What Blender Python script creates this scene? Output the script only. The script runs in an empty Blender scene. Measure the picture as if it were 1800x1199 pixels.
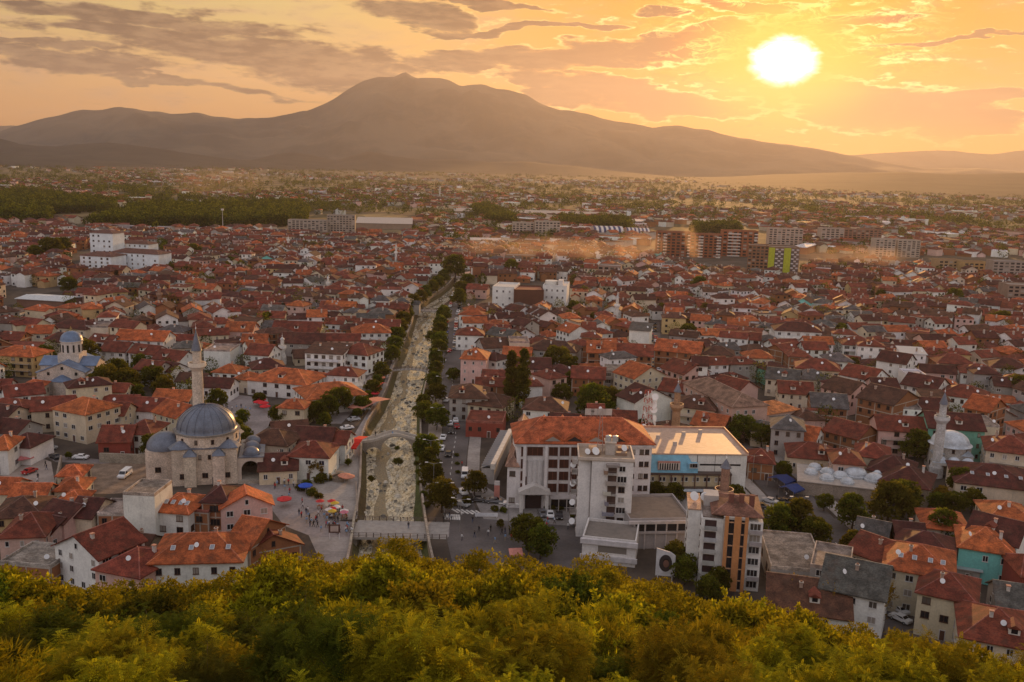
import bpy, math, random
import numpy as np
from mathutils import Vector, Matrix, noise as mnoise
random.seed(7); np.random.seed(7)
scene = bpy.context.scene
R = math.radians
# ------------------------------------------------------------------ camera
HAZE_D = 4.1e-5; SMOKE = True
CH = 86.0; FPX = 1650.0; PITCH = math.atan(315/FPX); ROLL = R(1.6)
FW = Vector((0, math.cos(PITCH), -math.sin(PITCH)))
R0 = Vector((1, 0, 0)); U0 = Vector((0, math.sin(PITCH), math.cos(PITCH)))
RV = R0*math.cos(ROLL)+U0*math.sin(ROLL); UV = U0*math.cos(ROLL)-R0*math.sin(ROLL)
cd = bpy.data.cameras.new('camera'); cam = bpy.data.objects.new('camera', cd)
scene.collection.objects.link(cam); scene.camera = cam
cd.sensor_width = 36; cd.lens = FPX/1800*36; cd.clip_start = 1; cd.clip_end = 90000
m = Matrix((RV, UV, -FW)).transposed().to_4x4(); m.translation = Vector((0, 0, CH)); cam.matrix_world = m
def ray(px, py):
    return (FW + RV*((px-900)/FPX) + UV*((599.5-py)/FPX))
def G(px, py, z=0.0):
    d = ray(px, py); t = (z-CH)/d.z
    return Vector((d.x*t, d.y*t, z))
def atY(px, py, Y):
    d = ray(px, py); return Vector((d.x/d.y*Y, Y, CH+d.z/d.y*Y))
def proj(p):
    q = Vector(p)-Vector((0, 0, CH)); f = q.dot(FW)
    if f < 1: return (-9999, -9999)
    return (900+FPX*q.dot(RV)/f, 599.5-FPX*q.dot(UV)/f)
def dep(p): return (Vector(p)-Vector((0, 0, CH))).dot(FW)
def hpx(px, pb, pt):
    g = G(px, pb); d = ray(px, pt); return CH+d.z/d.y*g.y
# ------------------------------------------------------------------ light
sd = ray(1378, 108).normalized(); SUN = Vector(sd)
S_EL = math.asin(SUN.z); S_AZ = math.atan2(SUN.x, SUN.y)
sl = bpy.data.lights.new('sun', 'SUN'); sl.energy = 5.0; sl.angle = R(0.5); sl.color = (1.0, 0.52, 0.18)
so = bpy.data.objects.new('sun', sl); scene.collection.objects.link(so)
so.rotation_mode = 'QUATERNION'; so.rotation_quaternion = SUN.to_track_quat('Z', 'Y'); so.location = (300, 900, 400)
scene.view_settings.view_transform = 'Standard'; scene.view_settings.look = 'None'
scene.view_settings.exposure = 0.36; scene.view_settings.gamma = 1
cy = scene.cycles
cy.max_bounces = 5; cy.diffuse_bounces = 2; cy.glossy_bounces = 2; cy.transmission_bounces = 3; cy.transparent_max_bounces = 8
cy.volume_bounces = 1; cy.use_denoising = True; cy.caustics_reflective = False; cy.caustics_refractive = False

class NT:
    def __init__(s, t): s.t = t; s.n = t.nodes; s.l = t.links
    def node(s, ty, **k):
        n = s.n.new(ty)
        for a, b in k.items(): setattr(n, a, b)
        return n
    def put(s, sock, v):
        if isinstance(v, bpy.types.NodeSocket): s.l.new(v, sock)
        elif v is not None: sock.default_value = v
    def m(s, op, a, b=None, c=None, clamp=False):
        n = s.node('ShaderNodeMath', operation=op, use_clamp=clamp)
        for i, v in enumerate((a, b, c)):
            if v is not None: s.put(n.inputs[i], v)
        return n.outputs[0]
    def vm(s, op, a, b=None):
        n = s.node('ShaderNodeVectorMath', operation=op); s.put(n.inputs[0], a)
        if b is not None: s.put(n.inputs[1], b)
        return n.outputs[1] if op == 'DOT_PRODUCT' else n.outputs[0]
    def ss(s, v, a, b, lo=0.0, hi=1.0):
        n = s.node('ShaderNodeMapRange', interpolation_type='SMOOTHSTEP')
        s.put(n.inputs[0], v); s.put(n.inputs[1], a); s.put(n.inputs[2], b); s.put(n.inputs[3], lo); s.put(n.inputs[4], hi)
        return n.outputs[0]
    def mix(s, f, a, b, bt='MIX'):
        n = s.node('ShaderNodeMix', data_type='RGBA', blend_type=bt)
        s.put(n.inputs[0], f)
        for i, v in ((6, a), (7, b)):
            if isinstance(v, tuple): v = (*v[:3], 1)
            s.put(n.inputs[i], v)
        return n.outputs[2]
    def noise(s, vec, scale, detail=3, rough=.55, dist=0):
        n = s.node('ShaderNodeTexNoise'); s.put(n.inputs['Vector'], vec); n.inputs['Scale'].default_value = scale
        n.inputs['Detail'].default_value = detail; n.inputs['Roughness'].default_value = rough; n.inputs['Distortion'].default_value = dist
        return n.outputs[0]
    def xyz(s, a, b, c):
        n = s.node('ShaderNodeCombineXYZ'); s.put(n.inputs[0], a); s.put(n.inputs[1], b); s.put(n.inputs[2], c); return n.outputs[0]

# ------------------------------------------------------------------ world: evening sky with clouds
W = bpy.data.worlds.new('World'); scene.world = W; W.use_nodes = True
W.node_tree.nodes.clear(); T = NT(W.node_tree)
tc = T.node('ShaderNodeTexCoord').outputs['Generated']
dr = T.vm('NORMALIZE', tc)
sp = T.node('ShaderNodeSeparateXYZ'); T.l.new(dr, sp.inputs[0]); X, Y, Z = sp.outputs
AZ = T.m('MULTIPLY', T.m('ARCTAN2', X, Y), 57.2958); EL = T.m('MULTIPLY', T.m('ARCSINE', Z), 57.2958)
cs = T.m('MAXIMUM', T.vm('DOT_PRODUCT', dr, tuple(SUN)), 0.0)
ang = T.m('MULTIPLY', T.m('ARCCOSINE', T.m('MINIMUM', cs, .999999)), 57.2958)     # degrees from the sun
v1 = T.xyz(T.m('MULTIPLY', AZ, .07), T.m('MULTIPLY', EL, .22), 3.1)
wa = T.m('MULTIPLY', T.m('SUBTRACT', T.noise(v1, 1.6, 4), .5), 7.0)
wb = T.m('MULTIPLY', T.m('SUBTRACT', T.noise(T.vm('ADD', v1, (9, 4, 2)), 2.4, 4), .5), 2.6)
A2 = T.m('ADD', AZ, wa); E2 = T.m('ADD', EL, wb)
clouds = [(250,33,210,13,0),(400,88,190,25,0),(570,112,170,32,-2),(60,84,90,6,0),(120,110,150,10,0),(710,22,75,24,-6),(790,50,60,7,0),(880,108,170,17,2),
 (1090,92,180,22,7),(1240,62,75,19,12),(1155,14,42,8,0),(1325,8,62,8,0),(1450,54,55,8,0),(1530,36,75,8,5),(1080,158,140,16,-4),(1190,190,110,18,0),
 (1550,190,150,34,-4),(1660,215,110,16,0),(1720,170,90,9,0),(330,150,150,5,-3),(850,8,110,6,0),(960,45,90,6,4),(1000,170,60,9,0),(200,60,110,10,0),(1690,70,110,4,5)]
dens = None
for (cx, cyy, ra, re, rt) in clouds:
    d0 = ray(cx, cyy).normalized(); a0 = math.degrees(math.atan2(d0.x, d0.y)); e0 = math.degrees(math.asin(d0.z))
    rr = R(rt-1.6); ra /= 28.8; re /= 28.8
    du = T.m('SUBTRACT', A2, a0); dv = T.m('SUBTRACT', E2, e0)
    p = T.m('MULTIPLY', T.m('ADD', T.m('MULTIPLY', du, math.cos(rr)), T.m('MULTIPLY', dv, math.sin(rr))), 1/ra)
    q = T.m('MULTIPLY', T.m('SUBTRACT', T.m('MULTIPLY', dv, math.cos(rr)), T.m('MULTIPLY', du, math.sin(rr))), 1/re)
    e = T.m('SUBTRACT', 1.0, T.m('ADD', T.m('MULTIPLY', p, p), T.m('MULTIPLY', q, q)))
    dens = e if dens is None else T.m('MAXIMUM', dens, e)
dens = T.m('MAXIMUM', dens, -1.2)
v2 = T.xyz(T.m('MULTIPLY', AZ, .10), T.m('MULTIPLY', EL, .42), 7.7)
fb = T.noise(v2, 2.2, 6, .62, .4)
fine = T.noise(v2, 7.0, 5, .6)
dn = T.m('ADD', T.m('ADD', T.m('MULTIPLY', dens, 1.25), .80), T.m('ADD', T.m('MULTIPLY', T.m('SUBTRACT', fb, .5), 3.6), T.m('MULTIPLY', T.m('SUBTRACT', fine, .5), 3.2)))
haz = T.ss(EL, .5, 3.5)
cm = T.m('MULTIPLY', T.ss(dn, -.45, 1.15), haz)
wisp = T.m('MULTIPLY', T.m('MULTIPLY', T.ss(fb, .44, .70), .55), haz)
rim = T.m('MULTIPLY', T.ss(dn, -.35, .1), T.ss(dn, .55, .1))
g1 = T.m('POWER', cs, 90.0); g2 = T.m('POWER', cs, 14.0); g3 = T.m('POWER', cs, 4.0)
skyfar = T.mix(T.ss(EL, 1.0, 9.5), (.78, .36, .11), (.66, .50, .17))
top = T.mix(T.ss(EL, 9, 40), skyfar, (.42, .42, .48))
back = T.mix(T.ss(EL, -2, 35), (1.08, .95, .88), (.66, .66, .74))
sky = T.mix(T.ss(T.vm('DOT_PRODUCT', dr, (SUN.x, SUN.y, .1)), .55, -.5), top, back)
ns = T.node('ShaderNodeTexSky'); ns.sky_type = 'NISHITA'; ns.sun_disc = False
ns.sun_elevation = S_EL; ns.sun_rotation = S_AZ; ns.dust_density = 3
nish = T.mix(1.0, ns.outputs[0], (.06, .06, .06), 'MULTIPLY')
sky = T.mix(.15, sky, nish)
sky = T.mix(T.ss(ang, 30, 8), sky, (.84, .33, .015))
sky = T.mix(T.ss(ang, 11, 3.0), sky, (1.0, .42, .005))
cfar = T.mix(T.ss(T.m('ADD', T.m('MULTIPLY', fine, .6), T.m('MULTIPLY', fb, .4)), .42, .60), (.20, .135, .075), (.045, .036, .026))
ccol = T.mix(T.ss(ang, 22, 6), cfar, (.30, .12, .045))
ccol = T.mix(T.ss(ang, 8, 2.5), ccol, (.75, .22, .03))
ccol = T.mix(T.ss(T.vm('DOT_PRODUCT', dr, (SUN.x, SUN.y, .1)), .5, -.4), ccol, (.30, .31, .38))
wc = T.mix(wisp, sky, T.mix(T.ss(ang, 22, 5), (.52, .32, .20), (.80, .36, .12)))
c0 = T.mix(cm, wc, ccol)
rf = T.m('MULTIPLY', rim, T.m('ADD', T.m('MULTIPLY', T.ss(ang, 30, 4), .6), T.m('MULTIPLY', T.ss(ang, 9, 4), .9)))
rf = T.m('MULTIPLY', rf, haz)
c1 = T.mix(T.m('MINIMUM', T.m('MULTIPLY', rf, T.m('ADD', .55, T.ss(fine, .40, .62))), 1.0), c0, (1.5, 1.0, .34))
fl = T.noise(T.xyz(T.m('MULTIPLY', AZ, .16), T.m('MULTIPLY', EL, .42), 2.2), 3.4, 6, .68, 1.2)
rdg = T.m('MULTIPLY', T.ss(T.m('ABSOLUTE', T.m('SUBTRACT', fl, .5)), .06, .0), T.m('MULTIPLY', T.ss(ang, 10.5, 3.5), T.ss(EL, 4.5, 6.5)))
c1 = T.mix(T.m('MULTIPLY', T.m('MULTIPLY', rdg, T.ss(fb, .42, .6)), .8), c1, (1.9, 1.2, .30))
c1 = T.mix(T.m('MULTIPLY', T.m('MULTIPLY', T.ss(fl, .55, .66), T.ss(ang, 12, 5)), .6), c1, (.55, .24, .05))
low = T.m('MULTIPLY', T.ss(ang, 15, 4), T.ss(EL, 5.6, 1.0))
c1 = T.mix(T.m('MULTIPLY', low, .45), c1, (1.0, .36, .08))
# the blazing disc and its aureole (a little wider than tall, as cloud veils it)
va = T.m('SUBTRACT', AZ, math.degrees(S_AZ)); ve = T.m('SUBTRACT', EL, math.degrees(S_EL))
an2 = T.m('SQRT', T.m('ADD', T.m('MULTIPLY', T.m('MULTIPLY', va, va), .62), T.m('MULTIPLY', T.m('MULTIPLY', ve, ve), 1.25)))
c1 = T.mix(T.ss(an2, 5.2, 1.3), c1, (1.25, .62, .03))
c1 = T.mix(T.ss(T.m('ADD', an2, T.m('MULTIPLY', T.m('SUBTRACT', fl, .5), 1.1)), 1.75, .35), c1, (6.0, 5.6, 4.6))
c1 = T.mix(T.ss(EL, .3, -2.5), c1, (.30, .17, .12))
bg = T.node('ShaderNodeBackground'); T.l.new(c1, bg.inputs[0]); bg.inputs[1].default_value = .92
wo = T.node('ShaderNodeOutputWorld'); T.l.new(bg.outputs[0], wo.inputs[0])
W.cycles.sampling_method = 'MANUAL'; W.cycles.sample_map_resolution = 512

# ------------------------------------------------------------------ materials
def mat(name, col=None, rough=.85, n1=None, n2=None, bump=0, metal=0, spec=.3, extra=None):
    """col None: colour from the mesh's 'Col' attribute. n=(scale, darkest, lightest)"""
    M = bpy.data.materials.new(name); M.use_nodes = True; T = NT(M.node_tree); T.n.clear()
    o = T.node('ShaderNodeOutputMaterial'); b = T.node('ShaderNodeBsdfPrincipled')
    T.l.new(b.outputs[0], o.inputs[0])
    if col is None:
        a = T.node('ShaderNodeAttribute'); a.attribute_name = 'Col'; c = a.outputs[0]
    else: c = tuple(col)
    tcn = T.node('ShaderNodeTexCoord').outputs['Object']
    hb = None
    for n in (n1, n2):
        if n:
            v = T.noise(tcn, n[0], 4, .6); hb = v
            k = T.ss(v, .32, .68, n[1], n[2]); c = T.mix(1.0, c, T.xyz(k, k, k), 'MULTIPLY')
    if extra: c = extra(T, tcn, c)
    T.put(b.inputs['Base Color'], (*c, 1) if isinstance(c, tuple) and len(c) == 3 else c)
    b.inputs['Roughness'].default_value = rough; b.inputs['Metallic'].default_value = metal
    b.inputs['Specular IOR Level'].default_value = spec
    if bump and hb is not None:
        bn = T.node('ShaderNodeBump'); bn.inputs['Strength'].default_value = bump; bn.inputs['Distance'].default_value = .1
        T.l.new(hb, bn.inputs['Height']); T.l.new(bn.outputs[0], b.inputs['Normal'])
    return M
def streaks(T, tcn, c):
    s = T.node('ShaderNodeSeparateXYZ'); T.l.new(tcn, s.inputs[0])
    v = T.xyz(T.m('MULTIPLY', s.outputs[0], 1.6), T.m('MULTIPLY', s.outputs[1], 1.6), T.m('MULTIPLY', s.outputs[2], .22))
    k = T.ss(T.noise(v, 1.3, 4, .6), .55, .8, 1.0, .70)
    return T.mix(1.0, c, T.xyz(k, k, T.m('MULTIPLY', k, .97)), 'MULTIPLY')
def tiles(T, tcn, c):
    s = T.node('ShaderNodeSeparateXYZ'); T.l.new(tcn, s.inputs[0])
    v = T.xyz(T.m('MULTIPLY', s.outputs[0], 2.2), T.m('MULTIPLY', s.outputs[1], 2.2), T.m('MULTIPLY', s.outputs[2], 4.5))
    n = T.noise(v, 1.3, 3, .7); k = T.ss(n, .3, .7, .62, 1.28)
    lich = T.ss(T.noise(tcn, .35, 4, .65), .5, .72)
    c = T.mix(1.0, c, T.xyz(k, k, k), 'MULTIPLY')
    return T.mix(T.m('MULTIPLY', lich, .45), c, (.10, .055, .035))
def blocks(T, tcn, c):
    s = T.node('ShaderNodeSeparateXYZ'); T.l.new(tcn, s.inputs[0])
    v = T.xyz(T.m('ADD', s.outputs[0], s.outputs[1]), s.outputs[2], 0)
    br = T.node('ShaderNodeTexBrick'); T.put(br.inputs['Vector'], v); br.inputs['Scale'].default_value = 1.25
    br.inputs['Color1'].default_value = (1, 1, 1, 1); br.inputs['Color2'].default_value = (.78, .75, .72, 1); br.inputs['Mortar'].default_value = (.7, .65, .6, 1)
    br.inputs['Mortar Size'].default_value = .03
    return T.mix(.9, c, br.outputs[0], 'MULTIPLY')
M_wall = mat('plaster', None, .9, (.25, .9, 1.08), (2.5, .92, 1.06), extra=streaks)
M_roof = mat('roof_tiles', None, .8, (.5, .6, 1.35), extra=tiles, bump=0)
M_stone = mat('rubble_stone', None, .9, (.3, .8, 1.1), (3, .75, 1.15), extra=blocks)
M_plain = mat('painted', None, .6, (.8, .85, 1.08))
M_lead = mat('lead_sheet', None, .42, (.4, .75, 1.15), (3.0, .85, 1.1), spec=.5)
def curtains(T, tcn, c):
    oi = T.node('ShaderNodeObjectInfo').outputs['Random']
    return T.mix(T.ss(oi, .70, .74), (.022, .020, .024), T.mix(T.ss(oi, .84, .88), (.10, .085, .07), (.34, .30, .26)))
M_glass = mat('window_glass', (.025, .022, .024), .12, spec=.6, extra=curtains)
M_frame = mat('window_frame', (.62, .60, .58), .6)
M_dish = mat('dish_white', (.8, .8, .8), .4)
M_dark = mat('dark_void', (.02, .017, .015), .9)
M_metal = mat('grey_metal', None, .45, metal=.6)
M_car = mat('car_paint', None, .25, spec=.6)
M_cloth = mat('awning_cloth', None, .9, (1.2, .8, 1.1))
M_bark = mat('bark', (.09, .06, .04), .95, (2, .6, 1.2))
M_skin = mat('skin', (.45, .28, .2), .7)

def leafmat(name, c1, c2, c3, tr=.45):
    M = bpy.data.materials.new(name); M.use_nodes = True; T = NT(M.node_tree); T.n.clear()
    o = T.node('ShaderNodeOutputMaterial')
    a = T.node('ShaderNodeAttribute'); a.attribute_name = 'Col'
    s = T.node('ShaderNodeSeparateColor'); T.l.new(a.outputs[0], s.inputs[0])
    oi = T.node('ShaderNodeObjectInfo')
    c = T.mix(s.outputs[0], c1, c2)
    c = T.mix(T.m('MULTIPLY', oi.outputs['Random'], .85), c, c3)
    k = T.m('ADD', .25, T.m('MULTIPLY', s.outputs[1], 1.35)); c = T.mix(1.0, c, T.xyz(k, k, k), 'MULTIPLY')
    d = T.node('ShaderNodeBsdfDiffuse'); t = T.node('ShaderNodeBsdfTranslucent')
    T.l.new(c, d.inputs[0]); T.l.new(T.mix(1.0, c, (1.25, 1.3, .5), 'MULTIPLY'), t.inputs[0])
    mx = T.node('ShaderNodeMixShader'); mx.inputs[0].default_value = tr
    T.l.new(d.outputs[0], mx.inputs[1]); T.l.new(t.outputs[0], mx.inputs[2]); T.l.new(mx.outputs[0], o.inputs[0])
    return M
L_slope = leafmat('slope_leaves', (.085, .095, .010), (.44, .40, .020), (.20, .13, .012))
L_dark = leafmat('dark_slope_leaves', (.035, .06, .010), (.12, .15, .014), (.08, .06, .01), .35)
L_town = leafmat('town_leaves', (.045, .065, .012), (.16, .17, .02), (.11, .08, .014), .4)
L_gold = leafmat('gold_leaves', (.25, .15, .015), (.33, .21, .02), (.2, .12, .02))
L_fir = leafmat('fir_needles', (.018, .022, .010), (.035, .036, .012), (.03, .02, .01), .1)

# ------------------------------------------------------------------ mesh builder
COL = scene.collection
class MB:
    def __init__(s): s.v = []; s.f = []; s.m = []; s.c = []; s.x = (1, 0, 0, 0, 0)
    def at(s, x=0, y=0, z=0, r=0): s.x = (math.cos(r), math.sin(r), x, y, z); return s
    def add(s, vs, fs, mi=0, col=(1, 1, 1)):
        o = len(s.v); c, n, x, y, z = s.x
        s.v.extend((c*p[0]-n*p[1]+x, n*p[0]+c*p[1]+y, p[2]+z) for p in vs)
        for f in fs: s.f.append(tuple(i+o for i in f))
        s.m.extend([mi]*len(fs)); s.c.extend([col]*len(fs)); return s
    def box(s, x0, x1, y0, y1, z0, z1, mi=0, col=(1, 1, 1), bottom=True):
        v = [(x0,y0,z0),(x1,y0,z0),(x1,y1,z0),(x0,y1,z0),(x0,y0,z1),(x1,y0,z1),(x1,y1,z1),(x0,y1,z1)]
        f = [(0,1,5,4),(1,2,6,5),(2,3,7,6),(3,0,4,7),(4,5,6,7)]
        if bottom: f.append((3,2,1,0))
        return s.add(v, f, mi, col)
    def lathe(s, prof, n=16, mi=0, col=(1, 1, 1), cx=0, cy=0, a0=0, a1=2*math.pi, sx=1, sy=1):
        full = abs(a1-a0-2*math.pi) < 1e-6; k = n if full else n+1
        v = []; f = []
        for r, z in prof:
            for i in range(k):
                a = a0+(a1-a0)*i/n; v.append((cx+r*math.cos(a)*sx, cy+r*math.sin(a)*sy, z))
        for j in range(len(prof)-1):
            for i in range(n):
                i2 = (i+1) % k
                f.append((j*k+i, j*k+i2, (j+1)*k+i2, (j+1)*k+i))
        if full:
            f.append(tuple(range((len(prof)-1)*k, len(prof)*k)))
        return s.add(v, f, mi, col)
    def tube(s, a, b, r0, r1=None, n=6, mi=0, col=(1, 1, 1)):
        r1 = r0 if r1 is None else r1; a = Vector(a); b = Vector(b); d = (b-a)
        if d.length < 1e-6: return s
        q = d.to_track_quat('Z', 'Y'); v = []
        for p, r in ((a, r0), (b, r1)):
            for i in range(n):
                t = 2*math.pi*i/n; v.append(tuple(p+q @ Vector((r*math.cos(t), r*math.sin(t), 0))))
        f = [(i, (i+1) % n, n+(i+1) % n, n+i) for i in range(n)]+[tuple(range(n, 2*n)), tuple(range(n-1, -1, -1))]
        return s.add(v, f, mi, col)
    def prism(s, pts, z0, z1, mi=0, col=(1, 1, 1)):
        n = len(pts); v = [(p[0], p[1], z0) for p in pts]+[(p[0], p[1], z1) for p in pts]
        f = [(i, (i+1) % n, n+(i+1) % n, n+i) for i in range(n)]+[tuple(range(n, 2*n))]
        return s.add(v, f, mi, col)
    def mesh(s, name, mats, smooth=False):
        me = bpy.data.meshes.new(name); me.from_pydata(s.v, [], s.f)
        for mm in (mats if isinstance(mats, (list, tuple)) else [mats]): me.materials.append(mm)
        me.polygons.foreach_set('material_index', s.m)
        at = me.attributes.new('Col', 'FLOAT_COLOR', 'FACE')
        at.data.foreach_set('color', [x for c in s.c for x in (c[0], c[1], c[2], 1.0)])
        if smooth: me.polygons.foreach_set('use_smooth', [True]*len(me.polygons))
        me.update(); return me
    def build(s, name, mats, parent=None, loc=None, rz=0, smooth=False):
        return link(name, s.mesh(name, mats, smooth), parent, loc, rz)
def link(name, me, parent=None, loc=None, rz=0):
    o = bpy.data.objects.new(name, me); COL.objects.link(o)
    if parent: o.parent = parent
    if loc is not None: o.location = loc
    if rz: o.rotation_euler = (0, 0, rz)
    return o
def tag(o, label=None, cat=None, group=None, kind=None):
    if label: o['label'] = label
    if cat: o['category'] = cat
    if group: o['group'] = group
    if kind: o['kind'] = kind
    return o
def empty(name, loc=(0, 0, 0), rz=0):
    o = bpy.data.objects.new(name, None); o.empty_display_size = .5; COL.objects.link(o); o.location = loc; o.rotation_euler = (0, 0, rz); return o
def struct(o): o['kind'] = 'structure'; return o
PEND = []      # things whose final label is made unique at the end: (object, look, pixel)
def pend(o, look, cat, px, group=None, tail=''):
    tag(o, None, cat, group); PEND.append((o, look, px, tail))
def jit(c, a=.12):
    k = 1+random.uniform(-a, a); return tuple(max(.005, x*k*(1+random.uniform(-a*.3, a*.3))) for x in c)

WALLC = {'W': ((.80, .78, .76), 'white'), 'C': ((.64, .54, .41), 'cream'), 'Y': ((.52, .37, .19), 'ochre'), 'P': ((.64, .42, .37), 'pink'),
 'G': ((.38, .35, .33), 'grey'), 'B': ((.30, .125, .06), 'brick'), 'T': ((.22, .62, .58), 'turquoise'), 'R': ((.30, .07, .05), 'dark red'),
 'N': ((.20, .47, .36), 'mint green'), 'S': ((.33, .26, .20), 'stone')}
ROOFC = {'o': ((.36, .088, .026), 'bright orange'), 'r': ((.165, .036, .019), 'red tiled'), 'd': ((.075, .019, .013), 'dark red'), 'b': ((.092, .038, .022), 'brown'),
 'g': ((.095, .085, .08), 'grey'), 'l': ((.55, .55, .56), 'pale metal')}
# ------------------------------------------------------------------ shared small parts
def window_mesh(w, h, fr=.1, mul=1, name='window'):
    b = MB(); b.box(-w/2, w/2, -.07, .02, -h/2, h/2, 0)
    n = mul+1
    pw = (w-fr*(n+1))/n
    for i in range(n):
        x = -w/2+fr+i*(pw+fr); b.box(x, x+pw, -.085, -.02, -h/2+fr, h/2-fr, 1)
    b.box(-w/2-.06, w/2+.06, -.16, .0, -h/2-.09, -h/2-.002, 0)
    return b.mesh(name, [M_frame, M_glass])
WIN = [window_mesh(1.1, 1.35), window_mesh(1.5, 1.35), window_mesh(.8, 1.2, .09, 0), window_mesh(2.2, 1.5, .1, 2)]
M_frameb = mat('brown_frame', (.10, .05, .03), .6)
WINB = []
for w_ in WIN:
    k = w_.copy(); k.materials[0] = M_frameb; WINB.append(k)
b = MB(); b.box(-.55, .55, -.09, .02, 0, 2.15, 0); b.box(-.42, .42, -.12, -.02, .05, 2.0, 1, (.12, .06, .04)); DOOR = b.mesh('door', [M_frame, M_plain])
b = MB(); b.lathe([(0.02, 0), (.25, .03), (.45, .12), (.6, .24)], 12); b.lathe([(.6, .24), (.45, .10), (.2, .01)], 12); b.tube((0, 0, 0), (0, 0, .5), .02, .02, 4); DISH = b.mesh('satellite_dish', M_dish)
b = MB(); b.box(-.3, .3, -.3, .3, -1.2, 1.0, 0, (.45, .32, .26)); b.box(-.4, .4, -.4, .4, 1.0, 1.12, 0, (.5, .45, .4)); b.box(-.2, .2, -.2, .2, 1.12, 1.35, 0, (.25, .12, .08)); CHIM = b.mesh('chimney', M_wall)
b = MB(); b.box(-.3, .3, -.3, .3, -1.2, 1.0, 0, (.62, .58, .55)); b.box(-.4, .4, -.4, .4, 1.0, 1.15, 0, (.6, .3, .2)); CHIM2 = b.mesh('chimney', M_wall)
b = MB(); b.box(-.45, .45, -.6, .6, 0, .16, 0); b.box(-.35, .35, -.5, .5, .1, .18, 1); SKYL = b.mesh('skylight', [M_frame, mat('sky_glass', (.25, .27, .3), .1, spec=.8)])
b = MB(); b.box(-.9, .9, -.9, 1.6, -.4, 1.15, 0, (.7, .66, .6)); b.box(-.5, .5, -.93, -.901, .15, .95, 1)
b.add([(-1.15, -1.15, 1.05), (1.15, -1.15, 1.05), (0, -1.15, 1.75), (-1.15, 2.2, 1.05), (1.15, 2.2, 1.05), (0, 2.6, 1.75)], [(0, 1, 2), (0, 2, 5, 3), (2, 1, 4, 5), (1, 0, 3, 4)], 2, (.2, .05, .03)); DORM = b.mesh('dormer', [M_wall, M_glass, M_roof])
OCC = []       # occupied discs (x, y, r)
def occupied(x, y, r):
    for a, b_, c in OCC:
        if abs(a-x) < c+r and abs(b_-y) < c+r and (a-x)**2+(b_-y)**2 < (c+r)**2: return True
    return False
def roof_geo(b, w, d, h, kind, rh, rc, wc, ov=.55, mi_r=0, mi_w=None):
    """roof on a w x d box with eaves at h; ridge along x. returns wall gables into mi_w when gable"""
    cap = tuple(min(1, c*1.45+.05) for c in rc); s = rh/(d/2)
    if kind == 'g':
        W2 = w/2+ov; D2 = d/2+ov; zl = h-ov*s
        for sg in (-1, 1):
            v = [(-W2, sg*D2, zl), (W2, sg*D2, zl), (W2, 0, h+rh), (-W2, 0, h+rh)]
            v += [(x, y, z+.22) for x, y, z in v]
            f = [(0, 1, 5, 4), (1, 2, 6, 5), (3, 0, 4, 7), (4, 5, 6, 7), (3, 2, 1, 0)]
            if sg > 0: f = [tuple(reversed(q)) for q in f]
            b.add(v, f, mi_r, rc)
        b.box(-W2, W2, -.14, .14, h+rh+.14, h+rh+.30, mi_r, cap)
    elif kind == 'h':
        W2 = w/2+ov; D2 = d/2+ov; z = h-.1; hr = max(0.0, (w-d)/2+d*.08)
        v = [(-W2, -D2, z), (W2, -D2, z), (W2, D2, z), (-W2, D2, z)]; v += [(p[0], p[1], z+.2) for p in v]
        v += [(-hr, 0, h+rh), (hr, 0, h+rh)]
        f = [(0, 1, 5, 4), (1, 2, 6, 5), (2, 3, 7, 6), (3, 0, 4, 7), (3, 2, 1, 0), (4, 5, 9, 8), (6, 7, 8, 9), (5, 6, 9), (7, 4, 8)]
        b.add(v, f, mi_r, rc)
        for a, e in (((-W2, -D2, z+.2), (-hr, 0, h+rh)), ((W2, -D2, z+.2), (hr, 0, h+rh)), ((W2, D2, z+.2), (hr, 0, h+rh)), ((-W2, D2, z+.2), (-hr, 0, h+rh))):
            b.tube(a, e, .13, .13, 4, mi_r, cap)
        if hr > .3: b.tube((-hr, 0, h+rh), (hr, 0, h+rh), .15, .15, 4, mi_r, cap)
    elif kind == 's':   # single slope up to the back
        W2 = w/2+ov; D2 = d/2+ov
        v = [(-W2, -D2, h-.1), (W2, -D2, h-.1), (W2, D2, h+rh), (-W2, D2, h+rh)]; v += [(x, y, z+.2) for x, y, z in v]
        b.add(v, [(0, 1, 5, 4), (1, 2, 6, 5), (2, 3, 7, 6), (3, 0, 4, 7), (4, 5, 6, 7), (3, 2, 1, 0)], mi_r, rc)
    else:
        b.box(-w/2+.25, w/2-.25, -d/2+.25, d/2-.25, h-.3, h+.02, mi_r, rc)
        for x0, x1, y0, y1 in ((-w/2, w/2, -d/2, -d/2+.25), (-w/2, w/2, d/2-.25, d/2), (-w/2, -w/2+.25, -d/2+.252, d/2-.252), (w/2-.25, w/2, -d/2+.252, d/2-.252)):
            b.box(x0, x1, y0, y1, h-.3, h+.45, mi_r, tuple(min(1, c*1.5+.05) for c in rc))
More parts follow.
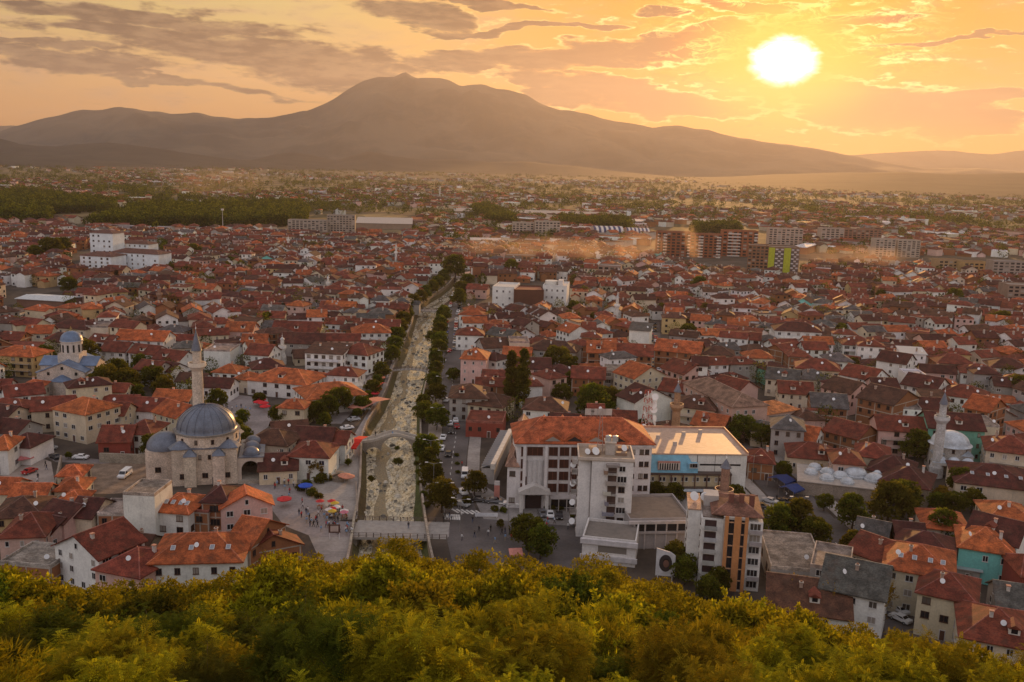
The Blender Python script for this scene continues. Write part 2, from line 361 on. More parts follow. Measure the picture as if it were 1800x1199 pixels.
def wall_geo(b, w, d, h, kind, rh, wc, mi=0):
    if kind == 'g':
        v = [(-w/2,-d/2,0),(w/2,-d/2,0),(w/2,d/2,0),(-w/2,d/2,0),(-w/2,-d/2,h),(w/2,-d/2,h),(w/2,d/2,h),(-w/2,d/2,h),(-w/2,0,h+rh-.03),(w/2,0,h+rh-.03)]
        b.add(v, [(0,1,5,4),(1,2,6,9,5),(2,3,7,6),(3,0,4,8,7)], mi, wc)
    elif kind == 's':
        v = [(-w/2,-d/2,0),(w/2,-d/2,0),(w/2,d/2,0),(-w/2,d/2,0),(-w/2,-d/2,h),(w/2,-d/2,h),(w/2,d/2,h+rh-.05),(-w/2,d/2,h+rh-.05)]
        b.add(v, [(0,1,5,4),(1,2,6,5),(2,3,7,6),(3,0,4,7)], mi, wc)
    else:
        b.box(-w/2, w/2, -d/2, d/2, 0, h-(.32 if kind == 'f' else .12), mi, wc, False)
def frame_geo(b, w, d, h, mi=0):
    c = (.42, .36, .31)
    for x in (-w/2, 0, w/2-.3):
        b.box(x, x+.3, -d/2-.03, -d/2, 0, h-.15, mi, c)
    nf = max(1, round(h/2.9))
    for i in range(1, nf+1): b.box(-w/2, w/2, -d/2-.05, -d/2-.031, i*h/nf-.45, i*h/nf-.18, mi, c)
    for sx in (-1, 1):
        x = sx*w/2
        for y in (-d/2+.3, 0, d/2-.3): b.box(min(x, x+sx*.03), max(x, x+sx*.03), y-.15, y+.15, 0, h-.15, mi, c)
        for i in range(1, nf+1): b.box(min(x+sx*.031, x+sx*.05), max(x+sx*.031, x+sx*.05), -d/2, d/2, i*h/nf-.45, i*h/nf-.18, mi, c)
def faces_of(w, d):
    # (origin centre, rotation so that local -y is outward, half length, outward normal)
    return [((0, -d/2), 0, w/2, (0, -1)), ((w/2, 0), math.pi/2, d/2, (1, 0)), ((0, d/2), math.pi, w/2, (0, 1)), ((-w/2, 0), -math.pi/2, d/2, (-1, 0))]
HOUSES = []
STY = ['one-storey', 'two-storey', 'three-storey', 'four-storey']
def house(x, y, w, d, h, rot, kind='g', wk='W', rk='r', opts='', name='house', wins=True, label=None, cat='house'):
    """one individual house with its parts"""
    rh = {'g': .26, 'h': .24, 's': .12, 'f': 0}[kind]*min(d, 14) * (1.0 if kind != 's' else 1)
    wc = jit(WALLC[wk][0], .10); rc = jit(ROOFC[rk][0], .16)
    if kind == 'f' and rk in 'gb': rc = jit((.26, .21, .18), .2)
    o = empty(name, (x, y, 0), rot)
    b = MB(); wall_geo(b, w, d, h, kind, rh, wc); 
    if wk == 'B': frame_geo(b, w, d, h)
    b.build('wall', M_stone if wk == 'S' else M_wall, o)
    b = MB(); roof_geo(b, w, d, h, kind, rh, rc, wc); ro = b.build('roof', M_roof if rk != 'l' else M_metal, o)
    px = proj((x, y, h)); c, s = math.cos(rot), math.sin(rot)
    vc = Vector((-x, -y)).normalized(); dist = math.hypot(x, y)
    nf = max(1, int((h+.3)//2.7)); fh = h/nf
    ws = WINB if (wk in 'BYRS' or random.random() < .25) else WIN
    if wins:
        blank = 'B' in opts
        for fi, ((fx, fy), fr, hl, nm) in enumerate(faces_of(w, d)):
            nw = (c*nm[0]-s*nm[1], s*nm[0]+c*nm[1])
            if nw[0]*vc.x+nw[1]*vc.y < .12: continue
            if blank and fi != 0: continue
            if 'N' in opts: continue
            if fi and random.random() < .25: continue
            nc = max(1, min(5, int(2*hl//2.9))); step = 2*hl/nc; wi = random.choice((0, 0, 1, 2) if step < 3.4 else (0, 1, 1, 3))
            for lv in range(nf):
                for k in range(nc):
                    if random.random() < .12: continue
                    t = -hl+step*(k+.5); z = lv*fh+fh*.55
                    if lv == 0 and k == nc//2 and fi == 0:
                        q = link('door', DOOR, o, (fx+math.cos(fr)*t-0, fy+math.sin(fr)*t, .02), fr); continue
                    link('window', ws[wi], o, (fx+math.cos(fr)*t, fy+math.sin(fr)*t, z), fr)
            if kind == 'g' and fi in (1, 3) and rh > 1.9: link('window', ws[2], o, (fx, fy, h+rh*.36), fr)
    if kind != 'f' and random.random() < .75:
        cx = random.uniform(-w*.3, w*.3); cyy = random.choice((-1, 1))*d*.15
        link('chimney', random.choice((CHIM, CHIM2)), ro, (cx, cyy, h+rh*.72), 0)
    if random.random() < .45 or 'D' in opts:
        q = link('satellite_dish', DISH, o, (random.uniform(-w*.4, w*.4), -d*.25, h+rh*.55+.4 if kind != 'f' else h+.9), 0)
        wd = random.uniform(-.5, .9); q.rotation_euler = (R(62), 0, wd-rot); q.scale = (.85,)*3
    if 'K' in opts:
        for k in (-.28, -.08, .15, .33):
            q = link('skylight', SKYL, ro, (w*k, -d*.27, h+rh*.46+.22)); q.rotation_euler = (math.atan2(rh, d/2), 0, 0)
    if kind in 'gh' and w > 9.5 and random.random() < .28 and 'K' not in opts: link('dormer', DORM, ro, (random.uniform(-w*.2, w*.2), -d*.30, h+rh*.36), 0)
    if 'L' in opts:   # balconies across the front
        for lv in range(1, nf):
            b = MB(); z = lv*fh; b.box(-w*.42, w*.42, -d/2-1.3, -d/2+.0-.002, z-.15, z, 0, (.6, .55, .5)); b.box(-w*.42, w*.42, -d/2-1.32, -d/2-1.22, z, z+.9, 0, jit(WALLC[wk][0], .1))
            b.build('balcony', M_plain, o)
    OCC.append((x, y, math.hypot(w, d)*.40))
    look = f"{WALLC[wk][1]} {STY[min(3, nf-1)]} house with {'flat' if kind=='f' else 'hipped' if kind=='h' else 'lean-to' if kind=='s' else 'gabled'} {ROOFC[rk][1]} roof"
    if kind == 'f': look = f"{WALLC[wk][1]} {STY[min(3, nf-1)]} house with a flat roof"
    if label: tag(o, label, cat)
    else: pend(o, look, cat, px, 'houses of the old town')
    HOUSES.append(o); return o
def hp(px, py, w, d, h, rot=0, kind='g', wk='W', rk='r', opts='', label=None, name='house', cat='house'):
    """house whose roof centre shows at photo pixel (px, py); w in photo pixels"""
    rh = {'g': .26, 'h': .24, 's': .12, 'f': 0}[kind]*min(d, 14)
    p = G(px, py, h+rh*.5); wm = w*dep(p)/FPX/max(.84, abs(math.cos(R(rot))))
    return house(p.x, p.y, wm, d, h, R(rot), kind, wk, rk, opts, label=label, name=name, cat=cat)
# ================================================================== SETTING
def lerp(tab, x):
    if x <= tab[0][0]: return tab[0][1]
    for (a, va), (c, vc) in zip(tab, tab[1:]):
        if x <= c: return va+(vc-va)*(x-a)/(c-a)
    return tab[-1][1]
def inpoly(x, y, P):
    k = False; j = len(P)-1
    for i in range(len(P)):
        xi, yi = P[i][0], P[i][1]; xj, yj = P[j][0], P[j][1]
        if (yi > y) != (yj > y) and x < (xj-xi)*(y-yi)/(yj-yi)+xi: k = not k
        j = i
    return k
# --- river banks (photo row, left bank, right bank at street level)
RIV = [(1060,594,775),(1010,608,764),(960,618,753),(915,624,746),(885,630,742),(857,634,738),(830,635,737),(800,636,737),(770,637,738),(745,645,738),(710,668,739),(685,680,745),(645,693,754),(610,708,760),(575,722,769),(550,729,774),(537,733,779),(524,752,797),(512,774,813),(500,789,821),(490,797,825),(482,803,824)]
LB = [G(a, r) for r, a, c in RIV]; RB = [G(c, r) for r, a, c in RIV]
def ground_shader(T, tcn, c):
    s = T.node('ShaderNodeSeparateXYZ'); T.l.new(tcn, s.inputs[0]); gx, gy = s.outputs[0], s.outputs[1]
    dirt = T.mix(T.ss(T.noise(tcn, .06, 6, .65), .35, .65), (.050, .038, .030), (.11, .085, .065))
    wv = T.xyz(T.m('MULTIPLY', gx, .0045), T.m('MULTIPLY', gy, .0032), 0)
    vo = T.node('ShaderNodeTexVoronoi'); vo.inputs['Scale'].default_value = 3.2; T.l.new(T.vm('ADD', wv, T.xyz(T.m('MULTIPLY', T.noise(wv, 2, 2), .5), 0, 0)), vo.inputs['Vector'])
    sc_ = T.node('ShaderNodeSeparateColor'); T.l.new(vo.outputs['Color'], sc_.inputs[0])
    r = T.node('ShaderNodeValToRGB'); T.l.new(sc_.outputs[0], r.inputs[0]); cr = r.color_ramp; cr.interpolation = 'CONSTANT'
    els = [(0, (.15, .105, .05)), (.22, (.075, .065, .03)), (.38, (.19, .135, .06)), (.55, (.10, .07, .04)), (.7, (.22, .16, .075)), (.85, (.06, .055, .03))]
    cr.elements[0].color = (*els[0][1], 1); cr.elements[1].position = els[1][0]; cr.elements[1].color = (*els[1][1], 1)
    for p, q in els[2:]: e = cr.elements.new(p); e.color = (*q, 1)
    n = T.ss(T.noise(tcn, .02, 5, .7), .35, .65, .7, 1.2)
    fld = T.mix(1.0, r.outputs[0], T.xyz(n, n, n), 'MULTIPLY')
    fld = T.mix(T.ss(T.m('ADD', gy, T.m('MULTIPLY', T.noise(tcn, .0012, 4), 2600)), 4300, 6000), fld, (.055, .048, .030))
    return T.mix(T.ss(T.m('ADD', gy, T.m('MULTIPLY', T.noise(tcn, .003, 3), 500)), 1150, 1500), dirt, fld)
M_ground = mat('earth_and_fields', (1, 1, 1), .95, extra=ground_shader)
FARY = 20500; FX = 20800
b = MB()
rows = [(Vector((LB[0].x+6, 40, 0)), Vector((RB[0].x-0, 40, 0)))]+list(zip(LB, RB))
lastc = (LB[-1]+RB[-1])/2
rows += [(Vector((lastc.x+8, lastc.y+30, 0)),)*2, (Vector((lastc.x+60, 2500, 0)),)*2, (Vector((lastc.x+60, FARY, 0)),)*2]
for (l0, r0), (l1, r1) in zip(rows, rows[1:]):
    b.add([(-FX, l0.y, 0), (l0.x, l0.y, 0), (l1.x, l1.y, 0), (-FX, l1.y, 0)], [(0, 1, 2, 3)])
    b.add([(r0.x, r0.y, 0), (FX, r0.y, 0), (FX, r1.y, 0), (r1.x, r1.y, 0)], [(0, 1, 2, 3)])
struct(b.build('ground', M_ground))
def bed_shader(T, tcn, c):
    v = T.vm('MULTIPLY', tcn, (1.0, .38, 1))
    n = T.noise(v, 1.1, 7, .78); st = T.noise(v, 2.2, 5, .8)
    c = T.mix(T.ss(n, .36, .60), (.14, .115, .07), (.62, .54, .38))
    c = T.mix(T.ss(st, .54, .64), c, (.80, .72, .52))
    c = T.mix(T.ss(st, .46, .40), c, (.06, .05, .035))
    return c
M_bed = mat('stony_bed', (1, 1, 1), .6, (1.5, .85, 1.1), extra=bed_shader, bump=.6)
T = NT(M_bed.node_tree); pb_ = [n for n in T.n if n.type == 'BSDF_PRINCIPLED'][0]; tq = T.node('ShaderNodeTexCoord').outputs['Object']
T.put(pb_.inputs['Roughness'], T.ss(T.noise(T.vm('MULTIPLY', tq, (1, .35, 1)), .35, 5, .7), .46, .58, .14, .75)); pb_.inputs['Specular IOR Level'].default_value = .7
b = MB()
for i, ((l0, r0), (l1, r1)) in enumerate(zip(rows[:-3], rows[1:-2])):
    zb = -3.4
    b.add([(l0.x-.3, l0.y, zb), (r0.x+.3, r0.y, zb), (r1.x+.3, r1.y, zb), (l1.x-.3, l1.y, zb)], [(0, 1, 2, 3)])
struct(b.build('river_bed', M_bed))
# shallow braided water over the stones
M = bpy.data.materials.new('river_water'); M.use_nodes = True; T = NT(M.node_tree); pb = M.node_tree.nodes['Principled BSDF']
pb.inputs['Base Color'].default_value = (.20, .17, .11, 1); pb.inputs['Roughness'].default_value = .16
tcn = T.node('ShaderNodeTexCoord').outputs['Object']; v = T.vm('MULTIPLY', tcn, (1, .6, 1))
bn = T.node('ShaderNodeBump'); bn.inputs['Strength'].default_value = .9; bn.inputs['Distance'].default_value = .25
T.l.new(T.noise(v, 1.8, 4, .7), bn.inputs['Height']); T.l.new(bn.outputs[0], pb.inputs['Normal'])
M_water = M
b = MB(); seg = []
for (l0, r0), (l1, r1) in zip(rows[:-3], rows[1:-2]):
    n = max(1, int((l1.y-l0.y)/4))
    for k in range(n): seg.append((l0.lerp(l1, k/n), r0.lerp(r1, k/n)))
for (l0, r0), (l1, r1) in zip(seg, seg[1:]):
    def lm(l, r):
        u = mnoise.noise(Vector((l.y*.035, 0, 3)))*.25; a = .30+u; w_ = .10+.22*mnoise.noise(Vector((l.y*.06, 5, 0)))
        return l.lerp(r, max(.06, a-w_/2)), l.lerp(r, max(a-w_/2+.03, min(.94, a+w_/2+.08)))
    a0, a1 = lm(l0, r0); b0, b1 = lm(l1, r1)
    b.add([(a0.x, a0.y, -3.36), (a1.x, a1.y, -3.36), (b1.x, b1.y, -3.36), (b0.x, b0.y, -3.36)], [(0, 1, 2, 3)])
struct(b.build('river_water', M_water))
b = MB(); rr = random.Random(4)
for i in range(900):
    k = rr.randrange(len(seg)); l, r = seg[k]; u = rr.uniform(.04, .96); p = l.lerp(r, u); sz = rr.choice([.25, .35, .5, .8])*rr.uniform(.7, 1.3); y_ = p.y+rr.uniform(-2, 2)
    ring = [(p.x+sz*rr.uniform(.7, 1.2)*math.cos(a), y_+sz*rr.uniform(.7, 1.2)*math.sin(a)) for a in [i_*math.pi/3 for i_ in range(6)]]; n = len(ring)
    v = [(x_, yy, -3.45) for x_, yy in ring]+[((x_+p.x)/2, (yy+y_)/2, -3.4+sz*.6) for x_, yy in ring]
    g_ = rr.choice([.08, .15, .5, .65]); b.add(v, [(q, (q+1) % 6, 6+(q+1) % 6, 6+q) for q in range(6)]+[tuple(range(6, 12))], 0, (g_, g_*.9, g_*.72))
tag(b.build('boulders', M_plain), 'scattered boulders and stones in the shallow river bed', 'stones', kind='stuff')
# embankment walls and parapets
def strip_wall(name, pts, side, label, col=(.30, .235, .17), zt=.9, th=.45, zb=-3.5):
    b = MB()
    for p, q in zip(pts, pts[1:]):
        d = (q-p); L = d.length
        b.at(p.x, p.y, 0, math.atan2(d.y, d.x))
        y0, y1 = (0, th) if side < 0 else (-th, 0)
        b.box(0, L+.1, y0, y1, zb, zt-.12, 0, jit(col, .12)); b.box(0, L+.1, y0-.05, y1+.05, zt-.12, zt, 0, jit((.45, .38, .3), .1))
    o = b.build(name, M_stone); tag(o, label, 'wall'); return o
strip_wall('embankment_wall', LB, -1, 'tall stone embankment wall along the left bank of the river')
strip_wall('embankment_wall', RB, 1, 'stone embankment wall along the tree-lined right bank of the river')
# grass banks at the foot of the walls
M_grassbank = mat('bank_grass', None, .95, (1.2, .6, 1.3))
def bank(pts, w0, name, lab, col):
    b = MB()
    for (p, ww), (q, w2) in zip(pts, pts[1:]):
        b.add([(p.x, p.y, -1.5), (p.x+ww, p.y, -3.33), (q.x+w2, q.y, -3.33), (q.x, q.y, -1.5)], [(0, 1, 2, 3)] if w0 > 0 else [(3, 2, 1, 0)], 0, jit(col, .2))
    return tag(b.build(name, M_grassbank), lab, 'grass', kind='stuff')
bank([(p, 1.2+1.6*abs(mnoise.noise(Vector((p.y*.05, 0, 0))))) for p in LB[:-1]], 1, 'bank_grass', 'dry grass at the foot of the left embankment wall', (.13, .10, .04))
bank([(p, -(1.0+2.4*abs(mnoise.noise(Vector((p.y*.05, 9, 0)))))) for p in RB[:-1]], -1, 'bank_grass', 'green grass at the foot of the right embankment wall', (.09, .10, .03))
# --- sheets: streets, pavements, squares (photo outlines at street level)
M_asph = mat('asphalt', (.115, .10, .095), .85, (.08, .75, 1.25), (1.5, .9, 1.1))
M_pave = mat('paving', None, .9, (.12, .8, 1.15), (1.2, .88, 1.1))
M_paint = mat('road_paint', (.72, .70, .66), .8, (1, .7, 1.05))
EXC = []
def sheet(name, P, z, m_, col=(.3, .26, .23), block=True, th=0):
    pts = [G(x, y, z) for x, y in P]; b = MB()
    ar = sum(p.x*q.y-q.x*p.y for p, q in zip(pts, pts[1:]+pts[:1]))
    if ar < 0: pts.reverse()
    if th: b.prism([(p.x, p.y) for p in pts], z-th, z, 0, col)
    else: b.add([tuple(p) for p in pts], [tuple(range(len(pts)))], 0, col)
    if block: EXC.append(P)
    return struct(b.build(name, m_))
def ribbon(name, C, w, z, m_, col=(.3, .26, .23), th=0):
    """ribbon of world width w along a centre line given in photo pixels"""
    pts = [G(x, y) for x, y in C]; b = MB(); L = []; Rr = []
    for i, p in enumerate(pts):
        t = (pts[min(i+1, len(pts)-1)]-pts[max(i-1, 0)]).normalized(); n = Vector((-t.y, t.x, 0))
        ww = w[i] if isinstance(w, (list, tuple)) else w
        L.append(p+n*ww/2); Rr.append(p-n*ww/2)
    for i in range(len(pts)-1):
        b.add([(Rr[i].x, Rr[i].y, z), (Rr[i+1].x, Rr[i+1].y, z), (L[i+1].x, L[i+1].y, z), (L[i].x, L[i].y, z)], [(0, 1, 2, 3)], 0, col)
        if th:
            for A in (L, Rr): b.add([(A[i].x, A[i].y, z-th), (A[i+1].x, A[i+1].y, z-th), (A[i+1].x, A[i+1].y, z), (A[i].x, A[i].y, z)], [(0, 1, 2, 3)], 0, (.4, .36, .33))
    PX = [proj(p)[:2] for p in L]+[proj(p)[:2] for p in reversed(Rr)]
    EXC.append(PX); return struct(b.build(name, m_)), pts
RRC = [(838,935),(812,905),(797,868),(792,835),(796,800),(801,770),(800,730),(797,690),(793,650),(793,610),(795,575),(799,545),(806,520),(818,498)]
ribbon('road', RRC, 8.2, .008, M_asph)
def off(C, d):
    pts = [G(x, y) for x, y in C]; out = []
    for i, p in enumerate(pts):
        t = (pts[min(i+1, len(pts)-1)]-pts[max(i-1, 0)]).normalized(); out.append(proj(p+Vector((t.y, -t.x, 0))*d))
    return out
ribbon('pavement', off(RRC[2:10], 6.2), 3.6, .12, M_pave, (.34, .30, .27), .12)
ribbon('pavement', off(RRC[2:10], -6.6), 4.4, .12, M_pave, (.30, .25, .21), .12)
sheet('road_junction', [(783,920),(800,900),(826,898),(850,910),(900,913),(1010,925),(1060,960),(1010,1010),(800,1010),(786,950)], .012, M_asph)
LST = [(790,931),(700,930),(628,931),(575,930),(545,915),(520,885),(498,855),(472,838),(455,826)]
ribbon('street', LST, [9,9,9,11,13,13,13,15,16], .016, M_pave, (.29, .25, .235))
sheet('paved_square', [(452,805),(500,792),(545,815),(600,800),(628,800),(632,830),(628,912),(585,916),(545,905),(510,865),(455,835)], .011, M_pave, (.36, .32, .285))
sheet('street', [(540,935),(580,925),(620,935),(612,990),(590,1010),(560,980)], .006, M_pave, (.33, .29, .26))
sheet('riverside_promenade', [(628,860),(622,800),(622,765),(640,735),(668,690),(684,650),(700,610),(716,570),(723,572),(708,610),(693,646),(680,686),(668,711),(645,746),(637,771),(636,800),(634,857)], .01, M_pave, (.34, .29, .26))
sheet('car_park', [(600,745),(560,745),(650,660),(672,668)], .006, M_pave, (.27, .235, .22))
sheet('square', [(384,742),(372,716),(380,690),(470,700),(478,745),(440,775),(415,745)], .006, M_pave, (.30, .26, .25))
sheet('street', [(0,842),(0,820),(60,800),(90,812),(100,870),(60,880),(0,860)], .006, M_pave, (.36, .30, .26))
sheet('street', [(75,800),(70,770),(84,765),(98,800),(180,808),(255,802),(262,808),(180,815),(98,812)], .009, M_pave, (.22, .19, .18), True)
sheet('excavation_yard', [(140,812),(262,812),(268,862),(200,868),(150,868)], .006, M_ground if False else mat('bare_earth', (.26, .185, .13), .95, (.3, .7, 1.2), (2, .8, 1.1)))
sheet('forecourt', [(826,860),(845,850),(905,888),(1135,888),(1135,905),(1010,925),(850,912)], .018, M_pave, (.27, .245, .23))
sheet('forecourt', [(1112,865),(1310,860),(1345,895),(1240,905),(1210,900),(1112,900)], .006, M_pave, (.34, .31, .29))
NST = [(1180,765),(1168,735),(1161,700),(1154,665),(1150,625),(1148,590),(1147,565)]
ribbon('side_street', NST, [9,9,8,7.5,7.5,7.5,7.5], .008, M_asph)
DRD = [(1262,762),(1300,790),(1340,825),(1385,868),(1420,905),(1470,955)]
ribbon('road', DRD, [9,10,11,12,12,10], .008, M_asph)
ribbon('pavement', off(DRD, -9.0), 4, .12, M_pave, (.38, .34, .31), .12)
ribbon('pavement', off(DRD[:-1], 8.4), 3.4, .12, M_pave, (.38, .34, .31), .12)
sheet('street', [(1560,1120),(1540,1065),(1575,1045),(1600,1035),(1640,1060),(1660,1090),(1800,1170),(1800,1199),(1640,1160)], .006, M_asph)
ribbon('lane', [(1640,1010),(1610,1040),(1590,1075),(1590,1100)], 6, .012, M_asph)
ribbon('lane', [(1590,1010),(1530,975),(1500,935),(1480,912)], 7, .012, M_asph)
# zebra crossings, centre dashes and the white boarded kerb
b = MB()
for k in range(7):
    a = G(782+k*4.2, 908+k*.25); b.at(a.x, a.y, 0, R(8)); b.box(-.25, .25, -1.8, 1.8, .018, .022)
for k in range(6):
    a = G(800+k*8.5, 898+k*.7); b.at(a.x, a.y, 0, R(35)); b.box(-.3, .3, -1.7, 1.7, .018, .022)
struct(b.build('zebra_crossing', M_paint))
def dashes(C, gap=5.0, ln=2.2, z=.014):
    pts = [G(x, y) for x, y in C]; b = MB(); acc = 0
    for p, q in zip(pts, pts[1:]):
        d = q-p; L = d.length; a = math.atan2(d.y, d.x); t = acc
        while t < L:
            c = p+d*(t/L); b.at(c.x, c.y, 0, a); b.box(0, ln, -.08, .08, z, z+.004); t += gap
        acc = t-L
    return struct(b.build('lane_marking', M_paint))
dashes(RRC[1:9]); dashes(DRD)
# --- hillside under the foreground trees
EDGE = [(-400,985),(0,985),(120,1000),(300,1000),(420,985),(480,955),(600,955),(700,935),(790,962),(880,958),(960,955),(1050,962),(1130,990),(1200,1012),(1300,1052),(1400,1078),(1500,1088),(1600,1112),(1680,1128),(1800,1160),(2200,1180)]
def hill(x, y):
    d = math.hypot(x, y)
    if y < 1: return 80
    px = proj((x, y, 86-d*.5))[0] if y > 3 else 900+x*5
    ye = lerp(EDGE, px)+46; q = ray(px, ye); ae = -q.z/math.hypot(q.x, q.y)
    q = ray(px, 1225); a0 = -q.z/math.hypot(q.x, q.y)
    def Tt(d): 
        u = min(1, max(0, (d-45)/70)); return CH-d*(a0+(ae-a0)*(u**.8))
    if d < 45: z = 80+(Tt(45)-7.0-80)*min(1, d/45)
    elif d < 115: z = Tt(d)-7.0
    else:
        z1 = Tt(115)-7.0; u = (d-115)/42; z = z1*(1-u*u*(3-2*u)) if u < 1 else 0
        if u >= 1: z = -.6
    if d > 20: z += 1.2*mnoise.noise(Vector((x*.05, y*.05, 1)))*(1 if d < 120 else max(0, 1-(d-120)/37))
    return z if z > .05 else -.6
b = MB(); nx, ny = 90, 70; vs = []; fs = []
for j in range(ny+1):
    y = -30+j*(205/ny)
    for i in range(nx+1):
        x = -125+i*(250/nx); vs.append((x, y, hill(x, y)))
for j in range(ny):
    for i in range(nx):
        a = j*(nx+1)+i; fs.append((a, a+1, a+nx+2, a+nx+1))
b.add(vs, fs)
M_hill = mat('hill_soil', (.060, .042, .018), .95, (.2, .6, 1.3), (2, .7, 1.2))
struct(b.build('hillside', M_hill, smooth=True))
# --- mountains: real ranges with front and back slopes
def mshade(T, tcn, c):
    n = T.noise(tcn, .0012, 7, .65); c = T.mix(T.ss(n, .40, .6), (.030, .032, .024), (.085, .075, .052))
    return c
M_mount = mat('mountain_scrub', (1, 1, 1), .95, extra=mshade)
M_hillm = mat('dark_wooded_hills', (.030, .026, .018), .95, (.004, .7, 1.5))
def range_(name, prof, D, fw, bw, nse, seedz, nx=220, ny=26, mt=None):
    b = MB(); vs = []; fs = []
    x0 = prof[0][0]; x1 = prof[-1][0]
    for i in range(nx+1):
        px = x0+(x1-x0)*i/nx; py = lerp(prof, px)
        c = atY(px, py, D); zr = max(-4, c.z)
        zr += nse*.035*mnoise.noise(Vector((c.x*.004, seedz, 0)))*zr/nse*1.2 if zr > 60 else 0
        for j in range(ny+1):
            t = -1+2*j/ny
            yy = D+(t*fw if t < 0 else t*bw); k = abs(t)
            # small sideways meander of spurs
            sh = mnoise.fractal(Vector((c.x*.0011, yy*.0011, seedz)), 1.0, 2.1, 5)
            z = zr*(1-k)**1.35 + sh*nse*1.7*min(1, zr/900)*min(1, k*3)*(1-k)
            vs.append((c.x*(yy/D if t < 0 else 1)*1.0 if t < 0 else c.x, yy, max(z, -3) if k < 1 else -3))
    for i in range(nx):
        for j in range(ny):
            a = i*(ny+1)+j; fs.append((a, a+ny+1, a+ny+2, a+1))
    b.add(vs, fs); return struct(b.build(name, mt or (M_hillm if name == 'hills' else M_mount), smooth=True))
P_MAIN = [(-500,300),(-200,262),(-60,246),(0,232),(30,222),(80,208),(145,193),(190,192),(212,188),(235,189),(265,195),(300,199),(340,198),(420,209),(470,207),(540,196),(590,172),(640,143),(665,133),(694,133),(704,128),(712,124),(722,130),(732,137),(750,140),(775,138),(795,143),(810,150),(850,149),(890,158),(930,172),(985,194),(1010,195),(1060,208),(1110,216),(1150,224),(1190,221),(1250,229),(1300,242),(1350,249),(1400,256),(1500,274),(1560,286),(1620,295),(1680,297),(1720,295),(1800,302),(1900,309),(2300,322)]
range_('mountain', P_MAIN, 13000, 3600, 3500, 230, 1.3, 420, 40)
range_('far_ridge', [(1350,290),(1450,276),(1520,271),(1600,266),(1680,265),(1720,271),(1760,270),(1800,264),(1880,258),(2100,268),(2400,290)], 18500, 1500, 1500, 60, 4.2, 80, 10)
range_('far_ridge', [(-500,262),(-250,235),(-120,226),(0,221),(40,221),(120,232),(300,250)], 18500, 1500, 1500, 60, 8.2, 60, 10)
range_('hills', [(-500,226),(-250,232),(-60,240),(0,243),(25,253),(60,256),(100,257),(140,253),(190,250),(240,256),(280,261),(330,269),(400,279),(440,282),(520,290)], 7000, 1300, 1500, 60, 2.2, 160, 20)
range_('hills', [(380,292),(440,282),(480,272),(515,268),(545,272),(590,282),(625,272),(652,266),(690,274),(740,280),(800,280),(860,285),(920,284),(1000,291),(1100,303),(1250,316)], 7600, 1200, 1500, 50, 5.2, 160, 18)
range_('hills', [(-500,250),(-100,262),(0,268),(60,276),(140,279),(200,284),(270,291),(350,300)], 5200, 800, 900, 30, 6.1, 90, 14)
range_('hills', [(1050,345),(1150,325),(1200,316),(1350,307),(1500,303),(1600,303),(1700,306),(1800,304),(1950,306),(2300,312)], 6500, 3000, 1800, 40, 9.1, 160, 26)
# ================================================================== LANDMARKS
def fr(pa, pb):
    A = G(*pa); B = G(*pb); d = B-A; return A, math.atan2(d.y, d.x), d.length
def grid(o, w, x0, x1, z0, z1, cols, rows, y=0, wi=0, br=False, skip=.0, face=0, depth=0):
    """windows on a wall of building o. face 0 front (y=0 line), 1 right side x=w, 3 left side x=0"""
    ws = WINB if br else WIN
    for r in range(rows):
        for k in range(cols):
            if random.random() < skip: continue
            t = x0+(x1-x0)*(k+.5)/cols; z = z0+(z1-z0)*(r+.5)/rows
            if face == 0: link('window', ws[wi], o, (t, y, z))
            elif face == 1: link('window', ws[wi], o, (w, t, z), math.pi/2)
            elif face == 3: link('window', ws[wi], o, (0, t, z), -math.pi/2)
            else: link('window', ws[wi], o, (t, depth, z), math.pi)
def flat_block(name, pa, pb, depth, h, wc, rc, label, cat='building', rows=4, cols=6, wi=0, side=3, scols=2, par=.7, br=False, skip=.05, roof='f', rh=2.5, occ=True, gf=0.3, px_h=None):
    A, a, w = fr(pa, pb); o = empty(name, A, a); tag(o, label, cat)
    if px_h: h = hpx(pa[0], pa[1], px_h)
    b = MB(); b.box(0, w, 0, depth, 0, h, 0, wc, False); b.build('wall', M_wall, o)
    b = MB()
    if roof == 'f':
        b.box(.3, w-.3, .3, depth-.3, h+.003, h+.08, 0, rc)
        pc = tuple(min(1, c*.92) for c in wc)
        b.box(0, w, 0, .3, h+.002, h+par, 1, pc); b.box(0, w, depth-.3, depth, h+.002, h+par, 1, pc); b.box(0, .3, .301, depth-.301, h+.002, h+par, 1, pc); b.box(w-.3, w, .301, depth-.301, h+.002, h+par, 1, pc)
        b.build('roof', [M_plain, M_wall], o)
    else:
        b.at(w/2, depth/2, 0, 0); 
        if depth > w: b.at(w/2, depth/2, 0, math.pi/2); roof_geo(b, depth, w, h, roof, rh, rc, wc)
        else: roof_geo(b, w, depth, h, roof, rh, rc, wc)
        b.build('roof', M_roof, o)
    if rows: 
        grid(o, w, .8, w-.8, gf, h-.2, cols, rows, wi=wi, br=br, skip=skip)
        for sdd in (side if isinstance(side, (list, tuple)) else [side]):
            grid(o, w, .8, depth-.8, gf, h-.2, scols, rows, wi=wi, br=br, skip=.25, face=sdd)
    if occ:
        n = max(1, int(w/8)); m_ = max(1, int(depth/8)); c, s = math.cos(a), math.sin(a)
        for i in range(n):
            for j in range(m_):
                u = w*(i+.5)/n; v = depth*(j+.5)/m_; OCC.append((A.x+c*u-s*v, A.y+s*u+c*v, 5.5))
    return o, w, h
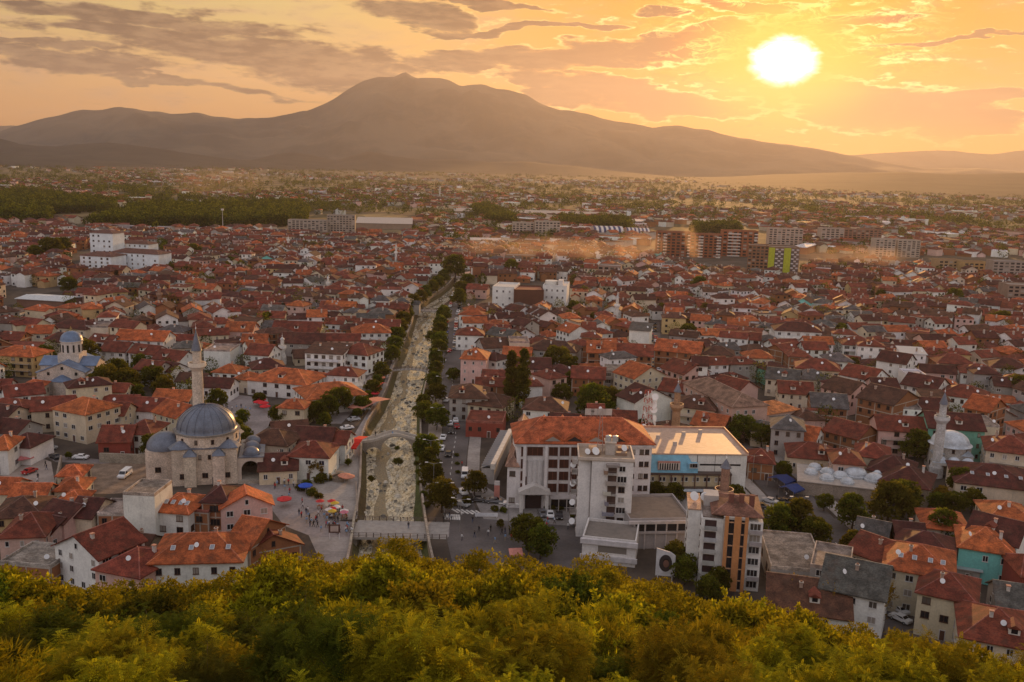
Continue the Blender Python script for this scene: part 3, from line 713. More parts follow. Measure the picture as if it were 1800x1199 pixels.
def poly_prism(b, n, r, z0, z1, mi=0, col=(1, 1, 1), cx=0, cy=0, a0=0):
    b.prism([(cx+r*math.cos(a0+2*math.pi*i/n), cy+r*math.sin(a0+2*math.pi*i/n)) for i in range(n)], z0, z1, mi, col)
def dome_prof(r, h, z, n=10): return [(r*math.cos(math.pi/2*i/n)+.02, z+h*math.sin(math.pi/2*i/n)) for i in range(n+1)]
STONE = (.76, .65, .54); LEADC = (.135, .155, .20)
def minaret(px, pb, pt, label, col, r=1.35, cone=(.14, .15, .19), par=None, base=3.0, bal=.70):
    p = G(px, pb); H = hpx(px, pb, pt); r *= 1.18; o = empty('minaret', p); tag(o, label, 'minaret')
    zb = H*bal; cz = H*.84
    b = MB(); poly_prism(b, 8, r*1.5, 0, base, 0, col); b.lathe([(r*1.45, base), (r, base+1.6)], 14, 0, col); b.build('base', M_stone, o)
    b = MB(); b.lathe([(r, base+1.6), (r*.92, zb-1.2)], 14, 0, col); b.build('shaft', M_stone, o)
    b = MB(); b.lathe([(r*.92, zb-1.2), (r*1.2, zb-.7), (r*1.35, zb-.35), (r*1.55, zb), (r*1.55, zb+.12)], 14, 0, col); b.lathe([(r*1.55, zb+.12), (r*1.55, zb+1.0), (r*1.4, zb+1.0), (r*1.4, zb+.12)], 14, 0, jit(col, .05)); b.build('balcony', M_plain, o)
    b = MB(); b.lathe([(r*.74, zb+.1), (r*.70, cz)], 14, 0, col); b.build('upper_shaft', M_stone, o)
    b = MB(); b.lathe([(r*.92, cz-.1), (r*.86, cz+.15), (r*.05, H-.9)], 14, 0, cone); b.build('spire', M_lead, o)
    b = MB(); b.tube((0, 0, H-1), (0, 0, H+.9), .05, .02, 5); b.lathe([(.02, H-.7), (.2, H-.5), (.02, H-.3)], 8); b.build('finial', M_metal, o)
    OCC.append((p.x, p.y, 2.5)); return o
# ---- the great mosque
def great_mosque():
    c0 = G(348, 853); o = empty('mosque', (c0.x, c0.y+8.5, 0), R(13)); tag(o, 'great stone mosque with a huge grey lead dome and open arched porch', 'mosque')
    S = 8.2; H1 = 9.8; b = MB()
    b.box(-S, S, -S, S, 0, H1, 0, STONE, False)
    for sx in (-1, 1):
        for sy in (-1, 1): b.box(min(sx*(S-.0), sx*(S-3.4)), max(sx*S, sx*(S-3.4)), min(sy*(S+.15), sy*(S-3.2)), max(sy*(S+.15), sy*(S-3.2)), 0, H1-1.0 if sy > 0 else 9.4, 0, jit(STONE, .04), False)
    b.build('wall', M_stone, o)
    b = MB()
    for sx in (-1, 1): b.box(sx*3.6-1.5, sx*3.6+1.5, -S-1.6, -S-.003, 0, 8.3, 0, jit(STONE, .05), False)
    b.build('buttress', M_stone, o)
    b = MB()
    for sx in (-1, 1): b.add([(sx*3.6-1.7, -S-1.9, 8.3), (sx*3.6+1.7, -S-1.9, 8.3), (sx*3.6+1.7, -S, 8.5), (sx*3.6-1.7, -S, 8.5), (sx*3.6, -S+.2, 10.2)], [(0, 1, 4), (1, 2, 4), (3, 0, 4), (3, 2, 1, 0)], 0, LEADC)
    b.box(-S-.35, S+.35, -S-.35, S+.35, H1+.003, H1+.25, 0, LEADC)
    for sx in (-1, 1):
        for sy in (-1, 1): b.lathe([(3.2, H1+.25), (2.2, H1+1.0), (.2, H1+1.9)], 8, 0, LEADC, sx*(S-2.0), sy*(S-2.0))
    b.build('roof', M_lead, o, smooth=False)
    b = MB(); poly_prism(b, 12, 8.3, H1+.25, H1+3.1, 0, jit(STONE, .04)); poly_prism(b, 12, 8.75, H1+3.1, H1+3.5, 0, (.3, .27, .24)); dr_ = b.build('drum', M_stone, o)
    for k in range(12):
        a = math.pi*2*(k+.5)/12; q = link('window', WINB[2], dr_, (8.05*math.cos(a), 8.05*math.sin(a), H1+1.7), a+math.pi/2)
    b = MB(); b.lathe([(8.0, H1+3.5)]+dome_prof(7.7, 6.3, H1+3.7, 16), 40, 0, LEADC); dm = b.build('dome', M_lead, o, smooth=True)
    b = MB()
    for k in range(20):
        a = 2*math.pi*k/20; pr = dome_prof(7.74, 6.33, H1+3.7, 10)
        for (r0, z0), (r1, z1) in zip(pr[:-1], pr[1:]): b.tube((r0*math.cos(a), r0*math.sin(a), z0), (r1*math.cos(a), r1*math.sin(a), z1), .07, .07, 3, 0, (.10, .11, .15))
    b.build('seam', M_lead, dm)
    b = MB(); b.tube((0, 0, H1+10), (0, 0, H1+12.4), .12, .04, 6, 0, (.4, .3, .1)); b.build('finial', M_metal, dm)
    # mihrab apse with half dome (left)
    b = MB(); b.prism([(-S-6.2, -4.6), (-S-.003, -4.6), (-S-.003, 4.6), (-S-6.2, 4.6), (-S-7.4, 2.4), (-S-7.4, -2.4)], 0, 8.4, 0, jit(STONE, .05)); ap = b.build('apse', M_stone, o)
    b = MB(); b.lathe(dome_prof(5.0, 4.2, 8.42, 10), 28, 0, LEADC, -S-2.4, 0, sx=1.0); b.build('half_dome', M_lead, ap, smooth=True)
    for t in (-2.6, 2.6): link('window', WINB[1], ap, (-S-4, -4.6, 3.5+0*t), 0)
    # open porch with three domes (right)
    b = MB(); px0 = S+.003; D = 6.6
    pc = (.55, .46, .38)
    def arch_wall(b, L, t, hh, ar, n, sw):
        # wall along +x from 0..L with n pointed-round arches; extruded in y by t
        step = L/n
        for k in range(n):
            cx = step*(k+.5); pts = []
            for i in range(13):
                a = math.pi*i/12; pts.append((cx-ar*math.cos(a), sw+ar*math.sin(a)*1.05))
            for yy in (0, t):
                for i in range(12):
                    (xa, za), (xb, zb) = pts[i], pts[i+1]
                    vq = [(xa, yy, za), (xb, yy, zb), (xb, yy, hh), (xa, yy, hh)]
                    b.add(vq, [(0, 1, 2, 3)] if yy == 0 else [(3, 2, 1, 0)], 0, pc)
            for i in range(12):
                (xa, za), (xb, zb) = pts[i], pts[i+1]; b.add([(xa, 0, za), (xb, 0, zb), (xb, t, zb), (xa, t, za)], [(3, 2, 1, 0)], 0, pc)
            for xa, xb in ((cx-step/2, cx-ar), (cx+ar, cx+step/2)): b.box(xa, xb, 0, t, 0, hh, 0, pc, False)
    c_, s_ = 1, 0
    b = MB(); b.at(S+.01, -S+.2, 0, 0); arch_wall(b, D, .7, 6.9, 2.3, 1, 3.6)
    b.at(S+D, -S+.95, 0, math.pi/2); arch_wall(b, 2*S-1.6, .7, 6.9, 2.0, 3, 3.6)
    b.at(S+.01, S-.7, 0, 0); arch_wall(b, D, .7, 6.9, 2.3, 1, 3.6); b.at()
    po = b.build('porch', M_plain, o)
    b = MB(); b.box(S+.3, S+D+.3, -S, S, 6.9, 7.15, 0, LEADC)
    for k in (-1, 0, 1): b.lathe([(2.3, 7.15), (2.3, 7.5)]+dome_prof(2.1, 1.6, 7.5, 8), 20, 0, LEADC, S+3.5, k*5.3)
    b.build('porch_roof', M_lead, po, smooth=False)
    b = MB(); b.box(S, S+D+1.5, -S-.8, S+.8, 0, .9, 0, (.5, .45, .38)); b.build('platform', M_stone, o)
    for x in (-5.6, 0, 5.6):
        link('window', WINB[1], o, (x if x else 0, -S-.17 if x else -S, 2.6)); 
    for x in (-1.2, 1.2): link('window', WINB[2], o, (x, -S, 7.6))
    link('door', DOOR, o, (2.2, -S-.001, .02)); 
    OCC.extend([(o.location.x+dx, o.location.y+dy, 8) for dx in (-14, -7, 0, 7, 14) for dy in (-4, 5)])
great_mosque()
EXC.append([(262,865),(262,790),(300,740),(400,740),(452,790),(456,842),(380,868)])
minaret(353, 826, 574, 'tall pale stone minaret rising behind the great grey dome', (.80, .68, .56), 1.32, base=9, bal=.73)
minaret(1185, 790, 668, 'brown brick minaret with a thin lead spire behind the blue-fronted office', (.42, .26, .16), 1.15, bal=.62)
minaret(1268, 930, 800, 'stubby red stone minaret just behind the orange-striped apartment tower', (.36, .22, .17), 1.25, bal=.50)
minaret(1644, 838, 684, 'white minaret beside the small white-domed mosque on the right', (.62, .62, .62), 1.15, bal=.66)
minaret(497, 640, 588, 'small white minaret among the roofs above the long market roofs', (.82, .80, .76), .9, cone=(.5,.5,.5), bal=.55)
minaret(577, 522, 482, 'thin white minaret on the left town above the river bend', (.82, .79, .74), .8, cone=(.5,.5,.5), bal=.6)
minaret(696, 470, 427, 'slim white minaret beside the far end of the river trees', (.84, .82, .8), .85, cone=(.5,.5,.5), bal=.6)
minaret(281, 546, 499, 'brown brick minaret with grey spire left of the centre roofs', (.36, .22, .16), .9, bal=.6)
minaret(1083, 573, 514, 'white minaret in front of the tall white gabled houses', (.82, .79, .74), .95, cone=(.5,.5,.5), bal=.6)
minaret(507, 442, 414, 'distant white minaret left of the grey apartment slabs', (.82, .79, .74), .9, cone=(.5,.5,.5))
minaret(1404, 534, 511, 'tiny white minaret on the right part of the town', (.7, .68, .65), 1.0, cone=(.5,.5,.5))
minaret(773, 350, 326, 'far white village minaret out on the plain', (.7, .68, .65), 1.6, cone=(.5,.5,.5))
# ---- blue-domed church
def church():
    c0 = G(115, 690); o = empty('church', (c0.x, c0.y+7, 0), R(4)); tag(o, 'pale stone church with a blue ribbed dome and blue gabled roofs', 'church')
    BL = (.13, .19, .30); ST = (.72, .62, .54)
    def gab(b, w, d, h, rh, rz):
        b.at(0, 0, 0, rz); wall_geo(b, w, d, h, 'g', rh, ST)
    def gabr(b, w, d, h, rh, rz): b.at(0, 0, 0, rz); roof_geo(b, w, d, h, 'g', rh, BL, ST, .4)
    b = MB(); b.box(-9.5, 9.5, -8.5, 8.5, 0, 7.6, 0, ST, False); gab(b, 19.4, 9, 9.6, 2.2, 0); gab(b, 19.8, 15.5, 8.2, 3.2, math.pi/2); b.at(); b.build('wall', M_stone, o)
    b = MB(); gabr(b, 19.4, 9, 9.6, 2.2, 0); gabr(b, 19.8, 15.5, 8.2, 3.2, math.pi/2); b.at()
    for sx in (-1, 1): b.box(sx*9.5-.4*(sx < 0) - (0 if sx < 0 else 0), sx*9.5+.4, -8.8, 8.8, 7.6, 7.8, 0, BL)
    b.build('roof', M_lead, o)
    b = MB(); poly_prism(b, 4, 5.3, 9.5, 13.4, 0, ST, a0=math.pi/4); b.build('drum_base', M_stone, o)
    b = MB(); b.lathe([(3.7, 13.4), (3.7, 17.4), (3.95, 17.6), (3.95, 17.9)], 24, 0, (.62, .54, .48)); d_ = b.build('drum', M_plain, o)
    for k in range(12):
        a = 2*math.pi*k/12; e = MB(); e.box(-.3, .3, -.12, .06, -1.5, 1.2, 0); q = e.build('window', M_dark, d_, (3.72*math.cos(a), 3.72*math.sin(a), 15.4), a+math.pi/2)
    b = MB(); b.lathe([(4.0, 17.9)]+dome_prof(3.8, 3.3, 18.0, 10), 24, 0, BL); dm = b.build('dome', M_lead, o, smooth=True)
    b = MB(); b.tube((0, 0, 21.2), (0, 0, 23), .08, .05, 5, 0, (.6, .45, .15)); b.box(-.4, .4, -.05, .05, 22.2, 22.35, 0, (.6, .45, .15)); b.build('cross', M_metal, dm)
    b = MB(); b.lathe([(3.6, 0), (3.6, 5.2)], 16, 0, ST, 0, -9.4); b.build('apse', M_stone, o)
    b = MB(); b.lathe([(3.9, 5.2), (3.6, 5.5), (.2, 7.4)], 16, 0, BL, 0, -9.4)
    b.box(-8, -3.9, -10.6, -8.9, 4.8, 5.0, 0, BL); b.box(3.9, 8, -10.6, -8.9, 4.8, 5.0, 0, BL); b.build('apse_roof', M_lead, o)
    for x in (-6, 0, 6):
        e = MB(); e.box(-.45, .45, -.1, .05, -.6, .5, 0); e.build('window', M_dark, o, (x*.8, -9.92, 7.6 if x else 9.6))
    OCC.extend([(o.location.x+dx, o.location.y+dy, 8) for dx in (-5, 5) for dy in (-5, 5)])
church(); EXC.append([(66,745),(66,640),(165,640),(168,702),(150,705)])
# ---- right mosque
def small_mosque():
    c0 = G(1672, 836); o = empty('mosque', (c0.x+1, c0.y+5, 0), R(-14)); tag(o, 'small mosque with a pale grey-white dome beside the white minaret', 'mosque')
    ST = (.52, .48, .44); WH = (.50, .55, .60)
    b = MB(); b.box(-5.5, 5.5, -5.5, 5.5, 0, 6.2, 0, ST, False); b.build('wall', M_stone, o)
    b = MB(); poly_prism(b, 8, 5.9, 6.2, 8.2, 0, jit(ST, .03), a0=math.pi/8); d_ = b.build('drum', M_stone, o)
    for k in range(8): a = math.pi/4*k; link('window', WINB[2], d_, (5.5*math.cos(a), 5.5*math.sin(a), 7.3), a+math.pi/2)
    b = MB(); b.lathe([(6.1, 8.2), (5.6, 8.45)]+dome_prof(5.3, 3.6, 8.5, 10), 28, 0, WH); b.build('dome', M_lead, o, smooth=True)
    b = MB()
    for sx in (-1, 1):
        for sy in (-1, 1): b.add([(sx*5.7, sy*5.7, 6.22), (sx*2, sy*5.7, 6.22), (sx*5.7, sy*2, 6.22), (sx*4.2, sy*4.2, 7.6)], [(0, 1, 3), (1, 2, 3), (2, 0, 3), (3, 1, 0), (3, 2, 1), (3, 0, 2)], 0, WH)
    b.box(-5.8, 5.8, -9.2, -5.503, 4.6, 4.8, 0, WH)
    for k in (-1, 0, 1): b.lathe([(1.75, 4.8)]+dome_prof(1.6, 1.3, 4.95, 6), 16, 0, WH, k*3.7, -7.4)
    b.build('roof', M_lead, o)
    b = MB()
    for k in range(4): b.lathe([(.22, 0), (.2, 4.6)], 8, 0, (.55, .52, .48), -5.4+k*3.6, -9.0)
    b.box(-5.8, 5.8, -9.2, -8.8, 3.9, 4.6, 0, (.55, .52, .48)); b.build('porch', M_plain, o)
    for x in (-3, 3): link('window', WINB[1], o, (x, -5.5, 2.6)); link('window', WINB[1], o, (-5.5, x, 2.8), -math.pi/2)
    OCC.append((o.location.x, o.location.y, 9))
small_mosque(); EXC.append([(1632,862),(1632,800),(1715,790),(1718,850)])
# ---- domed bath house (hamam)
def bath():
    o0 = G(1490, 872); o = empty('bath_house', (o0.x, o0.y+4, 0), R(-16)); tag(o, 'old bath house with a cluster of small white domes on its flat roof', 'bath house')
    ST = (.42, .35, .29); WH = (.50, .53, .56)
    b = MB(); b.box(-12, 12, -7, 8, 0, 3.6, 0, ST, False); b.build('wall', M_stone, o)
    b = MB(); b.box(-12.3, 12.3, -7.3, 8.3, 3.6, 3.85, 0, (.42, .36, .31)); b.build('roof', M_plain, o)
    for (x, y, r) in ((-7.5, 5, 1.7), (-4.2, 2.0, 1.8), (-1.0, -.4, 1.9), (2.9, 3.0, 3.2), (-8.6, .4, 1.6), (-4.6, -3.6, 1.7), (.6, -4.6, 1.6), (7.8, .2, 2.4), (9.0, 5.4, 1.4)):
        b = MB(); b.lathe([(r*1.15, 3.853), (r*1.15, 4.4), (r*1.02, 4.5)]+dome_prof(r, r*.62, 4.5, 7), 18, 0, WH, x, y); b.build('dome', M_lead, o, smooth=False)
    OCC.extend([(o.location.x+dx, o.location.y, 8) for dx in (-8, 0, 8)])
bath(); EXC.append([(1425,885),(1430,840),(1545,835),(1552,880)])
# ---- bridges
def stone_bridge():
    A = G(630, 781); B = G(748, 778); A.z = B.z = 0; d = B-A; L = d.length; a = math.atan2(d.y, d.x)
    o = empty('stone_bridge', A, a); tag(o, 'old humped stone arch bridge across the river', 'bridge'); col = (.42, .37, .31)
    wd = 4.2; arches = [(L*.22, 2.5), (L*.56, 4.9), (L*.87, 1.9)]; zs = -3.5; n = 90
    def top(x): return .75+2.1*math.exp(-((x-L*.54)/(L*.26))**2)
    def under(x):
        for c, r in arches:
            if abs(x-c) < r: return zs+1.0*(r > 3)+math.sqrt(r*r-(x-c)**2)*(.93 if r > 3 else .95)
        return zs
    b = MB(); xs = [L*i/n for i in range(n+1)]
    for x0, x1 in zip(xs, xs[1:]):
        for y, fl in ((0, 0), (wd, 1)):
            v = [(x0, y, under(x0)), (x1, y, under(x1)), (x1, y, top(x1)), (x0, y, top(x0))]; b.add(v, [(3, 2, 1, 0)] if fl else [(0, 1, 2, 3)], 0, col)
        b.add([(x0, 0, under(x0)), (x1, 0, under(x1)), (x1, wd, under(x1)), (x0, wd, under(x0))], [(3, 2, 1, 0)], 0, col)
        b.add([(x0, .35, top(x0)-.35), (x1, .35, top(x1)-.35), (x1, wd-.35, top(x1)-.35), (x0, wd-.35, top(x0)-.35)], [(0, 1, 2, 3)], 0, (.5, .45, .38))
    b.build('arches', M_stone, o)
    b = MB()
    for y0 in (-.05, wd-.35):
        for x0, x1 in zip(xs, xs[1:]):
            z0, z1 = top(x0), top(x1); b.add([(x0, y0, z0-.5), (x1, y0, z1-.5), (x1, y0+.4, z1-.5), (x0, y0+.4, z0-.5), (x0, y0, z0+.25), (x1, y0, z1+.25), (x1, y0+.4, z1+.25), (x0, y0+.4, z0+.25)], [(0, 1, 5, 4), (2, 3, 7, 6), (4, 5, 6, 7)], 0, (.5, .45, .39))
    b.build('parapet', M_plain, o)
stone_bridge()
def flat_bridge(pa, pb, wd, label, arch=0, col=(.35, .32, .29), rail=True, zd=.02, posts=13, th=.6):
    A = G(*pa); B = G(*pb); d = B-A; L = d.length; o = empty('bridge', A, math.atan2(d.y, d.x)); tag(o, label, 'bridge')
    b = MB(); n = 16
    for i in range(n):
        x0, x1 = L*i/n, L*(i+1)/n; z = lambda x: zd+arch*math.sin(math.pi*x/L)
        b.add([(x0, 0, z(x0)-th), (x1, 0, z(x1)-th), (x1, wd, z(x1)-th), (x0, wd, z(x0)-th), (x0, 0, z(x0)), (x1, 0, z(x1)), (x1, wd, z(x1)), (x0, wd, z(x0))], [(0, 1, 5, 4), (2, 3, 7, 6), (4, 5, 6, 7), (3, 2, 1, 0)], 0, col)
    b.build('deck', M_plain, o)
    if rail:
        for y in (.12, wd-.12):
            b = MB(); z = lambda x: zd+arch*math.sin(math.pi*x/L)
            for k in range(posts+1):
                x = .1+(L-.2)*k/posts; b.box(x-.09, x+.09, y-.07, y+.07, z(x)-.02, z(x)+1.1, 0, (.16, .12, .10))
            for k in range(posts):
                x0, x1 = .1+(L-.2)*k/posts, .1+(L-.2)*(k+1)/posts
                for zz in (.35, .7, 1.05): b.tube((x0, y, z(x0)+zz), (x1, y, z(x1)+zz), .05, .05, 4, 0, (.16, .12, .10))
            b.build('railing', M_metal, o)
    return o
fb_ = flat_bridge((617, 944), (786, 948), 10.5, 'wide low road bridge with metal railings at the foot of the slope', zd=.022)
b = MB()
for x in (.0, 22): b.box(x, x+1.2, .3, 10, -3.5, -.6, 0, (.3, .26, .22))
b.build('abutment', M_stone, fb_)
flat_bridge((690, 653), (757, 656), 2.6, 'slim grey footbridge over the river above the stone bridge', arch=.9, zd=.3, posts=10, th=.35)
flat_bridge((728, 548), (777, 550), 6, 'flat road bridge at the first river bend', arch=.5, zd=.3, posts=8)
flat_bridge((792, 489), (829, 490), 7, 'farthest bridge, small, where the river leaves the old town', arch=.5, zd=.3, posts=8)
# ---- hotel with hipped red roof and dormers
PL = (.78, .73, .73)
def hotel():
    A, a, w = fr((906, 893), (1140, 894)); h = hpx(906, 893, 786)+.3; D = 16; o = empty('hotel', A, a); tag(o, 'long white hotel with a hipped red roof and four triangular dormers', 'hotel')
    b = MB(); b.box(0, w, 0, D, 0, h, 0, PL, False); b.build('wall', M_wall, o)
    b = MB(); b.box(-.5, w+.5, -.5, D+.5, h+.003, h+.6, 0, (.66, .62, .62)); b.build('cornice', M_plain, o)
    rc = ROOFC['o'][0]; b = MB(); b.at(w/2, D/2); roof_geo(b, w+1.2, D+1.2, h+.85, 'h', 4.6, (.40, .095, .035), PL, .2); b.at(); ro = b.build('roof', M_roof, o)
    for k in range(4):
        x = w*(.26+.160*k)
        b = MB(); dx = 3.3
        b.add([(x-dx, -.2, h+1.3), (x+dx, -.2, h+1.3), (x, -.2, h+3.4), (x, 5.6, h+3.6)], [(0, 3, 2), (1, 2, 3)], 0, (.42, .10, .035)); b.add([(x-dx-.1, -.25, h+1.15), (x+dx+.1, -.25, h+1.15), (x, -.25, h+3.6)], [(0, 1, 2)], 0, (.42, .11, .04)); b.add([(x-dx*.62, -.3, h+1.4), (x+dx*.62, -.3, h+1.4), (x, -.3, h+2.6)], [(0, 1, 2)], 1, (.03, .02, .02)); b.build('dormer', [M_roof, M_glass], ro)
    for k in range(3):
        x = w*(.22+.14*k); b = MB(); b.add([(x-2, D*.62, h+3), (x+2, D*.62, h+3), (x, D*.62, h+5.6), (x, D*.4, h+5.4)], [(0, 3, 2), (1, 2, 3), (0, 1, 2)], 0, (.5, .14, .05)); b.build('dormer', M_roof, ro)
    fh = (h-3.6)/4
    def loggia(x0, x1, z0, z1, n='window'):
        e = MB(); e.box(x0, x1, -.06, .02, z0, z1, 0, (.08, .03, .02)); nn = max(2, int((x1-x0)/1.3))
        for i in range(nn+1): xx = x0+(x1-x0-.1)*i/nn; e.box(xx, xx+.1, -.12, -.061, z0, z1, 0, (.20, .07, .045))
        e.box(x0-.12, x1+.12, -.16, 0, z0-.15, z0-.003, 0, (.62, .58, .56)); return e.build(n, M_glass if False else M_plain, o)
    for lv in range(4):
        z = 3.9+lv*fh
        for (u0, u1) in ((.235, .30), (.315, .385), (.40, .46), (.475, .545), (.56, .625), (.64, .70), (.715, .775)): 
            loggia(w*u0, w*u1, z+.4, z+fh-.55)
        for u in (.81, .865): link('window', WINB[2], o, (w*u, 0, z+fh*.5))
        for u in (.03,): loggia(w*u, w*(u+.03), z+.2, z+fh-.5)
        for u in (.925, .965): link('window', WINB[0], o, (w*u, 0, z+fh*.5))
    loggia(w*.075, w*.19, 3.9+3*fh+.4, 3.9+4*fh-.55)
    b = MB()
    for u in (.055, .215): b.box(w*u-.35, w*u+.35, -.8, -.003, 0, h, 0, PL)
    for u in (.308, .39, .468, .55, .632, .708, .79): b.box(w*u-.18, w*u+.18, -.45, -.003, 3.6, h, 0, (.6, .56, .56))
    b.build('pilaster', M_wall, o)
    b = MB()
    for u in (.08, .115, .15): b.lathe([(.9, 3.6), (.9, h-fh-.4)], 12, 0, (.60, .57, .57), w*(u+.01)+.4, .2, a0=math.pi, a1=2*math.pi)
    b.build('rounded_bay', M_wall, o)
    loggia(w*.06, w*.09, 4.2, 4.2+1.3*fh)
    b = MB(); pxx = w*.13
    b.add([(pxx-4, -3.4, 5.4), (pxx+4, -3.4, 5.4), (pxx, -3.4, 7.2), (pxx-4, -.5, 5.4), (pxx+4, -.5, 5.4), (pxx, -.5, 7.2)], [(0, 1, 2), (2, 1, 4, 5), (0, 2, 5, 3)], 0, (.6, .56, .54)); b.box(pxx-4, pxx+4, -3.4, -.5, 4.8, 5.39, 0, (.62, .58, .56))
    for xx in (-3.4, -3.0, 3.0, 3.4): b.lathe([(.28, 0), (.24, 4.8)], 10, 0, (.65, .62, .6), pxx+xx, -3.0)
    b.build('entrance_portico', M_wall, o)
    e = MB(); e.box(pxx-2, pxx+2, -.35, .02, .1, 3.4, 0, (.05, .03, .03)); e.build('door', M_plain, o)
    e = MB(); e.box(w*.25, w*.62, -2.6, .0-.003, 3.3, 3.6, 0, (.55, .5, .48)); 
    for i in range(7): e.tube((w*(.25+.06*i)+.1, -2.4, 0), (w*(.25+.06*i)+.1, -2.4, 3.3), .12, .12, 6, 0, (.5, .45, .42))
    e.build('canopy', M_plain, o)
    e = MB(); e.box(w*.26, w*.62, -.08, .02, .3, 2.9, 0); e.build('shop_front', M_glass, o)
    e = MB(); e.box(w*.80, w*.90, -2.5, -.003, 2.4, 2.6, 0, (.6, .03, .03)); e.box(w*.80, w*.90, -2.52, -2.4, 1.9, 2.4, 0, (.6, .03, .03)); e.build('awning', M_cloth, o)
    for i in range(6): OCC.append((A.x+w*(i+.5)/6*math.cos(a), A.y+8, 8))
    # rooftop letters and frames
    e = MB()
    for k in range(4):
        x = w*(.56+.045*k); e.box(x-1.2, x+1.2, D*.5, D*.5+.1, h+6.0, h+7.7, 0, (.55, .5, .45)); e.tube((x-1.1, D*.5, h+4.5), (x-1.1, D*.5, h+6.1), .06, .06, 4, 0, (.3, .25, .2)); e.tube((x+1.1, D*.5, h+4.5), (x+1.1, D*.5, h+6.1), .06, .06, 4, 0, (.3, .25, .2))
    e.build('roof_sign_panels', M_plain, ro)
hotel()
EXC.append([(870,915),(870,765),(905,745),(1130,745),(1310,775),(1312,905),(1215,1000),(1000,1000),(1000,915)])
# side wing left of the hotel
o, w, h = flat_block('annex', (890, 892), (908, 893), 42, 11, PL, (.30, .17, .12), 'long narrow hotel annex with a brown roof running away from the square', rows=3, cols=1, side=3, scols=10, wi=1, br=True, roof='h', rh=2.6)
# glass-roofed greenhouse hall beside it
A, a, w = fr((846, 850), (868, 852)); o = empty('market_hall', A, a+R(3)); tag(o, 'low hall with a glazed sloping roof and white edge boards beside the hotel', 'hall')
b = MB(); b.box(0, w, 0, 34, 0, 4.4, 0, (.45, .42, .4), False); b.build('wall', M_wall, o)
b = MB(); b.add([(-.3, -.3, 4.41), (w*.72, -.3, 5.6), (w*.72, 34, 5.6), (-.3, 34, 4.41)], [(0, 1, 2, 3)], 0, (.2, .22, .25))
for k in range(18): b.box(0, w*.72, k*1.95, k*1.95+.1, 5.0, 5.62, 1, (.5, .5, .52))
b.build('glass_roof', [M_lead, M_metal], o)
b = MB(); b.box(w*.72, w+.3, -.6, 34.3, 4.401, 5.9, 0, (.68, .63, .56)); b.build('white_parapet', M_plain, o); OCC.extend([(A.x+3, A.y+k*7, 5) for k in range(6)])
EXC.append([(826,870),(826,765),(870,765),(905,900)])
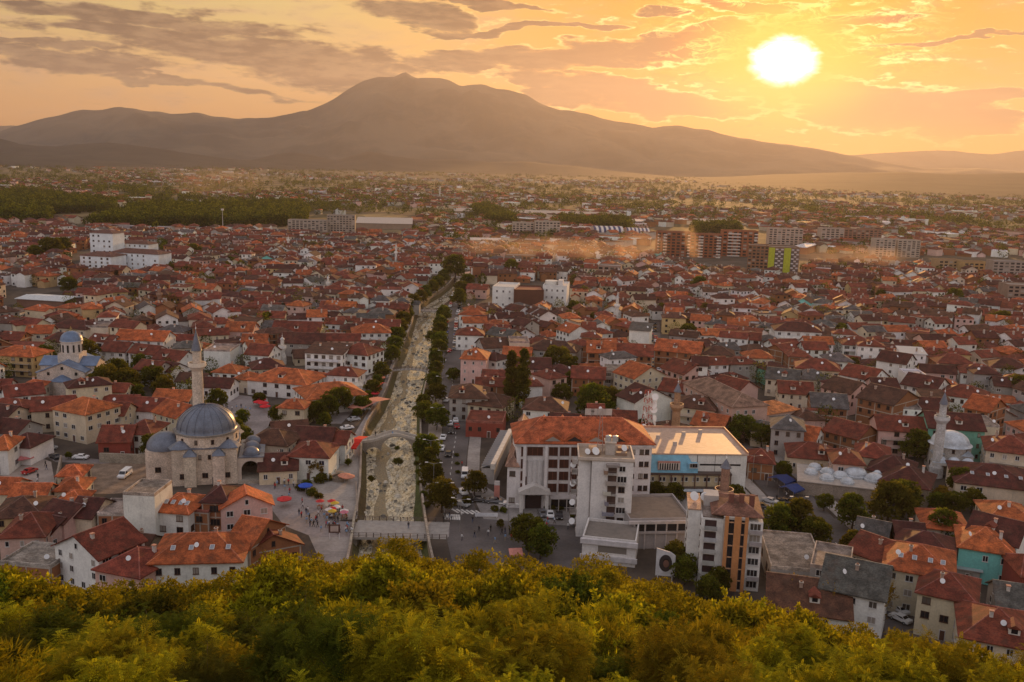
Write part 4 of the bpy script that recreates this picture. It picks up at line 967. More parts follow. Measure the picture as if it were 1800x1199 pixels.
# ---- white apartment tower
def tower():
    A, a, w = fr((1012, 943), (1106, 947)); h = hpx(1012, 945, 808); D = 9.5; o = empty('apartment_tower', A, a); tag(o, 'tall white apartment tower with stacked balconies and a cluttered roof', 'apartment block')
    WC = (.82, .78, .77); b = MB(); b.box(0, w, 0, D, 0, h, 0, WC, False); b.box(w*.22, w*.235+0, -.25, -.003, 0, h, 0, (.4, .36, .36)); b.box(w*.24, w, -1.0, -.003, 0, h-.02, 0, WC, False); b.build('wall', M_wall, o)
    b = MB(); b.box(-.2, w+.2, -1.2, D+.2, h+.003, h+.15, 0, (.36, .28, .21)); 
    for (x0, x1, y0, y1) in ((-.2, w+.2, -1.2, -.9), (-.2, w+.2, D-.1, D+.2), (-.2, .1, -.89, D-.11), (w-.1, w+.2, -.89, D-.11)): b.box(x0, x1, y0, y1, h+.151, h+.8, 0, (.62, .52, .44))
    ro = b.build('roof', M_plain, o)
    b = MB(); b.box(w*.5, w*.68, D*.35, D*.7, h+.15, h+3.0, 0, (.5, .44, .4)); b.box(w*.48, w*.7, D*.33, D*.72, h+3.0, h+3.2, 0, (.6, .5, .42)); b.build('stair_house', M_wall, ro)
    b = MB()
    for k in range(2): b.lathe([(.7, h+3.2), (.7, h+4.4), (.1, h+4.6)], 12, 0, (.6, .6, .6), w*.55+k*1.6, D*.5)
    b.build('water_tank', M_metal, ro)
    b = MB()
    for q in ((.15, .3, .4, .6), (.2, .65, .35, .9), (.7, .3, .9, .45), (.75, .7, .95, .9)): b.box(w*q[0], w*q[2], D*q[1], D*q[3], h+.15, h+.9, 0, jit((.3, .2, .15), .3))
    b.build('roof_hatch', M_plain, ro)
    # small lattice mast
    m_ = MB()
    for sx in (-.5, .5):
        for sy in (-.5, .5): m_.tube((w*.4+sx*1.4, D*.5+sy*1.4, h), (w*.4+sx*.3, D*.5+sy*.3, h+11), .07, .05, 4, 0, (.5, .4, .38))
    for k in range(9):
        f0 = 1.4-1.1*k/9; f1 = 1.4-1.1*(k+1)/9; z0 = h+11*k/9; z1 = h+11*(k+1)/9
        m_.tube((w*.4-.5*f0, D*.5-.5*f0, z0), (w*.4+.5*f1, D*.5-.5*f1, z1), .04, .04, 3, 0, (.5, .4, .38)); m_.tube((w*.4+.5*f0, D*.5+.5*f0, z0), (w*.4+.5*f1, D*.5-.5*f1, z1), .04, .04, 3, 0, (.5, .4, .38))
    m_.build('aerial_mast', M_metal, ro)
    for (x, y, s_) in ((w*.3, D*.25, 1.6), (w*.15, D*.2, 1.2), (w*.85, D*.6, 1.3)):
        q = link('satellite_dish', DISH, ro, (x, y, h+1.2)); q.rotation_euler = (R(60), 0, .5); q.scale = (s_,)*3
    n = 7; fh = (h-1.5)/n
    for lv in range(n):
        z = .9+lv*fh
        # flat panel coloured dark for the shade of a loggia recess, with balcony
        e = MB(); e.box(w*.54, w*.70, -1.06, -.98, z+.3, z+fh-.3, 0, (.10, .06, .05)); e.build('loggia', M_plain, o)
        e = MB(); cc = jit(random.choice([(.5, .42, .36), (.35, .22, .16), (.6, .55, .5), (.25, .25, .3)]), .15); x0 = w*(.50 if lv % 2 else .46); x1 = w*(.70 if lv != n-2 else .86)
        e.box(x0, x1, -2.3, -1.003, z+.2, z+.34, 0, (.5, .46, .42)); e.box(x0, x0+.9*((lv % 3)+1), -2.35, -2.27, z+.341, z+1.2, 0, cc); e.box(x0, x1, -2.33, -2.28, z+1.1, z+1.16, 0, (.2, .15, .12))
        for k in range(8): xx = x0+(x1-x0)*k/8; e.box(xx, xx+.04, -2.33, -2.29, z+.34, z+1.1, 0, (.2, .15, .12))
        e.box(x0, x0+.06, -2.3, -1.003, z+.341, z+1.15, 0, cc); e.build('balcony', M_plain, o)
        q = link('window', (WIN[1], WINB[1], WIN[3])[lv % 3], o, (w*.80, -1.0, z+fh*.55))
        if lv in (0,): link('window', WIN[1], o, (w*.60, -1.07, z+fh*.55))
        # left side face
        link('window', WINB[0], o, (0, D*.3, z+fh*.55), -math.pi/2)
        e = MB(); e.box(-1.4, -.003, D*.5, D*.85, z+.2, z+.35, 0, (.5, .46, .42)); e.box(-1.42, -1.35, D*.5, D*.85, z+.351, z+1.2, 0, jit((.5, .4, .35), .3)); e.build('balcony', M_plain, o)
        link('window', WIN[1], o, (0, D*.67, z+fh*.6), -math.pi/2)
    e = MB(); e.box(w*.5, w*.74, -2.6, -1.003, h-1.0, h-.4, 0, (.3, .26, .24)); e.build('awning', M_cloth, o)
    for k in range(4):
        q = link('satellite_dish', DISH, o, (-.9, D*(.2+.2*k), 3+k*4)); q.rotation_euler = (R(65), 0, -.5); q.scale = (1.3,)*3
    OCC.append((A.x+6, A.y+6, 9))
tower()
# ---- blue mansard office block
def office():
    A, a, w = fr((1134, 870), (1308, 872)); h = hpx(1134, 870, 800)+.3; D = 24; o = empty('office_block', A, a); tag(o, 'wide white block with a bright blue metal mansard and a flat pinkish roof', 'building')
    WC = (.74, .72, .69); b = MB(); b.box(0, w, 0, D, 0, h, 0, WC, False); b.build('wall', M_wall, o)
    b = MB(); b.box(-.3, w+.3, -.3, D+.3, h+.003, h+.35, 0, (.50, .36, .28)); 
    for (x0, x1, y0, y1) in ((-.3, w+.3, D, D+.3), (-.3, 0, -.3, D), (w, w+.3, -.3, D)): b.box(x0, x1, y0, y1, h+.351, h+.9, 0, (.55, .30, .20))
    ro = b.build('roof', M_plain, o)
    for u, v in ((.1, .6), (.2, .55), (.33, .3), (.5, .7), (.7, .8)):
        e = MB(); e.box(-.5, .5, -.4, .4, 0, 1.0, 0, (.5, .45, .42)); e.build('vent', M_plain, ro, (w*u, D*v, h+.35))
    z1 = h*.60; BL = (.20, .46, .62)
    b = MB(); xr = w*.40; b.add([(0, -1.6, z1), (w*.50, -1.6, z1), (xr, -.2, h), (0, -.2, h), (0, -.003, z1), (w*.50, -.003, z1)], [(0, 1, 2, 3), (1, 5, 2), (0, 3, 4)], 0, BL); b.box(w*.40, w*.50, -1.5, -.003, z1, z1+(h-z1)*.55, 0, BL)
    b.build('blue_mansard', M_plain, o)
    b = MB(); b.box(w*.10, w*.32, -1.7, -.7, z1+.8, h*.86, 0, (.45, .20, .15))
    for k in range(9): x = w*(.105+.024*k); b.box(x, x+.5, -1.76, -1.68, z1+.9, h*.84, 1, (.6, .55, .5))
    for k in range(8): x = w*(.115+.024*k); b.box(x, x+.35, -1.77, -1.69, z1+.9, h*.83, 2)
    b.build('dormer_window', [M_plain, M_plain, M_glass], o)
    for k in range(3): link('window', WIN[2], o, (w*(.43+.025*k), -1.52, z1+2.0))
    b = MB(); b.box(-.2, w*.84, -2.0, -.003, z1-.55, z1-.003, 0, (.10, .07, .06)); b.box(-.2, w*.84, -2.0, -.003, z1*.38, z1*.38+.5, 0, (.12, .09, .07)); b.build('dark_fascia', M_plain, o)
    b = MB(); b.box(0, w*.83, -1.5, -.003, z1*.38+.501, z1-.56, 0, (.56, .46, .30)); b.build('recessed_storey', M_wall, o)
    for k in range(22):
        if k % 3 == 2: continue
        link('window', WIN[2], o, (w*.82*(k+.5)/22, -1.5, z1*.74))
    b = MB()
    for k in range(8): x = w*.83*k/7; b.box(x-.12, x+.12, -2.05, -1.75, z1*.38, z1-.2, 0, (.14, .07, .05))
    b.build('post', M_plain, o)
    b = MB(); b.box(w*.53, w*.94, -.05, .02, h*.74, h*.78, 0, (.3, .25, .22)); b.box(w*.5, w*.505, -.06, .02, z1, h, 0, (.4, .38, .37)); b.box(w*.68, w*.683, -.06, .02, z1, h, 0, (.4, .38, .37)); b.build('window_band', M_glass, o)
    b = MB(); b.box(w*.02, w*.80, -.08, .02, .1, z1*.38-.3, 0); b.build('shop_front', M_glass, o)
    b = MB(); b.box(w*.46, w*.57, -.16, -.09, 1.0, 1.9, 0, (.35, .62, .55)); b.box(w*.60, w*.68, -.16, -.09, 1.0, 1.9, 0, (.35, .62, .55)); b.box(w*.50, w*.53, -.17, -.09, 2.2, 2.8, 0, (.8, .6, .05)); b.build('shop_sign', M_plain, o)
    b = MB(); b.box(w*.34, w*.66, -3.6, -.09, 2.3, 2.5, 0, (.5, .55, .6)); b.build('canopy', M_plain, o)
    grid(o, w, 2, D-2, 4, h-1, 4, 2, wi=1, face=1, skip=.2)
    OCC.extend([(A.x+w*(k+.5)/5, A.y+dy, 8) for k in range(5) for dy in (5, 16)])
office()
# ---- low flat-roofed block and its ribbon-window front
b_, w, h = flat_block('shopping_block', (1104, 965), (1213, 963), 16, 7, (.44, .40, .40), (.23, .175, .135), 'low grey shopping block with a broad brown flat roof between the two towers', rows=0, px_h=917)
e = MB(); e.box(1, w-.5, -.08, .02, h-2.3, h-.6, 0)
e.build('window_band', M_glass, b_)
e = MB(); e.box(-.2, w+.3, -.5, -.003, h-.5, h+.2, 0, (.62, .55, .52)); e.box(-.2, w+.3, -.4, -.003, h-2.9, h-2.4, 0, (.5, .44, .42))
for k in range(6): e.box(1+(w-2)*k/5, 1.3+(w-2)*k/5, -.3, -.003, 0, h-.5, 0, (.62, .55, .52))
e.build('facade_frame', M_plain, b_)
b_, w, h = flat_block('pavilion', (1022, 988), (1116, 998), 11, 6, (.76, .72, .71), (.22, .19, .165), 'white pavilion with a long ribbon window under the trees at the tower foot', rows=0, px_h=947)
e = MB(); e.box(3.5, w-2, -.08, .02, h-2.6, h-1.2, 0)
e.build('window_band', M_glass, b_)
e = MB(); e.box(-.4, w+.4, -.6, -.003, h-.8, h+.3, 0, (.66, .62, .62)); e.box(-.4, w+.4, -.5, -.003, h-4.4, h-3.4, 0, (.60, .57, .57)); e.build('white_band', M_plain, b_)
# ---- orange-striped apartment tower
def tower2():
    A, a, w = fr((1225, 1030), (1332, 1040)); h = hpx(1232, 1035, 914); D = 13; o = empty('apartment_tower', A, a); tag(o, 'white apartment tower with two orange vertical stripes and a brown tiled roof', 'apartment block')
    WC = (.82, .79, .77); b = MB(); b.box(0, w, 0, D, 0, h, 0, WC, False); b.box(-2.6, -.003, 2.2, D-1, 0, h+.8, 0, WC, False); b.box(w*.36, w*.76, -.8, -.003, 0, h+.9, 0, (.55, .50, .46), False); b.build('wall', M_wall, o)
    b = MB()
    for u0, u1 in ((.38, .44), (.53, .64), (.70, .755)): b.box(w*u0, w*u1, -1.0, -.803, 0, h+1.1, 0, (.62, .27, .11))
    b.build('orange_stripe', M_wall, o)
    b = MB()
    for u0, u1 in ((.445, .525), (.645, .695)): b.box(w*u0, w*u1, -.9, -.803, .5, h+.4, 0)
    b.build('stair_glazing', M_glass, o)
    b = MB(); 
    n = 6; fh = h/n
    for lv in range(1, n+1):
        for u0, u1 in ((.445, .525), (.645, .695)): b.box(w*u0, w*u1, -.96, -.901, lv*fh-.25, lv*fh, 0, (.62, .35, .2))
    b.build('stair_spandrel', M_plain, o)
    rc = (.20, .09, .06); b = MB(); b.box(.3, w*.36, .3, D-.3, h+.003, h+.3, 0, (.25, .2, .17)); b.at(w*.58, D/2); roof_geo(b, w*.8, D, h+1.0, 'h', 2.2, rc, WC, .3); b.at(); b.box(-2.8, 0, 2.0, D-.8, h+.801, h+1.0, 0, (.5, .3, .2)); ro = b.build('roof', M_roof, o)
    b = MB()
    for k in range(3): b.box(w*(.45+.17*k), w*(.45+.17*k)+1.0, D*.3, D*.3+1.0, h+1.2, h+4.2, 0, (.22, .09, .07))
    b.box(w*.05, w*.3, D*.5, D*.8, h+.3, h+2.6, 0, (.5, .46, .44)); b.build('chimney', M_wall, ro)
    for lv in range(n):
        z = lv*fh
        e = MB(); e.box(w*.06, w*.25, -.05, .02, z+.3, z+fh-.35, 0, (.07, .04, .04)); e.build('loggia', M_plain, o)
        e = MB(); e.box(w*.05, w*.26, -1.1, -.051, z+.2, z+.33, 0, (.55, .52, .5)); e.box(w*.05, w*.26, -1.12, -1.05, z+.331, z+1.2, 0, jit((.45, .42, .42), .2)); e.build('balcony', M_plain, o)
        link('window', WIN[3], o, (w*.88, 0, z+fh*.58))
        if lv in (1, 4, 5): 
            e = MB(); e.box(w*.79, w*.99, -1.2, -.09, z+.2, z+.33, 0, (.55, .52, .5)); e.box(w*.79, w*.99, -1.22, -1.15, z+.331, z+1.1, 0, (.4, .36, .36)); e.build('balcony', M_plain, o)
        link('window', WINB[0], o, (-2.6, 4.6, z+fh*.55), -math.pi/2); link('window', WIN[0], o, (-2.6, 8.6, z+fh*.55), -math.pi/2)
        link('window', WINB[2], o, (0, 1.1, z+fh*.55), -math.pi/2)
    for k in range(2):
        q = link('satellite_dish', DISH, ro, (-1.5+k*2.2, D*.6, h+1.7)); q.rotation_euler = (R(60), 0, .5); q.scale = (1.7,)*3
    OCC.append((A.x+7, A.y+6, 10)); return h
tower2(); EXC.append([(1195,1060),(1200,900),(1345,890),(1345,1060)])
# billboard with oval portrait
p = G(1168, 1022); o = empty('billboard', p, R(-8)); tag(o, 'white curved-top board with a dark oval portrait above the bushes', 'billboard')
zt = hpx(1168, 1022, 968)
b = MB(); b.add([(-2, 0, 1.2), (2, 0, 1.2), (2, 0, zt-1.0), (1, 0, zt-.3), (-2, 0, zt+.4)]+[(-2, .25, 1.2), (2, .25, 1.2), (2, .25, zt-1.0), (1, .25, zt-.3), (-2, .25, zt+.4)], [(0, 1, 2, 3, 4), (9, 8, 7, 6, 5), (1, 6, 7, 2), (2, 7, 8, 3), (3, 8, 9, 4), (4, 9, 5, 0)], 0, (.68, .66, .66)); b.build('board', M_plain, o)
b = MB(); zc = zt*.55+.3
b.add([(1.35*math.cos(t*math.pi/12), -.03, zc+1.9*math.sin(t*math.pi/12)) for t in range(24)], [tuple(range(24))], 0, (.05, .04, .04))
b.add([(.6*math.cos(t*math.pi/8)+.1, -.05, zc-.1+.85*math.sin(t*math.pi/8)) for t in range(16)], [tuple(range(16))], 0, (.22, .11, .08)); b.add([(.65*math.cos(t*math.pi/8)+.1, -.045, zc+.5+.55*math.sin(t*math.pi/8)) for t in range(16)], [tuple(range(16))], 0, (.02, .015, .015)); b.build('portrait', M_plain, o)
b = MB(); b.tube((-1.5, .1, 0), (-1.5, .1, 1.25), .12, .12); b.tube((1.5, .1, 0), (1.5, .1, 1.25), .12, .12); b.build('post', M_metal, o)
# lattice telecom mast on the roof line behind the hotel
def mast(px, pb, pt, label):
    p = G(px, pb); H = hpx(px, pb, pt); o = empty('lattice_mast', p, .4); tag(o, label, 'mast')
    b = MB(); f = lambda z: 1.5-.8*z/H; n = 16
    for i in range(n):
        z0, z1 = H*i/n, H*(i+1)/n; a, c = f(z0), f(z1); cc = (.45, .09, .06) if i % 2 else (.62, .58, .55)
        P0 = [(-a, -a, z0), (a, -a, z0), (a, a, z0), (-a, a, z0)]; P1 = [(-c, -c, z1), (c, -c, z1), (c, c, z1), (-c, c, z1)]
        for k in range(4): b.tube(P0[k], P1[k], .12, .12, 4, 0, cc); b.tube(P0[k], P1[(k+1) % 4], .06, .06, 3, 0, cc); b.tube(P1[k], P1[(k+1) % 4], .06, .06, 3, 0, cc)
    b.build('lattice', M_plain, o)
    for k in range(8):
        z = H*(.45+.065*k); q = link('satellite_dish', DISH, o, (random.choice((-1.6, 1.6)), -.9, z)); q.rotation_euler = (R(75), 0, random.uniform(-1, 1)); q.scale = (1.8,)*3
    b = MB(); 
    for x in (-.6, .6): b.box(x-.15, x+.15, -.9, -.75, H-2, H, 0, (.7, .7, .7))
    b.build('antenna_panel', M_plain, o)
mast(1134, 800, 686, 'red and white lattice mast with round dishes behind the hotel roof')
# ---- long pink school building
o, w, h = flat_block('school', (1283, 772), (1345, 768), 34, 10, (.56, .37, .31), (.22, .13, .09), 'long pink school building with a brown roof glowing orange on its sunny slope', rows=3, cols=4, scols=9, side=3, roof='h', rh=3.2, skip=.25, px_h=716)
EXC.append([(1250,765),(1250,700),(1345,695),(1400,720),(1400,745),(1345,775)])
flat_block('house', (1345, 765), (1400, 755), 12, 7, (.58, .40, .33), (.5, .18, .06), 'pink wing of the school with a bright orange roof', 'building', rows=2, cols=3, roof='h', rh=2.4, skip=.3)
# ---- white modern block with dark roof (upper centre)
o, w, h = flat_block('department_store', (865, 541), (903, 543), 22, 12, (.8, .78, .76), (.6, .57, .53), 'white modern block left of the dark roofed hall in the upper middle of town', rows=3, cols=3, px_h=505)
o, w, h = flat_block('department_store', (903, 545), (955, 546), 20, 8, (.12, .05, .035), (.25, .08, .05), 'dark brown glass-fronted hall between two white modern blocks', rows=0, px_h=511)
o, w, h = flat_block('department_store', (953, 541), (995, 543), 22, 12, (.8, .78, .76), (.62, .58, .54), 'white modern block with a round top right of the dark hall', rows=3, cols=4, px_h=503)
e = MB(); e.lathe([(4, h), (4, h+2.4)], 16, 0, (.65, .62, .58), w*.3, 10); e.box(w*.6, w*.8, 6, 12, h, h+3.2, 0, (.66, .62, .6)); e.build('roof_house', M_wall, o)
EXC.append([(860,552),(860,500),(1000,495),(1000,552)])
# ---- white apartment complex far left
def complex_():
    o, w, h = flat_block('apartment_block', (142, 477), (197, 480), 18, 12, (.76, .79, .84), (.14, .06, .045), 'left white wing of the big blue-white apartment complex', 'apartment block', rows=4, cols=5, wi=1, roof='h', rh=2.6, px_h=449, skip=.15, br=True)
    o, w, h = flat_block('apartment_block', (197, 473), (280, 478), 16, 12, (.76, .79, .84), (.14, .06, .045), 'right white wing of the big blue-white apartment complex', 'apartment block', rows=4, cols=8, wi=0, roof='h', rh=2.6, px_h=443, skip=.15, br=True)
    o, w, h = flat_block('apartment_block', (160, 455), (200, 457), 16, 17, (.76, .79, .84), (.14, .06, .045), 'highest white block at the back of the blue-white apartment complex', 'apartment block', rows=5, cols=4, wi=1, roof='h', rh=2.2, px_h=409, skip=.15, br=True)
    o, w, h = flat_block('apartment_block', (205, 452), (262, 455), 14, 12, (.76, .79, .84), (.14, .06, .045), 'long white rear block of the blue-white apartment complex', 'apartment block', rows=4, cols=6, wi=0, roof='h', rh=2.2, px_h=427, skip=.15, br=True)
complex_(); EXC.append([(135,490),(135,440),(280,430),(285,488)])
# ---- big apartment slabs in the distance
def slab(pa, pb, pt, label, wc, depth=14, rows=8, cols=10, rc=(.35, .3, .27), bal=None, wi=1):
    o, w, h = flat_block('apartment_block', pa, pb, depth, 10, wc, rc, label, 'apartment block', rows=0, px_h=pt, par=.9)
    fh = h/rows
    for k in range(cols):        # each stack of openings is one bay strip
        x0 = w*(k+.18)/cols; x1 = w*(k+.82)/cols
        for r in range(rows):
            if cols*rows > 96 and (k*rows+r) % 2 and False: continue
            z = r*fh+fh*.3
            link_bay(o, (x0+x1)/2, z+fh*.28, x1-x0, fh*.55)
    if bal:
        for (u0, u1) in bal:
            for r in range(rows): e = MB(); e.box(w*u0, w*u1, -1.3, -.003, r*fh+.1, r*fh+1.15, 0, (.66, .60, .55)); e.build('balcony', M_plain, o)
    return o, w, h
b = MB(); b.box(-.5, .5, -.06, .01, -.5, .5, 0); BAY = b.mesh('window', M_glass)
def link_bay(o, x, z, w, h):
    q = link('window', BAY, o, (x, 0, z)); q.scale = (w, 1, h); return q
slab((506, 406), (575, 408), 387, 'left stepped grey apartment slab beside the dark wood', (.36, .30, .26), rows=6, cols=10)
slab((575, 407), (624, 408), 379, 'right taller grey apartment slab beside the long pale factory roof', (.34, .28, .24), rows=7, cols=9)
slab((900, 415), (938, 416), 392, 'pale slab block, left one of the pair left of the striped hall', (.44, .36, .30), rows=6, cols=6)
slab((940, 417), (984, 418), 390, 'pale slab block, right one of the pair left of the striped hall', (.46, .38, .32), rows=6, cols=7)
slab((1153, 450), (1212, 452), 408, 'left part of the long red-brown apartment block', (.27, .09, .045), rows=8, cols=7, bal=[(.02, .06), (.2, .3), (.92, .99)])
slab((1212, 452), (1268, 454), 412, 'middle part of the long red-brown apartment block', (.27, .09, .045), rows=8, cols=7, bal=[(.25, .4), (.82, .95)])
slab((1268, 450), (1330, 452), 406, 'right part of the long red-brown apartment block', (.30, .10, .05), rows=8, cols=7, bal=[(.15, .5), (.9, .99)])
slab((1312, 482), (1348, 484), 432, 'brown gridded tower front left of the green striped tower', (.24, .12, .07), rows=9, cols=5, depth=16)
o, w, h = slab((1348, 484), (1402, 486), 435, 'tower block with lime green and patchwork panels', (.22, .13, .09), rows=1, cols=1, depth=16)
e = MB(); gr = (.42, .44, .03)
for (u0, u1) in ((.0, .20), (.50, .72)): e.box(w*u0, w*u1, -.35, -.07, .5, h, 0, gr)
for (u0, u1) in ((.22, .48), (.74, .98)):
    for r in range(12):
        for k in range(3): 
            x0 = w*(u0+(u1-u0)*k/3); e.box(x0, x0+w*(u1-u0)/3, -.3, -.07, .5+(h-.5)*r/12, .5+(h-.5)*(r+.6)/12, 0, (.55, .5, .5) if (r+k) % 2 else (.12, .09, .09))
e.build('cladding_panel', M_plain, o)
slab((1350, 430), (1410, 432), 402, 'pale apartment slab half lost in the glare below the sun', (.48, .36, .30), rows=7, cols=8)
slab((1442, 430), (1482, 431), 402, 'left pale end of the far brown slab block', (.42, .33, .28), rows=7, cols=5)
slab((1482, 431), (1548, 432), 404, 'right brown part of the far slab block', (.26, .13, .09), rows=7, cols=9)
slab((1537, 452), (1572, 453), 421, 'pale tower, left one of the twin pale blocks', (.46, .37, .31), rows=8, cols=5)
slab((1576, 452), (1616, 453), 423, 'pale tower, right one of the twin pale blocks', (.44, .36, .30), rows=8, cols=5)
slab((1648, 486), (1690, 487), 458, 'ochre apartment block with brown roof, left one of two', (.38, .26, .15), rows=5, cols=5, rc=(.2, .08, .05))
slab((1692, 490), (1736, 491), 462, 'ochre apartment block with brown roof, right one of two', (.42, .28, .13), rows=5, cols=5, rc=(.2, .08, .05))
slab((1742, 498), (1800, 500), 460, 'grey apartment block at the far right edge', (.32, .26, .23), rows=7, cols=6)
slab((1768, 541), (1830, 543), 502, 'nearer brown apartment block cut by the right edge', (.28, .20, .16), rows=6, cols=6)
slab((890, 470), (946, 471), 450, 'unfinished brick block with open floors in the dust', (.25, .13, .08), rows=3, cols=8)
slab((1050, 495), (1090, 497), 468, 'dull pink block of flats in front of the smoke', (.33, .22, .18), rows=4, cols=4)
slab((324, 362), (350, 363), 352, 'small pale office slab out on the plain', (.5, .5, .52), rows=3, cols=4)
EXC.append([(1140,455),(1140,400),(1335,400),(1405,430),(1405,492),(1310,490)]); EXC.append([(500,412),(500,378),(730,378),(730,412)])
# striped sports hall, factory roofs
A, a, w = fr((1040, 416), (1100, 416)); 
def striped(pa, pb, pt, label):
    A, a, w = fr(pa, pb); h = hpx(pa[0], pa[1], pt); o = empty('sports_hall', A, a); tag(o, label, 'hall')
    D = 26; b = MB(); b.box(0, w, 0, D, 0, h*.45, 0, (.45, .36, .3), False); b.build('wall', M_wall, o)
    b = MB(); n = 12
    for k in range(n):
        x0, x1 = w*k/n, w*(k+1)/n; cc = (.68, .62, .56) if k % 2 else (.05, .06, .14)
        for i in range(8):
            t0, t1 = math.pi*i/8, math.pi*(i+1)/8; ya, yb = D/2-D/2*math.cos(t0), D/2-D/2*math.cos(t1); za, zb = h*.45+h*.55*math.sin(t0), h*.45+h*.55*math.sin(t1)
            b.add([(x0, ya, za), (x1, ya, za), (x1, yb, zb), (x0, yb, zb)], [(0, 1, 2, 3)], 0, cc)
    for x in (0, w): b.add([(x, D/2-D/2*math.cos(math.pi*i/8), h*.45+h*.55*math.sin(math.pi*i/8)) for i in range(9)], [tuple(range(9))], 0, (.5, .4, .35))
    b.build('striped_roof', M_plain, o)
striped((1044, 417), (1096, 418), 398, 'larger barrel-roofed sports hall striped dark blue and white')
striped((1102, 418), (1142, 419), 401, 'smaller barrel-roofed sports hall striped dark blue and white')
def shed(pa, pb, pt, depth, label, rc=(.52, .44, .38), wc=(.30, .22, .17)):
    A, a, w = fr(pa, pb); h = hpx(pa[0], pa[1], pt); o = empty('factory_hall', A, a); tag(o, label, 'hall')
    b = MB(); b.at(w/2, depth/2); wall_geo(b, w, depth, h, 'g', depth*.05, wc); b.build('wall', M_wall, o)
    b = MB(); b.at(w/2, depth/2); roof_geo(b, w, depth, h, 'g', depth*.05, rc, wc, .8); b.build('roof', M_plain, o)
shed((626, 402), (724, 404), 392, 90, 'huge pale-roofed factory hall right of the grey slabs')
shed((752, 408), (782, 409), 399, 30, 'dark factory hall right of the huge pale roof', (.25, .2, .17))
shed((785, 414), (812, 415), 404, 24, 'white low hall left of the central poplar clump', (.6, .55, .5))
shed((828, 436), (880, 437), 422, 26, 'white flat hall left of the dusty haze', (.6, .52, .45), (.5, .42, .35))
shed((800, 376), (1055, 384), 371, 70, 'very long pale factory roof far out left of the sun', (.5, .4, .33), (.35, .25, .18))
shed((905, 390), (1040, 393), 385, 40, 'second long factory roof in front of the longest one', (.48, .38, .3), (.33, .23, .17))
shed((1225, 396), (1300, 398), 389, 50, 'long bright factory roof under the sun glare', (.5, .4, .33), (.4, .26, .18))
shed((1690, 476), (1800, 480), 470, 40, 'long grey shed roof near the right edge', (.4, .36, .34))
shed((200, 402), (360, 407), 397, 12, 'long low stadium stand before the dark wood', (.3, .26, .26), (.10, .09, .14))
shed((30, 540), (112, 545), 525, 18, 'market hall with a shining pale metal roof at the left', (.55, .58, .60), (.22, .13, .10))
EXC.append([(20,560),(20,505),(115,505),(118,560)])
